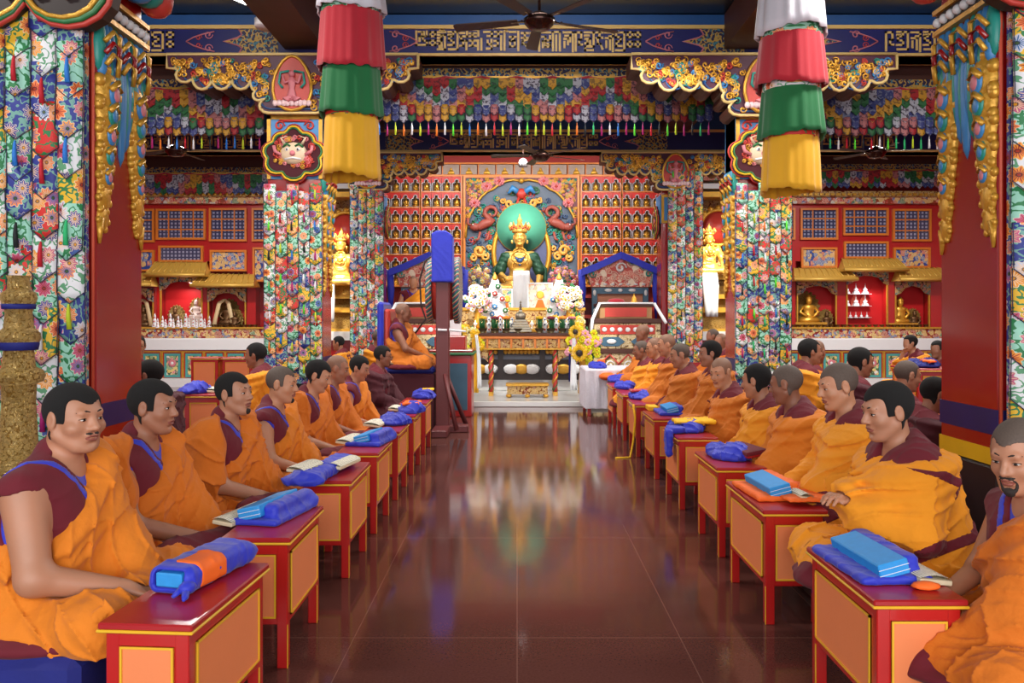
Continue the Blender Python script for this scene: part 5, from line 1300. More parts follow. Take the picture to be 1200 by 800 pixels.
    def larm(p): return arm(p, Sl, El, Wl, .022, 1.12)
    def rarm(p): return arm(p, Sr, Er, Wr, .022, 1.1)
    def robe(p):
        fo = folds(p, seed, kf)
        u = smin(torso(p, .026), larm(p), .07)
        if not bare: u = smin(u, rarm(p), .07)
        # hanging sleeve cloth from the left shoulder into the lap
        u = smin(u, cap(p, (L(.9) + .03, .12, .50 + hh), (.22, .12, .22), .085, .10), .08)
        g = gfun(p); u = u - .022 * np.exp(-((g + .035) / .025) ** 2) - .012 * np.exp(-((g + .11) / .02) ** 2)
        u = smax(u, g, .02)
        d = smin(u, lap(p), .05) - fo
        d = smax(d, .004 - p[:, 2], .01)
        cut = cap(p, HC - np.array((.0, 0, .02), F), HC + np.array((.05, 0, .1), F), .105)
        d = smax(d, -cut, .01)
        if bare: d = smax(d, -(arm(p, Sr, Er, Wr, .006, P.get('armk', 1.0))), .015)
        return smax(d, -(hand(p) - .004), .006)
    rm = P.get('mat', m_saf[0])
    surf_obj('robe', robe, (-.30, -.44, -.01), (.52, .44, .75 + hh), hc, rm, root)
    # maroon border bands on the robe, and the under-skirt
    bands = P.get('bands', None)
    bm = m_maroon if rm is not m_maroon else m_maroond
    if bands:
        def band(p):
            d = robe(p) - .004; e = None
            for n_, c_, w_ in bands:
                q = np.abs(plane(p, n_, c_) + .02 * np.sin(p[:, 1] * 17 + seed) ) - w_; e = q if e is None else np.minimum(e, q)
            e = np.maximum(e, p[:, 2] - (zt - .06)); e = np.maximum(e, .02 - p[:, 2])
            return smax(d, e, .002)
        surf_obj('border_band', band, (-.30, -.44, -.01), (.54, .46, .75 + hh), hc, bm, root)
    def skirt(p): return smax(smin(ell(p, (.12, 0, .03), (.40, .37, .07)), cap(p, (.30, -.27, .06 + .03 * P.get('slab', 0)), (.44, .02, .05 + .02 * P.get('slab', 0)), .065 + .05 * P.get('slab', 0)), .05) - .6 * folds(p, seed + 9), .002 - p[:, 2], .01)
    surf_obj('under_skirt', skirt, (-.34, -.46, -.01), (.6, .46, .2), max(hc, .01), m_maroon if rm is not m_maroon else m_maroond, root)
    if P.get('slab'):
        A0 = (Sr[0] - .02, -.10, Sr[2] + .055); A1 = (Sr[0] - .0, -.19, Sr[2] + .02); A2 = (Er[0] - .05, -.27, Er[2] + .03)
        def drape(p):
            d = smin(cap(p, A0, A1, .05, .082), cap(p, A1, A2, .086, .10), .05); d = smin(d, cap(p, (-.07, -.12, .48), (-.10, -.17, .14), .09, .13), .09)
            d = smin(d, cap(p, (-.0, -.15, .2), (.05, -.26, .1), .12, .12), .08) - folds(p, seed + 21, 1.1)
            d = smax(d, -(cap(p, (Er[0] - .02, Er[1], Er[2] - .0), Wr, .052, .04)), .02); d = smax(d, -cap(p, HC - np.array((.0, 0, .0), F), HC + np.array((.05, 0, .1), F), .105), .01)
            edge = plane(p, (.94, .30, .12), (.085 + lean, -.19, .3)) + .010 * np.sin(26 * p[:, 2] + seed); return smax(smax(d, edge, .012), .004 - p[:, 2], .01)
        surf_obj('shoulder_drape', drape, (-.32, -.46, -.01), (.45, .1, .75 + hh), hc, rm, root)
    if P.get('shawl'):
        def shawl(p):
            d = smin(torso(p, .045), larm(p) - .02, .08); d = smin(d, cap(p, (L(.9), .1, .5), (.2, -.02, .2), .10, .12), .1); g = plane(p, (.3, -.75, .55), (L(1), .10, .46))
            return smax(smax(d - folds(p, seed + 4), g, .02), -.0 + (.12 - p[:, 2]), .02)
        surf_obj('shawl', shawl, (-.3, -.44, .0), (.52, .46, .75), hc, m_maroon, root)
    return root
# ------------------------------------------------------------------ great statue
def great_statue(label, px, d, zbase, H, mats, name='great_statue', full=True, hres=.012):
    """seated crowned figure, H = height from lap bottom to crown tip"""
    mG, mR, mB = mats; root = thing(name, label, 'statue', (PX(px, d), d, zbase)); s_ = H / 1.42
    # local frame faces -Y: use q = (-y, x, z)
    T = lambda p: np.stack([-p[:, 1], p[:, 0], p[:, 2]], 1) / F(s_)
    P = dict(hw=1.02, nose=.8); HC = np.array((.03, 0, .93), F)
    def fig(p):
        q = T(p); d_ = cap(q, (0, -.1, .14), (0, .1, .14), .15); d_ = smin(d_, cap(q, (.0, -.04, .34), (.0, .04, .34), .125), .08); d_ = smin(d_, cap(q, (.01, -.10, .54), (.01, .10, .54), .12), .08)
        d_ = smin(d_, cap(q, (0, -.2, .64), (0, .2, .64), .07), .06); d_ = smin(d_, cap(q, (0, 0, .66), (.02, 0, .86), .062, .055), .04)
        for w_ in (1, -1):
            d_ = smin(d_, cap(q, (0, .1 * w_, .1), (.36, .36 * w_, .09), .12, .085), .05); d_ = smin(d_, cap(q, (.36, .36 * w_, .09), (.40, -.04 * w_, .08), .085, .06), .05)
        for (S_, E_, W_, k) in (((0, .225, .62), (.03, .31, .34), (.26, .28, .16), 1), ((0, -.225, .62), (.04, -.31, .36), (.30, -.20, .26), 1)):
            d_ = smin(d_, smin(cap(q, S_, E_, .06, .048), cap(q, E_, W_, .045, .032), .03), .02)
        # right hand hanging over the knee (four fingers and thumb), left hand in lap
        for k in range(4): d_ = smin(d_, cap(q, (.30, .245 + .022 * k, .15), (.43, .235 + .026 * k, .02), .017, .012), .006)
        d_ = smin(d_, cap(q, (.30, .22, .14), (.40, .20, .07), .016, .012), .006); d_ = smin(d_, cap(q, (.26, .28, .16), (.33, .275, .13), .04, .035), .02)
        for k in range(4): d_ = smin(d_, cap(q, (.31, -.18, .24 + .018 * k), (.34, -.04, .23 + .02 * k), .016, .011), .006)
        return d_ * F(s_)
    surf_obj('body', fig, (-.55 * s_, -.62 * s_, 0), (.55 * s_, .3 * s_, .95 * s_), hres * s_, mG, root)
    def head(p): return smin(head_sdf((T(p) - HC).astype(F) / F(1.15), P, True, True) * 1.15, cap(T(p), (.0, 0, .7), (.02, 0, .86), .06), .02) * F(s_)
    surf_obj('head', head, (-.16 * s_, -.2 * s_, .7 * s_), (.16 * s_, .2 * s_, 1.12 * s_), hres * .6 * s_, mG, root)
    def robe(p):
        q = T(p); d_ = cap(q, (0, -.2, .60), (0, .2, .60), .095)
        for (S_, E_) in (((0, .225, .62), (.03, .31, .40)), ((0, -.225, .62), (.03, -.31, .40))): d_ = smin(d_, cap(q, S_, E_, .085, .09), .04)
        d_ = smax(d_, -cap(q, (.09, 0, .4), (.09, 0, .75), .12), .02); return smax(d_, q[:, 2] - .70, .02) * F(s_) - .004 * np.sin(60 * p[:, 2] + 20 * p[:, 0])
    surf_obj('shoulder_robe', robe, (-.5 * s_, -.4 * s_, .2 * s_), (.5 * s_, .3 * s_, .8 * s_), hres * s_, mR, root)
    b = MB(); c0 = Vector((0, -.02 * s_, 1.02 * s_)); r = .115 * s_
    b.lathe([(r, -.02 * s_), (r * 1.06, 0), (r * 1.04, .03 * s_), (r * .97, .04 * s_)], 24, 0, c0)
    for k in range(9):
        a = PI + PI * (k) / 8; hh_ = (.16 if k == 4 else .13 if k % 2 == 0 else .07) * s_; w_ = .045 * s_
        cx, cy = r * math.cos(a), r * math.sin(a); tx, ty = -math.sin(a), math.cos(a)
        o_ = Vector((cx, cy, c0.z + .02 * s_)) + Vector((0, c0.y, 0))
        pts = [(-w_, 0), (-w_ * 1.1, hh_ * .35), (-w_ * .5, hh_ * .6), (0, hh_), (w_ * .5, hh_ * .6), (w_ * 1.1, hh_ * .35), (w_, 0)]
        f_ = [o_ + Vector((tx * u, ty * u, v_)) + Vector((math.cos(a), math.sin(a), 0)) * (.25 * v_) for u, v_ in pts]; g_ = [v_ - Vector((math.cos(a), math.sin(a), 0)) * .012 for v_ in f_]
        n = len(pts); b.add(f_ + g_, [tuple(range(n)), tuple(range(2 * n - 1, n - 1, -1))] + [(i, (i + 1) % n, n + (i + 1) % n, n + i) for i in range(n)])
        b.ball(o_ + Vector((math.cos(a), math.sin(a), 0)) * .02 + Vector((0, 0, hh_ * .35)), .017 * s_, 6, 1)
    b.lathe([(.05 * s_, .0), (.06 * s_, .06 * s_), (.035 * s_, .12 * s_), (.045 * s_, .15 * s_), (.02 * s_, .19 * s_), (.008 * s_, .25 * s_)], 12, 0, c0 + Vector((0, .03 * s_, .03 * s_)))
    for q in (1, -1):
        b.tube([(q * .13 * s_, 0, 1.04 * s_), (q * .16 * s_, -.01, 1.1 * s_), (q * .13 * s_, -.01, 1.14 * s_)], .025 * s_, 6, 0); b.ball((q * .12 * s_, -.01, .86 * s_), .025 * s_, 8, 0, (.8, .8, 1.4))
    b.build('crown', [mG, m_coral], root)
    b = MB()
    for (rr, zz, yy, th) in ((.10, .66, -.13, .014), (.13, .58, -.165, .009), (.12, .45, -.18, .009)):
        b.tube([(rr * s_ * math.sin(a * PI / 8) * 1.0, (yy - .0 + .05 * (1 - math.cos(a * PI / 8)) * .5) * s_, (zz - rr * .8 * math.cos(a * PI / 8) + rr * .2) * s_) for a in range(-8, 9)], th * s_, 5, 0)
    b.ball((0, -.165 * s_, .555 * s_), .035 * s_, 8, 1, (1.4, .4, 1)); b.ball((0, -.16 * s_, .49 * s_), .02 * s_, 8, 1)
    for q in (1, -1): b.tube([(q * .06 * s_, -.14 * s_, .6 * s_), (q * .03 * s_, -.165 * s_, .57 * s_)], .02 * s_, 6, 1)
    for (x_, y_, z_) in ((.30, -.10, .36), (-.31, -.1, .36)): b.lathe([(.055 * s_, -.012 * s_), (.06 * s_, 0), (.055 * s_, .012 * s_)], 14, 0, (x_ * s_, y_ * s_ * .4, z_ * s_))
    b.build('necklace', [m_giltwood, mB], root)
    b = MB()
    for q in (1, -1): b.tube([(q * .26 * s_, .02, .6 * s_), (q * .40 * s_, -.02, .42 * s_), (q * .40 * s_, -.05, .22 * s_), (q * .52 * s_, -.1, .06 * s_)], [.02 * s_, .045 * s_, .04 * s_, .015 * s_], 6, 0, .4)
    b.build('celestial_scarf', mR, root)
    return root
m_stgold = M('statue_gold', (232, 184, 92), .36, .45, var=.06); m_strobe = M('statue_green_robe', (28, 72, 52), .45, .3, var=.6, vs=18); m_stblue = M('statue_gem_blue', (50, 90, 150), .3)
ZL = 1.92
great_statue('great golden statue with tall crown and green robe before the halo', 609, 17.35, ZL, 1.92, (m_stgold, m_strobe, m_stblue))
r_ = thing('statue_pedestal', 'maroon and carved pedestal carrying great golden statue', 'pedestal', (PX(609, 17.35), 17.35, 0))
b = MB(); b.bbox(-.95, .95, -.55, .5, .09, ZL - .14, .01, 0); b.bbox(-1.0, 1.0, -.6, .5, ZL - .14, ZL, .02, 1); b.box(-.9, .9, -.57, -.55, 1.2, 1.7, 2); b.build('block', [m_maroond, m_coral, m_carv], r_)
b = MB()
for k in range(12): b.ball((-.9 + .164 * k, -.6, ZL - .07), .08, 8, k % 2, (1, .5, .9))
b.build('lotus_petal', [m_sky, m_coral], r_)
for s_ in (-1, 1):
    b = MB(); b.bbox(-.42, .42, -.2, .5, .09, 1.95, .01, 0); b.box(-.42, .42, -.23, -.2, 1.45, 1.52, 1); b.box(-.42, .42, -.23, -.2, 1.88, 1.95, 1)
    o = b.build('side_stand', [m_maroond, m_coral], None, loc=(PX(609, 17.35) + s_ * 1.42, 17.4, 0)); tag(o, 'plain maroon stand %s of the great golden statue pedestal' % ('left' if s_ < 0 else 'right'), 'stand')
# scarf of white silk hanging from the statue
def scarf(name, label, pts, wd, th, m, wave=.02, seed=0):
    """hanging cloth strip following pts (x,y,z), width along X"""
    o0 = Vector(pts[0]); n = 9; vs = []; P2 = []
    for a, c in zip(pts[:-1], pts[1:]):
        for k in range(5): P2.append(Vector(a).lerp(Vector(c), k / 5))
    P2.append(Vector(pts[-1])); rnd = random.Random(seed); p0 = rnd.uniform(0, 6)
    for off in (0, th):
        for j, p in enumerate(P2):
            t_ = j / (len(P2) - 1); w_ = wd[0] + (wd[1] - wd[0]) * t_
            for i in range(n):
                u = i / (n - 1) - .5; vs.append((p.x - o0.x + u * w_, p.y - o0.y + off + wave * math.sin(u * 14 + p0 + t_ * 1.5), p.z - o0.z))
    m_ = len(P2); fs = []
    for L_ in (0, 1):
        for j in range(m_ - 1):
            for i in range(n - 1):
                q = (L_ * m_ * n + j * n + i, L_ * m_ * n + j * n + i + 1, L_ * m_ * n + (j + 1) * n + i + 1, L_ * m_ * n + (j + 1) * n + i); fs.append(q if L_ else q[::-1])
    N = m_ * n
    for j in range(m_ - 1):
        for i in (0, n - 1): fs.append((j * n + i, (j + 1) * n + i, N + (j + 1) * n + i, N + j * n + i))
    for i in range(n - 1):
        for j in (0, m_ - 1): fs.append((j * n + i, j * n + i + 1, N + j * n + i + 1, N + j * n + i))
    b = MB(); b.add(vs, fs, 0, True); o = b.build(name, m, None, loc=o0); return tag(o, label, 'scarf')
scarf('offering_scarf', 'long white silk scarf hanging from the great golden statue', [pt(611, 317, 16.75), pt(611, 319, 16.55), pt(611, 340, 16.5), pt(610, 372, 16.45)], (.33, .36), .01, m_white)

# ------------------------------------------------------------------ altar behind the table: stepped shelves with offerings
m_altw = M('altar_cloth_white', (226, 222, 214), .7)
r_ = thing('stepped_altar', 'stepped altar shelves between table and statue, holding flowers and offerings', 'altar', (PX(611, 15.6), 15.6, 0))
def st(pxa, pxb, y0, y1, pya, pyb, d, m): 
    cx = PX(611, 15.6); return (PX(pxa, d) - cx, PX(pxb, d) - cx, y0, y1, PZ(pyb, d), PZ(pya, d), m)
b = MB(); W_ = 1.22
b.bbox(-W_, W_, -.55, -.15, .95, 1.22, .01, 0); b.bbox(-W_ * 1.02, W_ * 1.02, -.58, -.15, 1.2, 1.26, .01, 1); b.bbox(-W_, W_, -.15, .5, .95, 1.42, .01, 0); b.bbox(-W_, W_, .1, .55, 1.42, 1.62, .01, 0); b.bbox(-W_ * 1.02, W_ * 1.02, .08, .55, 1.6, 1.66, .01, 1)
b.build('step', [m_carvg, m_giltwood], r_)
# low dark cabinet with painted medallions below
b = MB(); b.bbox(-1.2, 1.2, -.35, .5, .32, .95, .01, 0); b.box(-1.22, 1.22, -.37, .5, .9, .96, 1); b.box(-1.22, 1.22, -.37, .5, .3, .36, 0); b.bbox(-1.18, 1.18, -.3, .5, .09, .32, .01, 2)
for k in range(4): x = -1.18 + k * .787; b.box(x - .05, x + .05, -.38, -.3, .32, .95, 0)
b.box(-1.18, 1.18, -.36, -.35, .68, .76, 3)
b.build('cabinet_base', [m_dark, m_giltwood, m_marble, M('grey_scroll_paint', (96, 104, 118), .5)], r_)
for k in range(3):
    x = -.787 + .787 * k; b = MB()
    for q in range(3): b.ball((x + (q - 1) * .2, -.36, .5), .12, 10, 0 if q == 1 else 1, (1.2, .25, .8))
    for q in range(9): b.ball((x - .3 + .075 * q, -.36, .83), .05, 6, 0, (1, .4, 1))
    for q in (1, -1): b.spiral(x + q * .27, .5, -.37, .07, 1, 1.4, .02, q)
    b.build('painted_medallion', [m_giltwood, m_whitep], r_)
# altar table
AT = PX(613, 14.45); dA = 14.45; zt_ = PZ(390, dA)
r_ = thing('altar_table', 'carved orange and gold altar table with spiral painted legs', 'table', (AT, dA, .09)); hh = zt_ - .09
b = MB(); b.bbox(-.92, .92, -.22, .24, hh - .045, hh, .008, 0); b.bbox(-.89, .89, -.2, .22, hh - .1, hh - .045, .006, 1); b.build('table_top', [m_brown, m_woodor], r_)
b = MB(); b.box(-.86, .86, -.17, -.13, hh - .27, hh - .1, 0); b.box(-.86, .86, -.19, -.13, hh - .29, hh - .265, 1)
for k in range(9): x = -.84 + .21 * k; b.box(x - .018, x + .018, -.19, -.13, hh - .27, hh - .1, 2)
b.build('carved_apron', [m_carvg, m_giltwood, m_woodor], r_)
for (sx, sy) in ((-1, -1), (1, -1), (1, 1), (-1, 1)):
    b = MB(); x, y = sx * .57, -.12 if sy < 0 else .17; b.box(x - .04, x + .04, y - .04, y + .04, 0, .07, 2); b.box(x - .045, x + .045, y - .045, y + .045, hh - .29, hh - .1, 1)
    n = 26
    b.lathe([(.036, .07), (.038, .2), (.036, hh - .3)], 12, 0, (x, y, 0))
    b.tube([(x + .036 * math.cos(k * .62), y + .036 * math.sin(k * .62), .08 + (hh - .38) * k / n) for k in range(n + 1)], .017, 5, 2)
    b.tube([(x + .036 * math.cos(k * .62 + 3.1), y + .036 * math.sin(k * .62 + 3.1), .08 + (hh - .38) * k / n) for k in range(n + 1)], .012, 5, 3)
    b.build('leg', [m_coral, m_woodor, m_giltwood, m_green], r_)
for s_ in (1, -1):
    b = MB(); b.poly([(0, 0), (.3, 0), (.22, -.05), (.16, -.12), (.06, -.16), (0, -.22)][::1], 0, .03, 0, M=Matrix.Translation((s_ * .62, -.16, hh - .29)) @ Matrix.Diagonal((s_, 1, 1, 1))); b.build('corner_bracket', m_carvg, r_)
# low gold stool before it
r_ = thing('low_stool', 'small low gilded carved bench on the marble under the altar table', 'stool', (AT + .07, 14.1, .09))
b = MB(); b.bbox(-.37, .37, -.16, .16, .2, .24, .006); b.build('top', m_giltwood, r_)
b = MB(); b.box(-.35, .35, -.14, .14, .06, .2); b.build('carved_box', m_carvg, r_)
for x in (-.32, 0, .32):
    for y in ((-.12, .12) if x else (-.13,)): b = MB(); b.ball((x, y, .03), .04, 8, 0, (1.2, .8, .8)); b.build('foot', m_giltwood, r_)
# bowls with green stems and flower tops on the table
bw = bowl_mb(.085, .085); bo = None
m_pewter = M('bowl_pewter', (120, 112, 84), .4, .5)
BP = [566, 580, 593.5, 607, 632, 645.5, 659, 670]
fl_cols = [m_yel, M('petal_maroon', (120, 30, 60), .6), M('petal_orange', (240, 150, 50), .6), m_pinkp]
for k, px in enumerate(BP):
    r_ = thing('plant_bowl', ['pewter bowl of green shoots with yellow bloom at left end of altar table', 'pewter bowl of shoots, second from left on the altar table', 'pewter bowl of shoots, third from left on the altar table', 'pewter bowl directly left of the small silver stupa base',
        'pewter bowl of shoots just right of the silver stupa', 'pewter bowl under the sunflower on altar table', 'pewter bowl with pink bloom on altar table', 'pewter bowl at the right end of altar table'][k], 'bowl', (PX(px, dA), dA - .08, zt_), 0, 'bowls on the altar table')
    if bo is None: bo = o = bw.build('bowl', m_pewter, r_)
    else: o = bo.copy(); COL.objects.link(o); o.parent = r_
    if k != 3:
        rnd = random.Random(k); b = MB()
        for q in range(26): a = rnd.uniform(0, 6.3); rr = .05 * rnd.random(); b.tube([(rr * math.cos(a), rr * math.sin(a), .05), (rr * 1.4 * math.cos(a), rr * 1.4 * math.sin(a), .24 + .05 * rnd.random())], [.007, .004], 4)
        b.build('green_shoots', m_green, r_); b = MB()
        for q in range(8): a = q * PI / 4; b.ball((.045 * math.cos(a), .045 * math.sin(a), .27), .028, 6, 0)
        b.ball((0, 0, .28), .03, 6, 1); b.build('blossom', [fl_cols[k % 4], m_yel], r_)
# little white offering figures between the bowls
pr0 = None
for k, px in enumerate([573, 586.5, 600, 638.5, 652, 662, 666]):
    if pr0 is None:
        b = MB(); b.lathe([(.045, 0), (.05, .05), (.03, .09), (.045, .12), (.05, .17), (.02, .2), (.035, .24), (.01, .28)], 12); b.ball((0, -.05, .15), .016, 6, 1); b.ball((0, -.045, .06), .02, 6, 2); b.ball((0, -.03, .24), .014, 6, 1)
        o = pr0 = b.build('offering_cake', [m_whitep, m_navyb, m_coral])
    else: o = pr0.copy(); COL.objects.link(o)
    o.location = (PX(px, dA), dA + .05, zt_); tag(o, 'little white offering cake with blue dots among altar table bowls', 'offering', 'white offering cakes on the altar table')
# silver stupa
r_ = thing('silver_stupa', 'grey silver stupa with spire at the middle of the altar', 'stupa', (PX(610, dA - .02), dA + .02, zt_))
m_silver = M('tarnished_silver', (150, 142, 126), .35, .7, var=.2)
b = MB()
for k in range(5): a = .2 - .022 * k; b.bbox(-a, a, -a * .7, a * .7, .02 + .045 * k, .06 + .045 * k, .005)
b.build('stepped_base', m_silver, r_); b = MB(); b.lathe([(.08, .24), (.1, .3), (.075, .36), (.03, .38)], 16); b.build('dome', m_silver, r_)
b = MB(); b.box(-.03, .03, -.03, .03, .38, .41); b.lathe([(.028, .41), (.02, .45), (.024, .455), (.014, .5), (.018, .505), (.006, .53), (.02, .54), (.001, .58)], 12); b.build('spire', m_silver, r_)
# butter lamps / candles in a bright row behind
m_flame = M('lamp_flame', (255, 214, 140), .5, emit=14)
cn = None
for k in range(14):
    px = 557 + 8.3 * k
    if 600 < px < 621: continue
    r2 = thing('butter_lamp', 'lit white butter lamp in the row behind the altar bowls', 'lamp', (PX(px, 15.1), 15.12, 1.26), 0, 'butter lamps behind the altar bowls')
    if cn is None:
        b = MB(); b.lathe([(.028, 0), (.012, .02), (.012, .05), (.035, .08), (.036, .11)], 12, 0); cn = o1 = b.build('cup', m_whitep, r2)
        b = MB(); b.lathe([(.002, .105), (.010, .12), (.007, .135), (.001, .16)], 8); cf = o2 = b.build('flame', m_flame, r2)
    else:
        for q in (cn, cf): o = q.copy(); COL.objects.link(o); o.parent = r2
# tall white butter sculptures
for px, lab in ((580, 'tall white tiered butter sculpture with orange tip, left of the silver stupa'), (655, 'tall white tiered butter sculpture with orange tip, right of the silver stupa')):
    d = 15.45; r_ = thing('butter_sculpture', lab, 'sculpture', (PX(px, d), d, 1.42)); b = MB(); Hh = PZ(319, d) - 1.42
    b.lathe([(.24, 0), (.25, .1 * Hh), (.19, .22 * Hh), (.2, .3 * Hh), (.15, .42 * Hh), (.16, .5 * Hh), (.12, .6 * Hh), (.13, .66 * Hh), (.08, .78 * Hh), (.07, .84 * Hh), (.03, .9 * Hh)], 20, 0, sy=.45, wave=(7, .05)); b.build('tiered_body', m_whitep, r_)
    b = MB(); b.lathe([(.05, .84 * Hh), (.055, .88 * Hh), (.02, .96 * Hh), (.002, Hh)], 10); b.build('orange_tip', M('butter_orange', (240, 160, 60), .5) if 'butter_orange' not in bpy.data.materials else bpy.data.materials['butter_orange'], r_)
    b = MB(); rnd = random.Random(px)
    for (x, z_, m) in ((0, .55, 0), (-.12, .42, 1), (.14, .44, 0), (.2, .2, 2), (-.18, .2, 2), (0, .28, 1), (.06, .7, 2), (-.05, .12, 1), (.1, .05, 0)):
        b.lathe([(.05, 0), (.05, .015), (.03, .03)], 12, m, M=Matrix.Translation((x, -.1 + .03 * abs(x), z_ * Hh)) @ Matrix.Rotation(R(90), 4, 'X')); b.ball((x, -.135, z_ * Hh), .02, 6, 3)
        for q in range(8): b.ball((x + .06 * math.cos(q * PI / 4), -.1, z_ * Hh + .06 * math.sin(q * PI / 4)), .012, 5, 3)
    b.build('butter_medallion', [m_coral, m_sky, m_green, m_whitep], r_)
# flower bunches
def flowers(label, px, py, d, r, cols, n, name='flower_vase', vase=True, seed=1, zb=None, fs=.05, flat=.6, sun=()):
    c = pt(px, py, d); zb = zb if zb is not None else c.z - r * 1.6; root = thing(name, label, 'flowers', (c.x, d, zb)); rnd = random.Random(seed); cz = c.z - zb
    if vase: b = MB(); b.lathe([(.05, 0), (.09, .06), (.07, max(.1, cz - r) * .6), (.05, max(.12, cz - r * .9)), (.07, max(.15, cz - r * .75))], 14); b.build('vase', m_gold, root)
    b = MB()
    for k in range(n // 2): a = rnd.uniform(0, 6.3); q = r * rnd.uniform(.2, .95); b.tube([(0, 0, max(cz - r, .02)), (q * .5 * math.cos(a), -.02, cz - r * .4), (q * math.cos(a), q * flat * math.sin(a * 2) * .5, cz + q * math.sin(a))], [.008, .006, .004], 4)
    for k in range(n // 2): a = rnd.uniform(0, 6.3); q = r * rnd.uniform(.5, 1.05); b.ball((q * math.cos(a), 0, cz + q * math.sin(a)), .05, 6, 0, (.5, .2, 1.2))
    b.build('stems_and_leaves', m_green, root)
    for ci, m in enumerate(cols):
        b = MB()
        for k in range(n // len(cols)):
            a = rnd.uniform(0, 6.3); q = r * math.sqrt(rnd.random()); x, z_ = q * math.cos(a), cz + q * math.sin(a); y = -flat * math.sqrt(max(0, r * r - q * q)) * rnd.uniform(.6, 1)
            for p_ in range(6): t_ = p_ * PI / 3 + k; b.ball((x + fs * .6 * math.cos(t_), y, z_ + fs * .6 * math.sin(t_)), fs * .5, 6, 0, (1, .6, 1))
            b.ball((x, y - fs * .3, z_), fs * .35, 6, 1)
        b.build('blossom', [m, m_yel], root)
    for (dx, dz, q) in sun:
        b = MB(); x, z_ = dx, cz + dz
        for p_ in range(16):
            t_ = p_ * PI / 8; b.ball((x + q * .75 * math.cos(t_), -flat * r - .03, z_ + q * .75 * math.sin(t_)), q * .3, 6, 0, (1 * (abs(math.cos(t_)) + .35), .25, abs(math.sin(t_)) + .35))
        b.ball((x, -flat * r - .06, z_), q * .42, 10, 1, (1, .4, 1)); b.build('sunflower', [m_yel, m_dark], root)
    return root
m_wpet = M('white_petals', (240, 238, 234), .6); m_ppet = M('pale_pink_petals', (240, 170, 190), .6); m_dusty = M('dusty_pink_petals', (176, 130, 126), .6); m_lime = M('lime_yellow_petals', (220, 220, 30), .6); m_cream = M('cream_petals', (226, 220, 160), .6)
flowers('bright white and pink flower bunch in gold vase on the altar, left', 560, 350, 15.2, .24, [m_wpet, m_wpet, m_ppet], 60, seed=1, zb=1.26)
flowers('bright white and yellow flower bunch in gold vase on the altar, right', 667, 350, 15.2, .25, [m_wpet, m_wpet, m_ppet, m_cream], 64, seed=2, zb=1.26)
flowers('muted pink dried flower bunch beside the statue hand, left', 565, 331, 16.9, .3, [m_dusty, m_cream, m_dusty], 54, seed=3, zb=1.95 - .0, vase=False)
flowers('rose pink flower bunch beside the statue, right', 661, 330, 16.9, .3, [m_ppet, M('rose_petals', (200, 90, 110), .6), m_dusty], 54, seed=4, zb=1.95, vase=False)
flowers('tall sunflower arrangement left of altar table, near the wooden post', 546, 402, 14.3, .28, [m_lime, m_cream, m_yel], 54, seed=5, zb=.09, fs=.065, sun=((-.1, .16, .12), (.06, -.22, .1)))
flowers('tall sunflower arrangement right of altar table, near the white cloth table', 683, 405, 14.3, .30, [m_lime, m_lime, m_ppet], 54, seed=6, zb=.09, fs=.065, sun=((-.08, -.12, .14), (-.15, .25, .11)))
flowers('single sunflower bunch on altar beside white cakes', 650, 376, 15.1, .10, [m_yel, m_wpet], 12, seed=7, zb=1.262, vase=False, fs=.03, sun=((0, .02, .09),))
flowers('yellow flower clump at right end of the altar table', 676, 377, 15.1, .13, [m_yel, m_cream], 22, seed=8, zb=1.262, vase=False, fs=.045)
# framed pictures
def framed(label, pxa, pxb, pya, pyb, d, m, lean=0):
    r_ = thing('framed_picture', label, 'picture', (PX((pxa + pxb) / 2, d), d, PZ(pyb, d))); w_ = (PX(pxb, d) - PX(pxa, d)) / 2; h_ = PZ(pya, d) - PZ(pyb, d)
    b = MB(); b.frame(-w_, w_, 0, h_, .025, -.02, .02); b.build('frame', m_whitep, r_); b = MB(); b.box(-w_ + .02, w_ - .02, -.005, .01, .02, h_ - .02); b.build('print', m, r_)
    b = MB(); b.ball((0, -.006, h_ * .7), h_ * .1, 10, 0, (1, .05, 1)); b.poly([(-w_ * .5, h_ * .1), (w_ * .5, h_ * .1), (w_ * .45, h_ * .35), (w_ * .18, h_ * .58), (-w_ * .18, h_ * .58), (-w_ * .45, h_ * .35)], -.012, -.004, 1); b.build('printed_figure', [m_gold, m_orcloth], r_)
framed('white framed colourful deity print right of the white scarf on altar', 618, 648, 331, 379, 15.75, carved('print_pastels', [((220, 190, 170), 3), ((180, 200, 190), 2), ((230, 160, 120), 2)], gap=(170, 140, 150), scale=14, strength=.05))
framed('green and orange print left of the white scarf on altar', 587, 601, 338, 378, 15.75, carved('print_greens', [((60, 150, 130), 3), ((230, 160, 60), 2), ((40, 70, 130), 1)], gap=(30, 60, 60), scale=8, strength=.05))
# scarves tied to the altar table
scarf('offering_scarf', 'yellow gold scarf hanging at the left side of the altar table', [pt(555, 392, 14.2), pt(556, 420, 14.15), pt(557, 460, 14.15)], (.06, .12), .01, m_yelfabric, .02, 2)
scarf('offering_scarf', 'grey white scarf hanging at the left front leg side of the altar table', [pt(558, 392, 14.1), pt(561, 420, 14.1), pt(562, 455, 14.1)], (.05, .08), .01, m_white, .02, 3)
scarf('offering_scarf', 'white scarf hanging at the right side of the altar table', [pt(673, 392, 14.1), pt(672, 420, 14.1), pt(672, 457, 14.1)], (.05, .12), .01, m_white, .02, 4)
scarf('offering_scarf', 'dark blue scarf beside the white one, right of altar table', [pt(669, 400, 14.2), pt(668, 420, 14.2), pt(668, 447, 14.2)], (.04, .05), .01, m_navy, .01, 5)

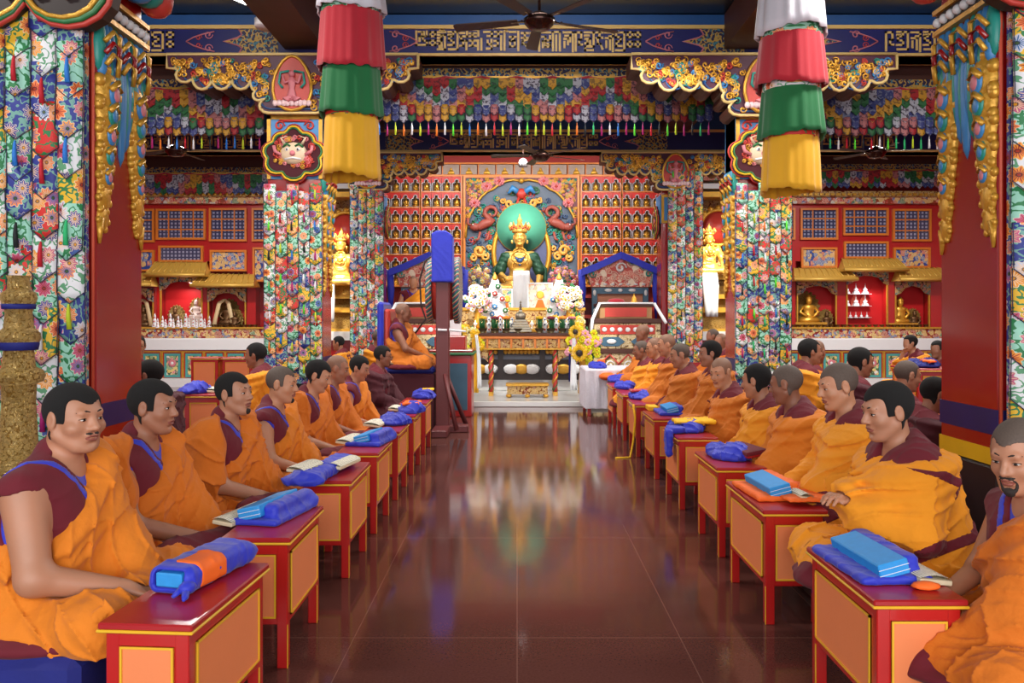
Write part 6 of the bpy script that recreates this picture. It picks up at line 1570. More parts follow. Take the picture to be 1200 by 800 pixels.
# ------------------------------------------------------------------ thrones beside the altar
m_thr = carved('throne_red_floral', [((200, 60, 50), 6), ((230, 210, 190), 1), ((170, 50, 50), 3)], gap=(190, 66, 56), scale=9, strength=.15)
m_thg = carved('throne_gold_brocade', [((190, 160, 100), 5), ((150, 120, 70), 3)], gap=(90, 60, 40), scale=12, strength=.3)
m_thb = M('throne_blue_paint', (62, 98, 122), .5, var=.15); m_thw = M('throne_ochre', (176, 132, 86), .5, var=.2)
def throne(label, pxc, d, seat=True):
    cx = PX(pxc, d); root = thing('carved_throne', label, 'throne', (cx, d, .09)); Z = lambda py: PZ(py, d) - .09; X = lambda dp: dp / 950 * d
    b = MB(); b.box(X(-33), X(33), .1, .2, 0, Z(335), 0); b.build('back_board', M('throne_salmon', (190, 118, 84), .5, var=.15) if 'throne_salmon' not in bpy.data.materials else bpy.data.materials['throne_salmon'], root)
    for s_ in (1, -1):
        b = MB(); b.box(min(X(s_ * 33), X(s_ * 27)), max(X(s_ * 33), X(s_ * 27)), .02, .18, 0, Z(337), 0)
        for py in (343, 365, 385): b.ball((X(s_ * 30), .02, Z(py)), .05, 8, 1, (.7, .4, 1.3))
        b.build('side_post', [m_thb, m_whitep], root)
    b = MB(); b.box(X(-27), X(27), .0, .14, Z(344), Z(337), 0)
    for k in (-14, 0, 14): b.ball((X(k), 0, Z(340)), .05, 8, 1, (1.6 if k else 1, .4, .7))
    b.build('blue_rail', [m_thb, m_whitep], root)
    out = [(X(-34), Z(336)), (X(34), Z(336)), (X(38), Z(322)), (X(34), Z(315)), (X(26), Z(316)), (X(20), Z(310)), (X(12), Z(310)), (X(6), Z(303)), (0, Z(299)), (X(-6), Z(303)), (X(-12), Z(310)), (X(-20), Z(310)), (X(-26), Z(316)), (X(-34), Z(315)), (X(-38), Z(322))]
    b = MB(); b.poly(out, -.02, .1, 0); b.tube([(x, -.03, z_) for x, z_ in out[1:]], .02, 5, 1); b.build('crest', [m_thr, M('crest_edge', (150, 160, 150), .5) if 'crest_edge' not in bpy.data.materials else bpy.data.materials['crest_edge']], root)
    pl_ = M('pale_line', (230, 190, 170), .5) if 'pale_line' not in bpy.data.materials else bpy.data.materials['pale_line']
    for k in range(-3, 4): b = MB(); b.spiral(X(k * 9), Z(326), -.035, .06, 0, 1.3, .012, 1, k); b.ball((X(k * 9), -.03, Z(333)), .022, 6, 1, (2, .4, 1)); b.build('crest_scroll', [pl_, m_whitep], root)
    b = MB(); b.spiral(X(0), Z(314), -.05, .12, 0, 1.2, .03); b.ball((0, -.05, Z(305)), .07, 8, 1, (1, .4, .8)); b.build('crest_ornament', [m_whitep, m_pinkp], root)
    for s_ in (1, -1): b = MB(); b.spiral(X(s_ * 33), Z(321), -.05, .08, 0, 1.2, .02, s_); b.build('crest_end_curl', m_teal, root)
    # tiered front
    f = -1.15
    b = MB(); b.bbox(X(-38), X(36), f, 0, 0, Z(410), .01, 0); b.bbox(X(-42), X(40), f - .04, 0, Z(411), Z(406), .01, 1); b.bbox(X(-40), X(38), f + .03, 0, Z(406), Z(391), .01, 0); b.bbox(X(-37), X(36), f + .06, 0, Z(391), Z(378), .01, 0); b.bbox(X(-38), X(37), f + .03, 0, Z(378), Z(373), .01, 1)
    b.bbox(X(-30), X(28), f + .2, -.2, Z(373), Z(359), .01, 2); b.bbox(X(-32), X(30), f + .17, -.1, Z(360), Z(356), .01, 1)
    b.build('tiered_seat', [m_thg, m_brown, m_thw], root)
    b = MB()
    for k in (-18, 18): 
        b.poly([(X(k - 15), Z(398)), (X(k - 8), Z(403)), (X(k + 8), Z(403)), (X(k + 15), Z(398)), (X(k + 8), Z(393)), (X(k - 8), Z(393))], f + .015, f + .04, 0); b.ball((X(k), f + .01, Z(398)), .06, 8, 1, (1.6, .3, .8))
    b.box(X(-30), X(30), f + .045, f + .06, Z(390), Z(380), 2)
    for k in range(-3, 4): b.ball((X(k * 8.5), f + .04, Z(385)), .05, 8, 1, (1, .3, .9))
    b.box(X(-24), X(22), f + .185, f + .2, Z(371), Z(361), 2)
    for k in (-20, 0, 20):
        b.tube([(X(k) - .2, f - .005, Z(424)), (X(k), f - .005, Z(412)), (X(k) + .2, f - .005, Z(424)), (X(k), f - .005, Z(437)), (X(k) - .2, f - .005, Z(424))], .022, 5, 2); b.spiral(X(k), Z(424), f - .005, .1, 1, 1.2, .02)
    b.build('painted_motif', [m_thb, m_whitep, m_coral], root)
    # blue silk swag along the crest
    b = MB(); sw = [(-46, 318), (-30, 312), (-15, 305), (0, 298), (15, 304), (30, 311), (42, 316)]
    vs = []; n = len(sw)
    for off in (-.1, .06):
        for (u, py) in sw: vs += [(X(u), off, Z(py) + .05), (X(u), off - .02, Z(py + 5.5)), ]
    fs = [(2 * i, 2 * i + 2, 2 * i + 3, 2 * i + 1) for i in range(n - 1)] + [(2 * n + 2 * i, 2 * n + 2 * i + 1, 2 * n + 2 * i + 3, 2 * n + 2 * i + 2) for i in range(n - 1)] + [(2 * i, 2 * n + 2 * i, 2 * n + 2 * i + 2, 2 * i + 2) for i in range(n - 1)] + [(0, 1, 2 * n + 1, 2 * n), (2 * n - 2, 4 * n - 2, 4 * n - 1, 2 * n - 1)]
    b.add(vs, fs)
    for u in (-46, 42): b.tube([(X(u), -.04, Z(316)), (X(u + (1.5 if u < 0 else -1)), -.06, Z(340)), (X(u + (1 if u < 0 else 0)), -.05, Z(375))], [.07, .075, .03], 8, 0, .6)
    b.build('blue_silk_swag', m_blue, root)
    b = MB(); b.tube([(X(-31), f + .16, Z(356)), (X(29), f + .16, Z(356))], .02, 6); 
    for s_ in (1, -1): b.tube([(X(s_ * 30), f + .16, Z(356)), (X(s_ * 39), f - .02, Z(374)), (X(s_ * 41), f - .06, Z(398 if s_ < 0 else 378))], [.03, .035, .03], 6, 0, .5)
    b.build('white_scarf_trim', m_white, root)
    return root
throne('empty carved throne with blue silk swag right of the altar', 727, 16.6)
throne('carved throne with blue silk swag behind the wooden post, holding a monk', 503, 16.6)
b = MB(); b.ball((0, 0, .04), .12, 10, 0, (1.4, .8, .5)); o = b.build('folded_cloth', m_redfabric, None, loc=pt(722, 355.5, 15.7)); tag(o, 'small red folded cloth on the tray of empty throne', 'cloth')
b = MB(); b.lathe([(.07, 0), (.08, .03), (.05, .07), (.06, .1), (.02, .15), (.01, .2)], 14); o = b.build('small_vessel', m_gold, None, loc=pt(743, 356, 15.7)); tag(o, 'small golden vessel on the tray of empty throne', 'vessel')

# other altar-side statues in golden shrines
sg = great_statue('overlit seated gold statue in the left golden shrine', 400, 17.2, PZ(335, 17.2), 1.35, (m_stgold, m_stgold, m_gold), 'gold_statue', hres=.02)
sg = great_statue('bright gold statue with crown in the right golden shrine', 831, 17.2, PZ(322, 17.2), 1.2, (m_stgold, m_stgold, m_gold), 'gold_statue', hres=.02)
for px, py, dd in ((410, 265, 17.5), (845, 262, 17.5)):
    b = MB(); b.lathe([(.0, 0), (.36, 0), (.38, .03), (.39, .05)], 30, 0, M=Matrix.Rotation(R(90), 4, 'X')); b.tube([(.38 * math.cos(a * PI / 12), -.06, .38 * math.sin(a * PI / 12)) for a in range(25)], .04, 6, 1)
    for a in range(16): b.ball((.42 * math.cos(a * PI / 8), -.03, .42 * math.sin(a * PI / 8)), .07, 6, 1)
    o = b.build('flame_halo', [m_coral, m_giltwood], None, loc=pt(px - 4, py + 5, dd)); tag(o, 'red halo with gold flames behind gold statue in the %s golden shrine' % ('left' if px < 600 else 'right'), 'halo')
scarf('offering_scarf', 'long white scarf draped down from right golden shrine statue', [pt(826, 318, 16.9), pt(829, 321, 16.75), pt(833, 335, 16.72), pt(834, 371, 16.7)], (.5, .24), .012, m_white, .02, 7)
scarf('offering_scarf', 'long white scarf on the left golden shrine beside the pillar', [pt(388, 333, 16.75), pt(389, 350, 16.7), pt(388.5, 377, 16.7)], (.12, .1), .012, m_white, .015, 8)

# ------------------------------------------------------------------ wooden post with blue cover, and the drum behind it
d = 10.5; r_ = thing('wooden_stand', 'tall maroon wooden post with blue cloth hood, on splayed base', 'stand', (PX(519, d), d, 0)); m_post = M('maroon_wood', (98, 40, 42), .5, var=.12)
b = MB(); b.bbox(-.085, .085, -.08, .08, .06, PZ(290, d), .01); b.build('post', m_post, r_)
b = MB(); b.bbox(-.1, .1, -.55, .55, 0, .09, .01); b.bbox(-.06, .33, -.09, .09, 0.0, .09, .01); b.build('base_beam', m_post, r_)
for s_ in (1, -1): b = MB(); b.tube([(.03, s_ * .07, .75), (.28 if s_ > 0 else .2, s_ * .3, .06)], .03, 4); b.build('brace', m_post, r_)
b = MB(); b.tube([(.09 * math.cos(a * PI / 6), .09 * math.sin(a * PI / 6), PZ(385, d) - .01 * a / 6) for a in range(13)] + [(.3, -.05, PZ(388, d))], .016, 6); b.build('tied_cord', m_white, r_)
def hood(p):
    q = p - np.array((0, 0, .33), F); bx = np.stack([np.abs(q[:, 0]) - .115, np.abs(q[:, 1]) - .12, np.abs(q[:, 2]) - .31], 1); dd = _len(np.maximum(bx, 0)) + np.minimum(bx.max(1), 0) - .02
    dd = smax(dd, (p[:, 0] * .8 + p[:, 2] - .70) * .7, .01); dd = smax(dd, (-p[:, 0] * .6 + p[:, 2] - .70) * .8, .01)
    return dd - .35 * folds(p * 1.0, 12)
o = surf_obj('blue_hood', hood, (-.2, -.2, -.06), (.2, .2, .75), .012, m_blue, r_); o.location = (0.0, 0, PZ(331, d))
d = 11.12; r_ = thing('hanging_drum', 'large round drum seen edge on behind the post, striped green rim', 'drum', (PX(521, d), d, PZ(340, d)))
m_zig = NT('striped_drum_rim'); v = m_zig.obj(); sp = m_zig.n('ShaderNodeSeparateXYZ'); m_zig.l(v, sp.inputs[0]); an = m_zig.math('ARCTAN2', sp.outputs[2], sp.outputs[1])
m_zig.base(m_zig.ramp(m_zig.math('FRACT', m_zig.math('MULTIPLY', m_zig.math('ADD', an, m_zig.math('MULTIPLY', sp.outputs[0], 2.0)), 6.0)), [(0, lin((30, 110, 80))), (.3, lin((200, 190, 160))), (.5, lin((190, 60, 40))), (.7, lin((40, 90, 130)))], True)); m_zig = m_zig.mat
MX = Matrix.Rotation(R(90), 4, 'Y')
b = MB(); b.lathe([(.40, -.14), (.43, 0), (.40, .14)], 40, 0, M=MX); b.build('shell', m_coral, r_)
for s_ in (1, -1): b = MB(); b.lathe([(.40, s_ * .14), (.455, s_ * .14), (.46, s_ * .2), (.44, s_ * .22), (.38, s_ * .225)][::s_], 40, 0, M=MX); b.build('striped_rim', m_zig, r_)
for s_ in (1, -1): b = MB(); b.lathe([(.001, s_ * .21), (.40, s_ * .212), (.40, s_ * .2)][::s_], 40, 0, M=MX); b.build('drum_skin', m_teal, r_)
b = MB(); b.tube([(0, 0, .45), (0, -.25, .62), (.0, -.42, .7)], .02, 6); b.build('hanger', m_post, r_)
b = MB(); a0 = pt(511, 297, 10.9); b.tube([(0, 0, 0), (-.15, 0, -.1), (-.22, 0, -.35), (-.2, 0, -.7), (-.14, .0, -.88), (-.3, 0, -1.1)], .013, 6); o = b.build('drum_beater', m_dark, None, loc=a0); tag(o, 'thin curved dark drum beater beside the blue hooded post', 'beater')

# side seat with leaning backrest and painted chest, left of the post
d = 10.9; r_ = thing('raised_seat', 'raised maroon seat with blue padded backrest beside hooded post', 'seat', (PX(482, d), d, 0)); zs_ = PZ(421, d)
b = MB(); b.bbox(-.42, .36, -.45, .45, 0, zs_ - .16, .015); b.build('base', m_maroond, r_); b = MB(); b.bbox(-.40, .36, -.46, .46, zs_ - .16, zs_ - .07, .03, 0); b.bbox(-.38, .33, -.44, .44, zs_ - .07, zs_, .03, 1); b.build('cushion', [m_navy, m_thg], r_)
b = MB(); b.bbox(-.40, -.32, -.36, .36, zs_ - .1, PZ(354, d), .03, 0); b.bbox(-.33, -.24, -.3, .3, zs_, PZ(362, d), .03, 1); b.build('backrest', [m_blue, m_coral], r_)
d = 12.4; r_ = thing('painted_chest', 'red and green painted chest right of the wooden post', 'chest', (PX(531, d), d, 0)); w_ = .3
b = MB(); b.bbox(-w_, w_, -.35, .35, 0, PZ(447, d) + .42, .01, 0); b.bbox(-w_ - .04, w_ + .04, -.4, .4, PZ(447, d) + .42, PZ(447, d) + .46, .008, 1); b.bbox(-w_ - .02, w_ + .02, -.38, .38, PZ(447, d) + .46, PZ(447, d) + .5, .008, 2); b.box(-w_ + .06, w_ - .06, -.362, -.35, .1, PZ(447, d) + .3, 3); b.build('body', [m_red, m_green, m_darkred, m_thb], r_)
zc_ = PZ(447, d) + .5
b = MB(); b.bbox(-.26, .2, -.25, .2, 0, .2, .01, 0); b.build; o = b.build('red_box', m_red, None, loc=(PX(531, d), d, zc_)); tag(o, 'plain red box on top of the painted chest', 'box')
b = MB(); b.bbox(-.16, .12, -.12, .1, 0, .32, .01, 0); b.bbox(-.15, .11, -.11, .09, .32, .40, .01, 1); o = b.build('paper_bundle', [m_white, m_azure], None, loc=(PX(531, d), d, zc_ + .2)); tag(o, 'white box with blue lid standing on red box', 'box')
# white cloth table on the right
d = 12.6; xc = PX(713, d); r_ = thing('cloth_covered_table', 'small table under white patterned cloth right of the altar', 'table', (xc, d, 0)); zt2 = PZ(430, d)
b = MB(); b.bbox(-.38, .4, -.5, .45, zt2 - .05, zt2 - .01, .006); b.build('table_top', m_red, r_)
for x in (-.34, .34):
    for y in (-.46, .4): b = MB(); b.bbox(x - .025, x + .025, y - .025, y + .025, 0, zt2 - .05, .004); b.build('leg', m_red, r_)
b = MB(); n = 28; vs = []
for zz in (zt2, zt2 - .02, zt2 - .25, .12):
    for k in range(4 * n):
        s_, t_ = divmod(k, n); t_ = t_ / n; e = .0 if zz > zt2 - .01 else .015 + (.02 * math.sin(k * 1.3) if zz < zt2 - .1 else 0)
        x0, x1, y0, y1 = -.39 - e, .41 + e, -.51 - e, .46 + e; p = [(x0 + (x1 - x0) * t_, y0), (x1, y0 + (y1 - y0) * t_), (x1 - (x1 - x0) * t_, y1), (x0, y1 - (y1 - y0) * t_)][s_]; vs.append((p[0], p[1], zz))
N = 4 * n; b.add(vs, [(k * N + i, k * N + (i + 1) % N, (k + 1) * N + (i + 1) % N, (k + 1) * N + i) for k in range(3) for i in range(N)] + [tuple(range(N))], 0, False)
o = b.build('tablecloth', M('white_lace_cloth', (214, 210, 220), .8, var=.12, vs=40), None, loc=(xc, d, 0)); tag(o, 'white patterned cloth draped over small table right of altar', 'tablecloth')
# ------------------------------------------------------------------ low reading tables
TAB = {}
def low_table(label, x0, x1, y0, y1, z=.56, rz=0, group='low red and orange reading tables', worn=False):
    cx, cy = (x0 + x1) / 2, (y0 + y1) / 2; root = thing('reading_table', label, 'table', (cx, cy, 0), rz, group); w_, l_ = (x1 - x0) / 2, (y1 - y0) / 2
    key = (round(w_, 3), round(l_, 3), round(z, 3))
    if key in TAB:
        for ch in TAB[key].children:
            copy_tree(ch, root)
        return root
    TAB[key] = root; zb = .185; e = .012
    b = MB(); b.bbox(-w_, w_, -l_, l_, z - .022, z, .005, 0); b.build('table_top', m_redtop, root)
    b = MB(); b.bbox(-w_ - .003, w_ + .003, -l_ - .003, l_ + .003, z - .030, z - .020, .003, 0); b.build('gold_edge', m_yline, root)
    for sx in (1, -1):
        for sy in (1, -1): x, y = sx * (w_ - .04), sy * (l_ - .04); b = MB(); b.bbox(x - .022, x + .022, y - .022, y + .022, 0, z - .03, .003, 0); b.box(x - .0235 if sx < 0 else x + .0215, x - .0215 if sx < 0 else x + .0235, y - .022, y - .012, .0, zb, 1); b.build('leg', [m_red, m_yline], root)
    b = MB(); b.bbox(-w_ + .02, w_ - .02, -l_ + .02, l_ - .02, zb, z - .03, .004, 0); b.build('carcase', m_red, root)
    t_ = .007; zz0, zz1 = zb + .03, z - .075
    for sy in (-1, 1):
        y = sy * (l_ - .02); b = MB(); xa, xb = -w_ + .065, w_ - .065; y0_, y1_ = sorted((y, y + sy * .004)); b.box(xa, xb, y0_, y1_, zz0, zz1, 0); y0_, y1_ = sorted((y, y + sy * .009)); b.frame(xa, xb, zz0, zz1, t_, y0_, y1_, 1); b.build('orange_panel', [m_orange, m_yline], root)
    for sx in (-1, 1):
        x = sx * (w_ - .02); b = MB(); ya, yb = -l_ + .065, l_ - .065; xa, xb = sorted((x, x + sx * .004)); b.box(xa, xb, ya, yb, zz0, zz1, 0); xa, xb = sorted((x, x + sx * .009))
        b.box(xa, xb, ya, yb, zz0, zz0 + t_, 1); b.box(xa, xb, ya, yb, zz1 - t_, zz1, 1); b.box(xa, xb, ya, ya + t_, zz0, zz1, 1); b.box(xa, xb, yb - t_, yb, zz0, zz1, 1); b.build('orange_panel', [m_orange, m_yline], root)
    return root
TL = [(2.47, 3.10), (3.43, 4.02), (4.62, 5.22), (5.56, 6.16), (6.58, 7.18), (7.62, 8.22), (8.74, 9.34)]
TR = [(2.68, 3.31), (3.92, 4.62), (5.02, 5.64), (6.26, 6.88), (7.42, 8.04), (8.6, 9.22), (9.72, 10.34), (10.8, 11.42)]
LL = ['low red table with worn top under the blue wrapped book with orange tag, nearest left', 'low red table under azure book and cream pages with green ribbon', 'low red table under long blue cloth and white open pages', 'low red table under azure book in blue cloth, mid left row',
      'low red table under crumpled blue cloth and page, left row', 'low red table under blue and orange cloth, left row', 'low red table under blue cloth with yellow strip, beside the wooden post']
LR = ['low red table under tilted azure book and printed pages, nearest right', 'low red table under the orange cloth with azure book', 'low red table under blue cloth and maroon booklet, right row', 'low red table under yellow cloth over blue, right row', 'low red table with blue book and yellow box, right row',
      'low red table under red and blue cloths, right row', 'low red table under plain blue cloth bundle, right row', 'low red table under orange cloth beside the white cloth table']
XI = [-.965, -.96, -.945, -.95, -.955, -.96, -.975]; XR_ = [1.18, 1.19, 1.235, 1.24, 1.245, 1.25, 1.255, 1.26]
for i, (a, c) in enumerate(TL): low_table(LL[i], XI[i] - .30, XI[i], a, c if i else 3.1, .56, R(-4) if i == 0 else 0)
for i, (a, c) in enumerate(TR): low_table(LR[i], XR_[i], XR_[i] + .315, a, c)
ZT = .561
# ------------------------------------------------------------------ wrapped books and pages
def rbox(p, c, h_, r): q = np.abs(p - np.array(c, F)) - np.array(h_, F) + r; return _len(np.maximum(q, 0)) + np.minimum(q.max(1), 0) - r
def bundle(name, label, loc, rz, kind, group=None, h=.008, m=None):
    root = thing(name, label, 'book' if kind in 'ABD' else 'cloth', loc, R(rz)); m = m or m_blue; sd = abs(hash(label)) % 97 if False else int(abs(loc[0] * 131 + loc[1] * 17)) % 97
    if kind == 'A':      # long wrapped bundle, near end open showing the book block
        def f(p): 
            q = p.copy(); q[:, 2] = q[:, 2]; d_ = rbox(q, (0, .03, .045), (.085 - .0, .20, .045), .035); d_ = smin(d_, ell(q, (0, .23, .04), (.08, .06, .035)), .04); d_ = d_ - .35 * folds(p * 1.3, sd)
            d_ = smax(d_, -rbox(p, (0, -.20, .05), (.058, .07, .028), .01), .006); return smax(d_, -p[:, 2], .004)
        surf_obj('cloth_wrap', f, (-.16, -.28, -.01), (.16, .34, .16), .006, m, root)
        b = MB(); b.bbox(-.05, .05, -.165, .18, .025, .072, .004); b.build('book_block', m_azure, root)
        def g(p): return smax(f(p) - .004, rbox(p, (.035, -.03, .08), (.055, .075, .07), .01), .004)
        surf_obj('orange_tag', g, (-.16, -.28, -.01), (.16, .34, .17), .006, m_orcloth, root)
        b = MB(); b.ball((.07, -.16, .03), .028, 8, 0, (1, 1.2, .8)); b.tube([(.07, -.16, .03), (.09, -.2, .012), (.1, -.22, .01)], [.014, .012, .006], 6); b.tube([(.06, -.17, .03), (.05, -.21, .012)], [.014, .006], 6); b.build('knot', m, root)
    elif kind == 'B':    # azure block on blue cloth
        def f(p):
            d_ = rbox(p, (0, 0, .012), (.13, .21, .016), .012); d_ = smin(d_, rbox(p, (.07, .03, .045), (.035, .19, .04), .02), .03); d_ = smin(d_, ell(p, (.06, .20, .035), (.07, .06, .03)), .03); d_ = d_ - .4 * folds(p * 1.1, sd); return smax(d_, -p[:, 2], .004)
        surf_obj('cloth_wrap', f, (-.2, -.28, -.01), (.2, .3, .14), .007, m, root)
        b = MB(); Mx = Matrix.Translation((-.01, 0, .05)) @ Matrix.Rotation(R(-14), 4, 'Y'); b.bbox(-.055, .055, -.20, .17, -.025, .030, .004, 0, Mx)
        for k in range(2): b.box(-.056, .056, -.201, -.199 + .0, -.01 + .02 * k, -.008 + .02 * k, 1, Mx)
        b.build('book_block', [m_azure, m_whitep], root)
    elif kind == 'C':    # crumpled cloth heap
        def f(p):
            d_ = ell(p, (0, 0, .02), (.13, .20, .045)); d_ = smin(d_, ell(p, (.03, -.05, .05), (.07, .10, .045)), .04); d_ = smin(d_, ell(p, (-.06, .1, .04), (.06, .07, .04)), .04); return smax(d_ - 1.1 * folds(p * 1.6, sd), -p[:, 2], .004)
        surf_obj('cloth_heap', f, (-.2, -.28, -.01), (.2, .3, .16), h, m, root)
    elif kind == 'L':    # long cloth strip along the table
        def f(p):
            d_ = rbox(p, (0, 0, .03), (.07, .34, .03), .025); d_ = smin(d_, ell(p, (-.02, -.3, .025), (.12, .09, .03)), .04); return smax(d_ - .8 * folds(p * 1.5, sd), -p[:, 2], .004)
        surf_obj('cloth_strip', f, (-.2, -.44, -.01), (.2, .4, .13), h, m, root)
    return root
def add_drape(root, m, c, hs, seed, name='cloth_layer', hang=None):
    def f(p):
        d_ = rbox(p, c, hs, .01)
        if hang: d_ = smin(d_, rbox(p, hang[0], hang[1], .01), .03)
        return smax(d_ - .7 * folds(p * 1.5, seed), -p[:, 2] if not hang else -9 - p[:, 2], .004)
    return surf_obj(name, f, (-.3, -.3, -.22), (.34, .3, .2), .009, m, root)
def pages(label, loc, rz, w_=.07, l_=.17, open_=True, group=None):
    root = thing('loose_pages', label, 'pages', loc, R(rz), group); b = MB(); Mx = Matrix.Rotation(R(6), 4, 'Y')
    b.bbox(-w_, w_, -l_, l_, .004, .022, .003, 0, Mx); b.build('page_stack', m_pagee, root)
    b = MB(); n = 8; vs = []
    for o_ in (0, -.0012):
        for k in range(n + 1): u = -1 + 2 * k / n; z_ = .026 + .012 * (1 - u * u) - u * w_ * .10; vs += [(u * w_, -l_, z_ + o_), (u * w_, l_, z_ + o_)]
    fs = [(2 * k, 2 * k + 2, 2 * k + 3, 2 * k + 1) for k in range(n)]; N = 2 * (n + 1); fs += [tuple(N + i for i in f[::-1]) for f in fs] + [(0, N, N + 2 * n, 2 * n)[:4]]
    b.add(vs, fs[:-1], 0, True); b.build('top_page', m_paper, root, recalc=False)
    return root
def on(px, py, z=ZT): d = 950 * (1.5 - z) / (py - 370); return (PX(px, d), d, z)
bundle('wrapped_book', 'blue cloth wrapped book with orange tag on the nearest left table', on(233, 679), -14, 'A')
bundle('wrapped_book', 'azure book in blue cloth on second left table, beside cream pages', on(320, 603), -12, 'B')
pages('cream pages with green ribbon at outer side of second left table', on(285, 606), -14, .05, .17)
bundle('blue_cloth', 'long deep blue cloth lying along the third left table', on(382, 555), -6, 'L')
pages('cream open page stack on the blue cloth, third left table', on(358, 550, ZT + .05), -12, .055, .13)
pages('white page stack with red tie on the third left table', on(403, 545, ZT + .03), -12, .045, .15)
bundle('wrapped_book', 'azure book in blue cloth on the fourth left table', on(435, 518), -8, 'B')
pages('white page on the fourth left table beside azure book', on(411, 517, ZT + .01), -8, .06, .16)
bundle('blue_cloth', 'crumpled blue cloth on the fifth left table', on(463, 496), 0, 'C')
pages('white page on the fifth left table beside crumpled cloth', on(440, 498, ZT + .01), -5, .07, .14)
r_ = bundle('blue_cloth', 'blue cloth with orange layer on the sixth left table', on(483, 482), 0, 'C', m=m_blue); add_drape(r_, m_orcloth, (.0, .0, .085), (.08, .12, .012), 4)
pages('white page on the sixth left table beside orange topped cloth', on(463, 480, ZT + .01), 0, .05, .13)
r_ = bundle('blue_cloth', 'blue cloth with yellow strip on table beside the wooden post', on(497, 466), 0, 'C'); add_drape(r_, m_ycloth, (.03, .1, .085), (.06, .05, .01), 5)
# right row
bundle('wrapped_book', 'tilted azure book in blue cloth on the nearest right table', on(1018, 664), 4, 'B')
r_ = pages('printed white pages open on the nearest right table', on(1062, 668), 6, .06, .18)
b = MB(); b.ball((0, 0, .012), .04, 8, 0, (1.3, .8, .35)); o = b.build('orange_cloth', m_orcloth, None, loc=on(1085, 690)); tag(o, 'small orange cloth corner under pages on nearest right table', 'cloth')
r_ = bundle('wrapped_book', 'azure book standing on orange cloth on second right table', on(900, 577), 4, 'B', m=m_orcloth)
r_ = pages('thick cream page stack on orange cloth, second right table', on(926, 577, ZT + .02), 6, .035, .2)
add_drape(r_, m_orcloth, (.02, 0, .0), (.12, .22, .012), 6, 'orange_layer')
bundle('blue_cloth', 'crumpled blue cloth with azure patch on the third right table', on(853, 535), 0, 'C')
b = MB(); b.bbox(-.075, .075, -.17, .17, .03, .055, .005, 0, Matrix.Rotation(R(-8), 4, 'Y')); b.bbox(-.07, .07, -.165, .165, .014, .032, .004, 1, Matrix.Rotation(R(-8), 4, 'Y')); o = b.build('booklet', [m_maroon, m_redtop], None, loc=on(874, 533, ZT + .02)); o.rotation_euler[2] = R(12); tag(o, 'maroon covered booklet leaning on blue cloth, third right table', 'book')
r_ = bundle('yellow_cloth', 'yellow cloth spread over blue on the fourth right table', on(805, 504), 0, 'C'); add_drape(r_, m_ycloth, (.05, 0, .08), (.16, .12, .012), 7, 'yellow_layer'); add_drape(r_, m_blue, (-.12, -.12, .03), (.06, .1, .02), 8, 'hanging_corner', ((-.19, -.2, -.07), (.02, .06, .1)))
bundle('wrapped_book', 'blue wrapped book on the fifth right table beside a yellow box', on(785, 484), 0, 'B')
b = MB(); b.bbox(-.05, .05, -.1, .1, 0, .045, .005, 0); o = b.build('yellow_box', m_ycloth, None, loc=on(764, 480)); tag(o, 'flat yellow box on the fifth right table', 'box')
r_ = bundle('red_cloth', 'red cloth over blue on the sixth right table', on(752, 467), 0, 'C'); add_drape(r_, m_redfabric, (.0, .1, .085), (.12, .10, .012), 9, 'red_layer')
bundle('blue_cloth', 'plain crumpled blue cloth on the seventh right table', on(733, 455), 0, 'C')
r_ = bundle('blue_cloth', 'blue cloth at far right table near an orange cloth', on(724, 447), 0, 'C')
b = MB(); b.ball((0, 0, .04), .12, 10, 0, (1.1, 1.4, .5)); o = b.build('orange_cloth', m_orcloth, None, loc=on(712, 444)); tag(o, 'small orange cloth heap at the far end of right tables', 'cloth')
r_ = bundle('blue_cloth', 'blue cloth with orange knot on white cloth table', (PX(700, 12.5), 12.4, PZ(430, 12.6)), 0, 'C'); add_drape(r_, m_orcloth, (.05, 0, .1), (.05, .06, .02), 3)
b = MB(); b.tube([(0, 0, 0), (.02, 0, -.15), (.0, 0, -.4), (-.04, -.05, -.555), (-.2, -.1, -.555)], .012, 5); o = b.build('yellow_ribbon', m_ycloth, None, loc=(XR_[5] - .015, 8.62, .56)); tag(o, 'yellow ribbon hanging down from right table to the floor', 'ribbon')
# second-row tables in the aisles
for (lab, pxa, pxb, pyt, d) in (('orange panelled reading table before the left shrine, left one', 222, 256, 419, 13.4), ('orange panelled reading table before left shrine, beside profile monk', 259, 296, 419, 13.4)):
    a, c = PX(pxa, d), PX(pxb, d); low_table(lab, a, c, d, d + .35, PZ(pyt, d), group='aisle reading tables')
low_table('low orange table behind front row with open book, left aisle', PX(213, 7.2), PX(262, 7.2), 7.2, 7.8, PZ(462, 7.2), group='aisle reading tables')
bundle('blue_cloth', 'blue cloth on the low aisle table behind the left front row', (PX(224, 7.3), 7.4, PZ(462, 7.2)), 0, 'C'); pages('open white book on aisle table behind left front row', (PX(244, 7.3), 7.45, PZ(462, 7.2)), 10, .1, .12)
low_table('orange table with blue cloth in right aisle beside hooded monk', PX(1075, 8.2), PX(1125, 8.2), 8.2, 8.8, PZ(432, 8.2), group='aisle reading tables')
r_ = bundle('blue_cloth', 'dark blue cloth with orange strip on right aisle table', (PX(1085, 8.4), 8.45, PZ(432, 8.2)), 0, 'C', m=m_navy); add_drape(r_, m_orcloth, (.0, -.1, .07), (.04, .1, .01), 3)

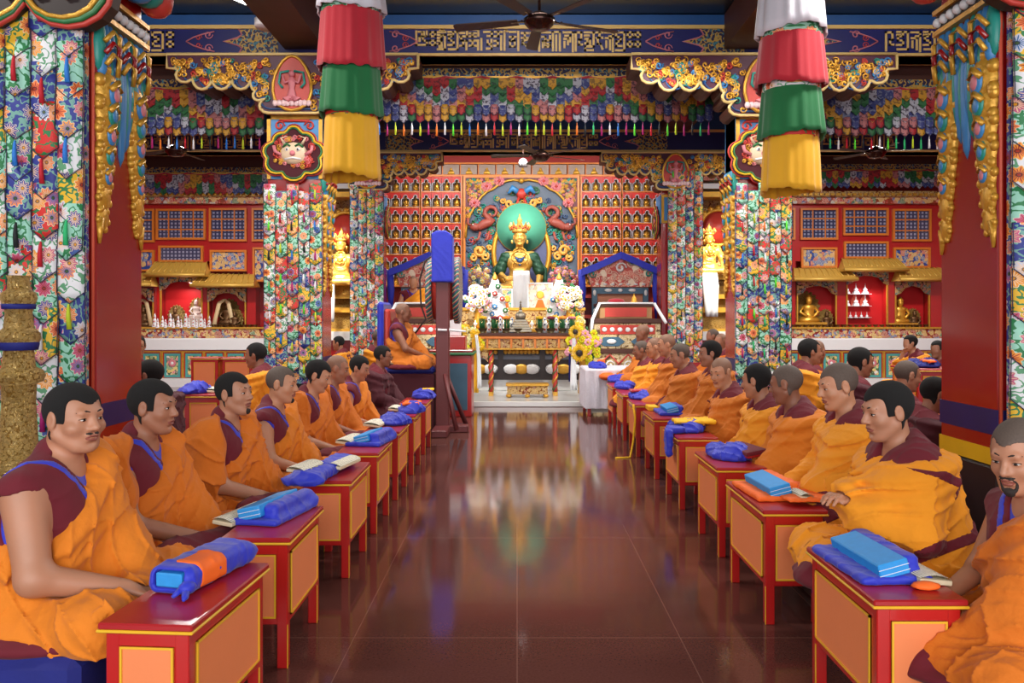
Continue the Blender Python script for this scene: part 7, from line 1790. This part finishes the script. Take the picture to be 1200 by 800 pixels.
# ------------------------------------------------------------------ benches with cushions
def bench(label, x0, x1, y0, y1, z=.17):
    b = MB(); b.bbox(x0, x1, y0, y1, 0, z, .01); o = b.build('low_platform', m_dark); tag(o, label, 'platform')
bench('low dark platform under the left row of seated monks', -2.35, -1.32, 2.0, 10.2); bench('low dark platform under the right row of seated monks', 1.56, 2.45, 2.0, 12.0)
CUS = None
def cushion(loc, top, face, label, m=None):
    global CUS; z0 = .172; h_ = max(top - z0, .04)
    b = MB(); b.bbox(-.40, .33, -.38, .38, 0, h_, min(.03, h_ * .3)); o = b.build('seat_cushion', m or m_navy, None, loc=(loc[0] + (.0 if face > 0 else .0), loc[1], z0 if top < .7 else z0)); o.rotation_euler[2] = 0 if face > 0 else PI
    tag(o, label, 'cushion')
# ------------------------------------------------------------------ the monks
S = m_saf
def monk(desc, hx, hy, d, face, cush=True, h=None, **P):
    lean = P.get('lean', .05); x = PX(hx, d) - (1 if face > 0 else -1) * (.065 + lean); zh = PZ(hy, d); zs = zh - .74 - P.get('h', 0)
    if h is None: h = .0055 if d < 4.9 else .008 if d < 7 else .012 if d < 11 else .014
    make_person(desc, x, d, zs, face, P, h=h)
    short = ' '.join(desc.replace(',', '').split()[:9])
    if cush: cushion((x, d), zs + .015, face, 'dark blue cushion under the ' + short)
    elif P.get('seat', 1): b = MB(); b.bbox(-.36, .32, -.34, .34, 0, zs + .01, .02); o = b.build('seat_block', m_maroond, None, loc=(x, d, 0)); o.rotation_euler[2] = 0 if face > 0 else PI; tag(o, 'plain maroon seat under the ' + short, 'seat')
monk('monk with moustache, bare arm, maroon vest and saffron robe, nearest left', 90, 489, 2.95, 1, fat=1.22, hw=1.10, jaw=1.25, armk=1.28, neck=1.15, yaw=-22, pitch=4, beard='stache', seed=2, mat=S[1], lean=.06, wrist=(.36, -.13, .16), elbow=(.13, -.27, .24))
monk('monk in profile, orange robe over far shoulder, second in left row', 181, 476, 3.72, 1, fat=1.05, hw=1.02, yaw=-4, pitch=6, seed=7, mat=S[0], lean=.03, skin=1, wrist=(.40, -.10, .15), slab=1)
monk('monk with chin beard gazing ahead, third in left row', 278, 461, 4.65, 1, yaw=-18, pitch=-2, beard='goatee', seed=11, mat=S[0], lean=.05, skin=0, wrist=(.42, -.10, .14), eye=.4, slab=1)
monk('monk in maroon vest with blue stripe, bare arm, fourth in left row', 331, 450, 5.5, 1, hair='stub', yaw=-6, pitch=8, beard='goatee', seed=13, mat=S[1], fat=1.05, skin=2)
monk('monk reading with bowed head and black hair, fifth in left row', 371, 440, 6.45, 1, yaw=-6, pitch=22, seed=17, mat=S[0], lean=.08, skin=2, slab=1)
monk('shaven monk with head bowed, sixth in left row', 395, 432, 7.35, 1, hair='bald', pitch=16, seed=19, mat=S[0], lean=.07, skin=1, slab=1)
monk('black haired monk with bare arm leaning to read, seventh in left row', 420, 431, 8.2, 1, pitch=20, seed=23, mat=S[1], lean=.08, skin=0, yaw=-12)
monk('monk with glasses in plain maroon shawl, left row', 449, 417, 9.6, 1, robe='wrap', mat=m_maroond, seed=29, glasses=1, pitch=10, skin=3, bands=None, hair='dark')
monk('monk in bright orange wrap behind the maroon shawled one', 444, 397, 12.2, 1, robe='wrap', mat=S[2], seed=31, hair='stub', pitch=14, skin=1, bands=None, cush=False)
monk('yellow robed monk seated behind left row before golden shrine', 396, 402, 14.2, -1, robe='wrap', mat=S[4], seed=37, bands=None, cush=False, skin=1)
monk('yellow robed monk in profile facing the left shrine', 299, 416, 8.1, -1, robe='wrap', mat=S[4], seed=41, bands=None, skin=3, cush=False, shawl=False)
monk('dark haired monk half hidden behind the second left row head', 174, 440, 6.3, -1, robe='wrap', mat=m_maroond, seed=43, bands=None, skin=3, cush=False)
monk('monk with glasses half hidden by the near red pillar', 161, 405, 9.0, 1, robe='wrap', mat=S[0], seed=47, bands=None, skin=1, cush=False, yaw=-60, glasses=1)
monk('old monk resting on raised seat beside the wooden post', 473, 366, 10.75, 1, mat=S[3], seed=53, hair='bald', skin=3, lean=-.02, cush=False, pitch=8, seat=0)
monk('young monk seated facing forward on the far left throne', 492, 333, 16.2, 1, turn=-90, mat=S[2], seed=59, hair='bald', skin=2, cush=False, bands=None, s=1.05)
# right row
monk('bearded monk with bare shoulder, cut by the right edge', 1196, 533, 2.74, -1, turn=0, hw=.98, yaw=34, pitch=16, beard='full', hair='stub', seed=61, mat=S[0], skin=0, lean=.06, wrist=(.34, -.10, .22), elbow=(.12, -.25, .28))
monk('black haired monk wrapped in yellow robe with maroon collar, near the right table', 1040, 481, 3.45, -1, robe='wrap', fat=1.2, hw=1.04, pitch=12, yaw=6, seed=67, mat=S[2], skin=0, lean=.07, h=.0055, bands=[((.35, -.25, .9), (.1, .2, .20), .022), ((-.35, .15, .9), (.02, .2, .53), .02)], wrist=(.31, .02, .37), lwrist=(.30, .10, .33), elbow=(.14, -.27, .27), lelbow=(.13, .29, .28), hdir=(.8, .45, .25))
monk('young shaven monk looking down, maroon fold across lap, right row', 983, 452, 4.35, -1, robe='wrap', pitch=14, yaw=4, hair='stub', seed=71, mat=S[4], skin=2, lean=.05, shawl=False, bands=[((.35, -.2, .8), (.16, .2, .20), .05)])
monk('shaven monk with brown head seen from behind, in deep orange robe', 922, 450, 5.25, -1, robe='wrap', hair='stub', seed=73, mat=S[1], pitch=14, yaw=-30, skin=3, lean=.05, bands=None)
monk('monk turned away with cropped dark hair, right row', 886, 446, 5.95, -1, robe='wrap', hair='dark', seed=79, mat=S[4], pitch=10, yaw=-35, skin=0, bands=None)
monk('bald monk with tilted head looking toward the viewer, right row', 846, 436, 6.8, -1, robe='wrap', hair='bald', seed=83, mat=S[3], pitch=16, yaw=38, skin=2, bands=[((.35, .5, .8), (.1, .1, .30), .03)])
monk('young black haired monk in profile behind the bald one, right row', 831, 414, 7.7, -1, robe='wrap', hair='dark', seed=89, mat=S[3], pitch=6, skin=1, hw=.95, bands=None, h=.009)
monk('heavy set monk with eyes closed in orange robe, right row', 797, 416, 8.4, -1, robe='wrap', hair='stub', fat=1.15, hw=1.08, seed=97, mat=S[3], pitch=14, skin=0, bands=[((.3, .4, .8), (.1, .1, .2), .05)])
monk('shaven monk with orange robe behind the heavy set one', 781, 404, 9.2, -1, robe='wrap', hair='bald', seed=101, mat=S[3], pitch=12, skin=2, bands=None)
monk('shaven monk with glasses in bright yellow orange robe, right row', 767, 407, 9.95, -1, robe='wrap', hair='bald', seed=103, mat=S[2], pitch=12, skin=2, bands=None, glasses=1)
monk('monk in bright yellow robe near the far end of the right row', 751, 410, 10.65, -1, robe='wrap', hair='stub', seed=107, mat=S[4], pitch=12, skin=3, bands=None)
monk('old shaven monk at the far end, before the empty throne', 752, 390, 11.6, -1, robe='wrap', hair='bald', seed=109, mat=S[3], pitch=6, skin=3, bands=None, cush=False)
monk('old bald monk behind the right row before the golden shrine', 844, 400, 12.2, -1, robe='wrap', hair='bald', seed=113, mat=S[0], pitch=4, skin=1, bands=None, cush=False, yaw=30)
monk('bald monk half hidden behind young black haired one, right row', 834, 394, 13.0, -1, robe='wrap', hair='stub', seed=127, mat=S[0], pitch=4, skin=3, bands=None, cush=False)
monk('bald monk low behind yellow robed profile monk, right aisle', 931, 412, 8.3, -1, robe='wrap', hair='bald', seed=131, mat=S[3], skin=1, bands=None, cush=False, turn=180, yaw=40)
monk('yellow robed monk in profile facing the right shrine', 951, 412, 7.6, 1, robe='wrap', hair='dark', seed=137, mat=S[4], skin=1, bands=None, cush=False, pitch=2)
monk('black haired monk in maroon facing right, behind the right row', 1009, 424, 6.9, 1, robe='wrap', hair='dark', seed=139, mat=m_maroond, skin=1, bands=None, cush=False, pitch=10)
monk('shaven monk with maroon cloth over back of head, right aisle', 1063, 440, 6.6, 1, robe='wrap', hair='stub', seed=149, mat=m_maroon, skin=0, bands=None, cush=False, pitch=14)
monk('monk with hand raised to his mouth in yellow shawl, before right shrine', 1066, 402, 12.0, -1, robe='wrap', hair='dark', seed=151, mat=S[4], skin=0, bands=None, cush=False, pitch=8, wrist=(.22, -.02, .56), elbow=(.2, -.24, .36), hdir=(-.2, .3, .95))
monk('monk in maroon beside the large red pillar, before right shrine', 1098, 409, 11.4, -1, robe='wrap', hair='dark', seed=157, mat=m_maroond, skin=3, bands=None, cush=False, yaw=30)
monk('hunched dark haired monk in dark maroon beside the large red pillar', 1094, 462, 5.9, 1, robe='wrap', hair='dark', seed=163, mat=m_maroond, skin=1, bands=None, cush=False, pitch=20)
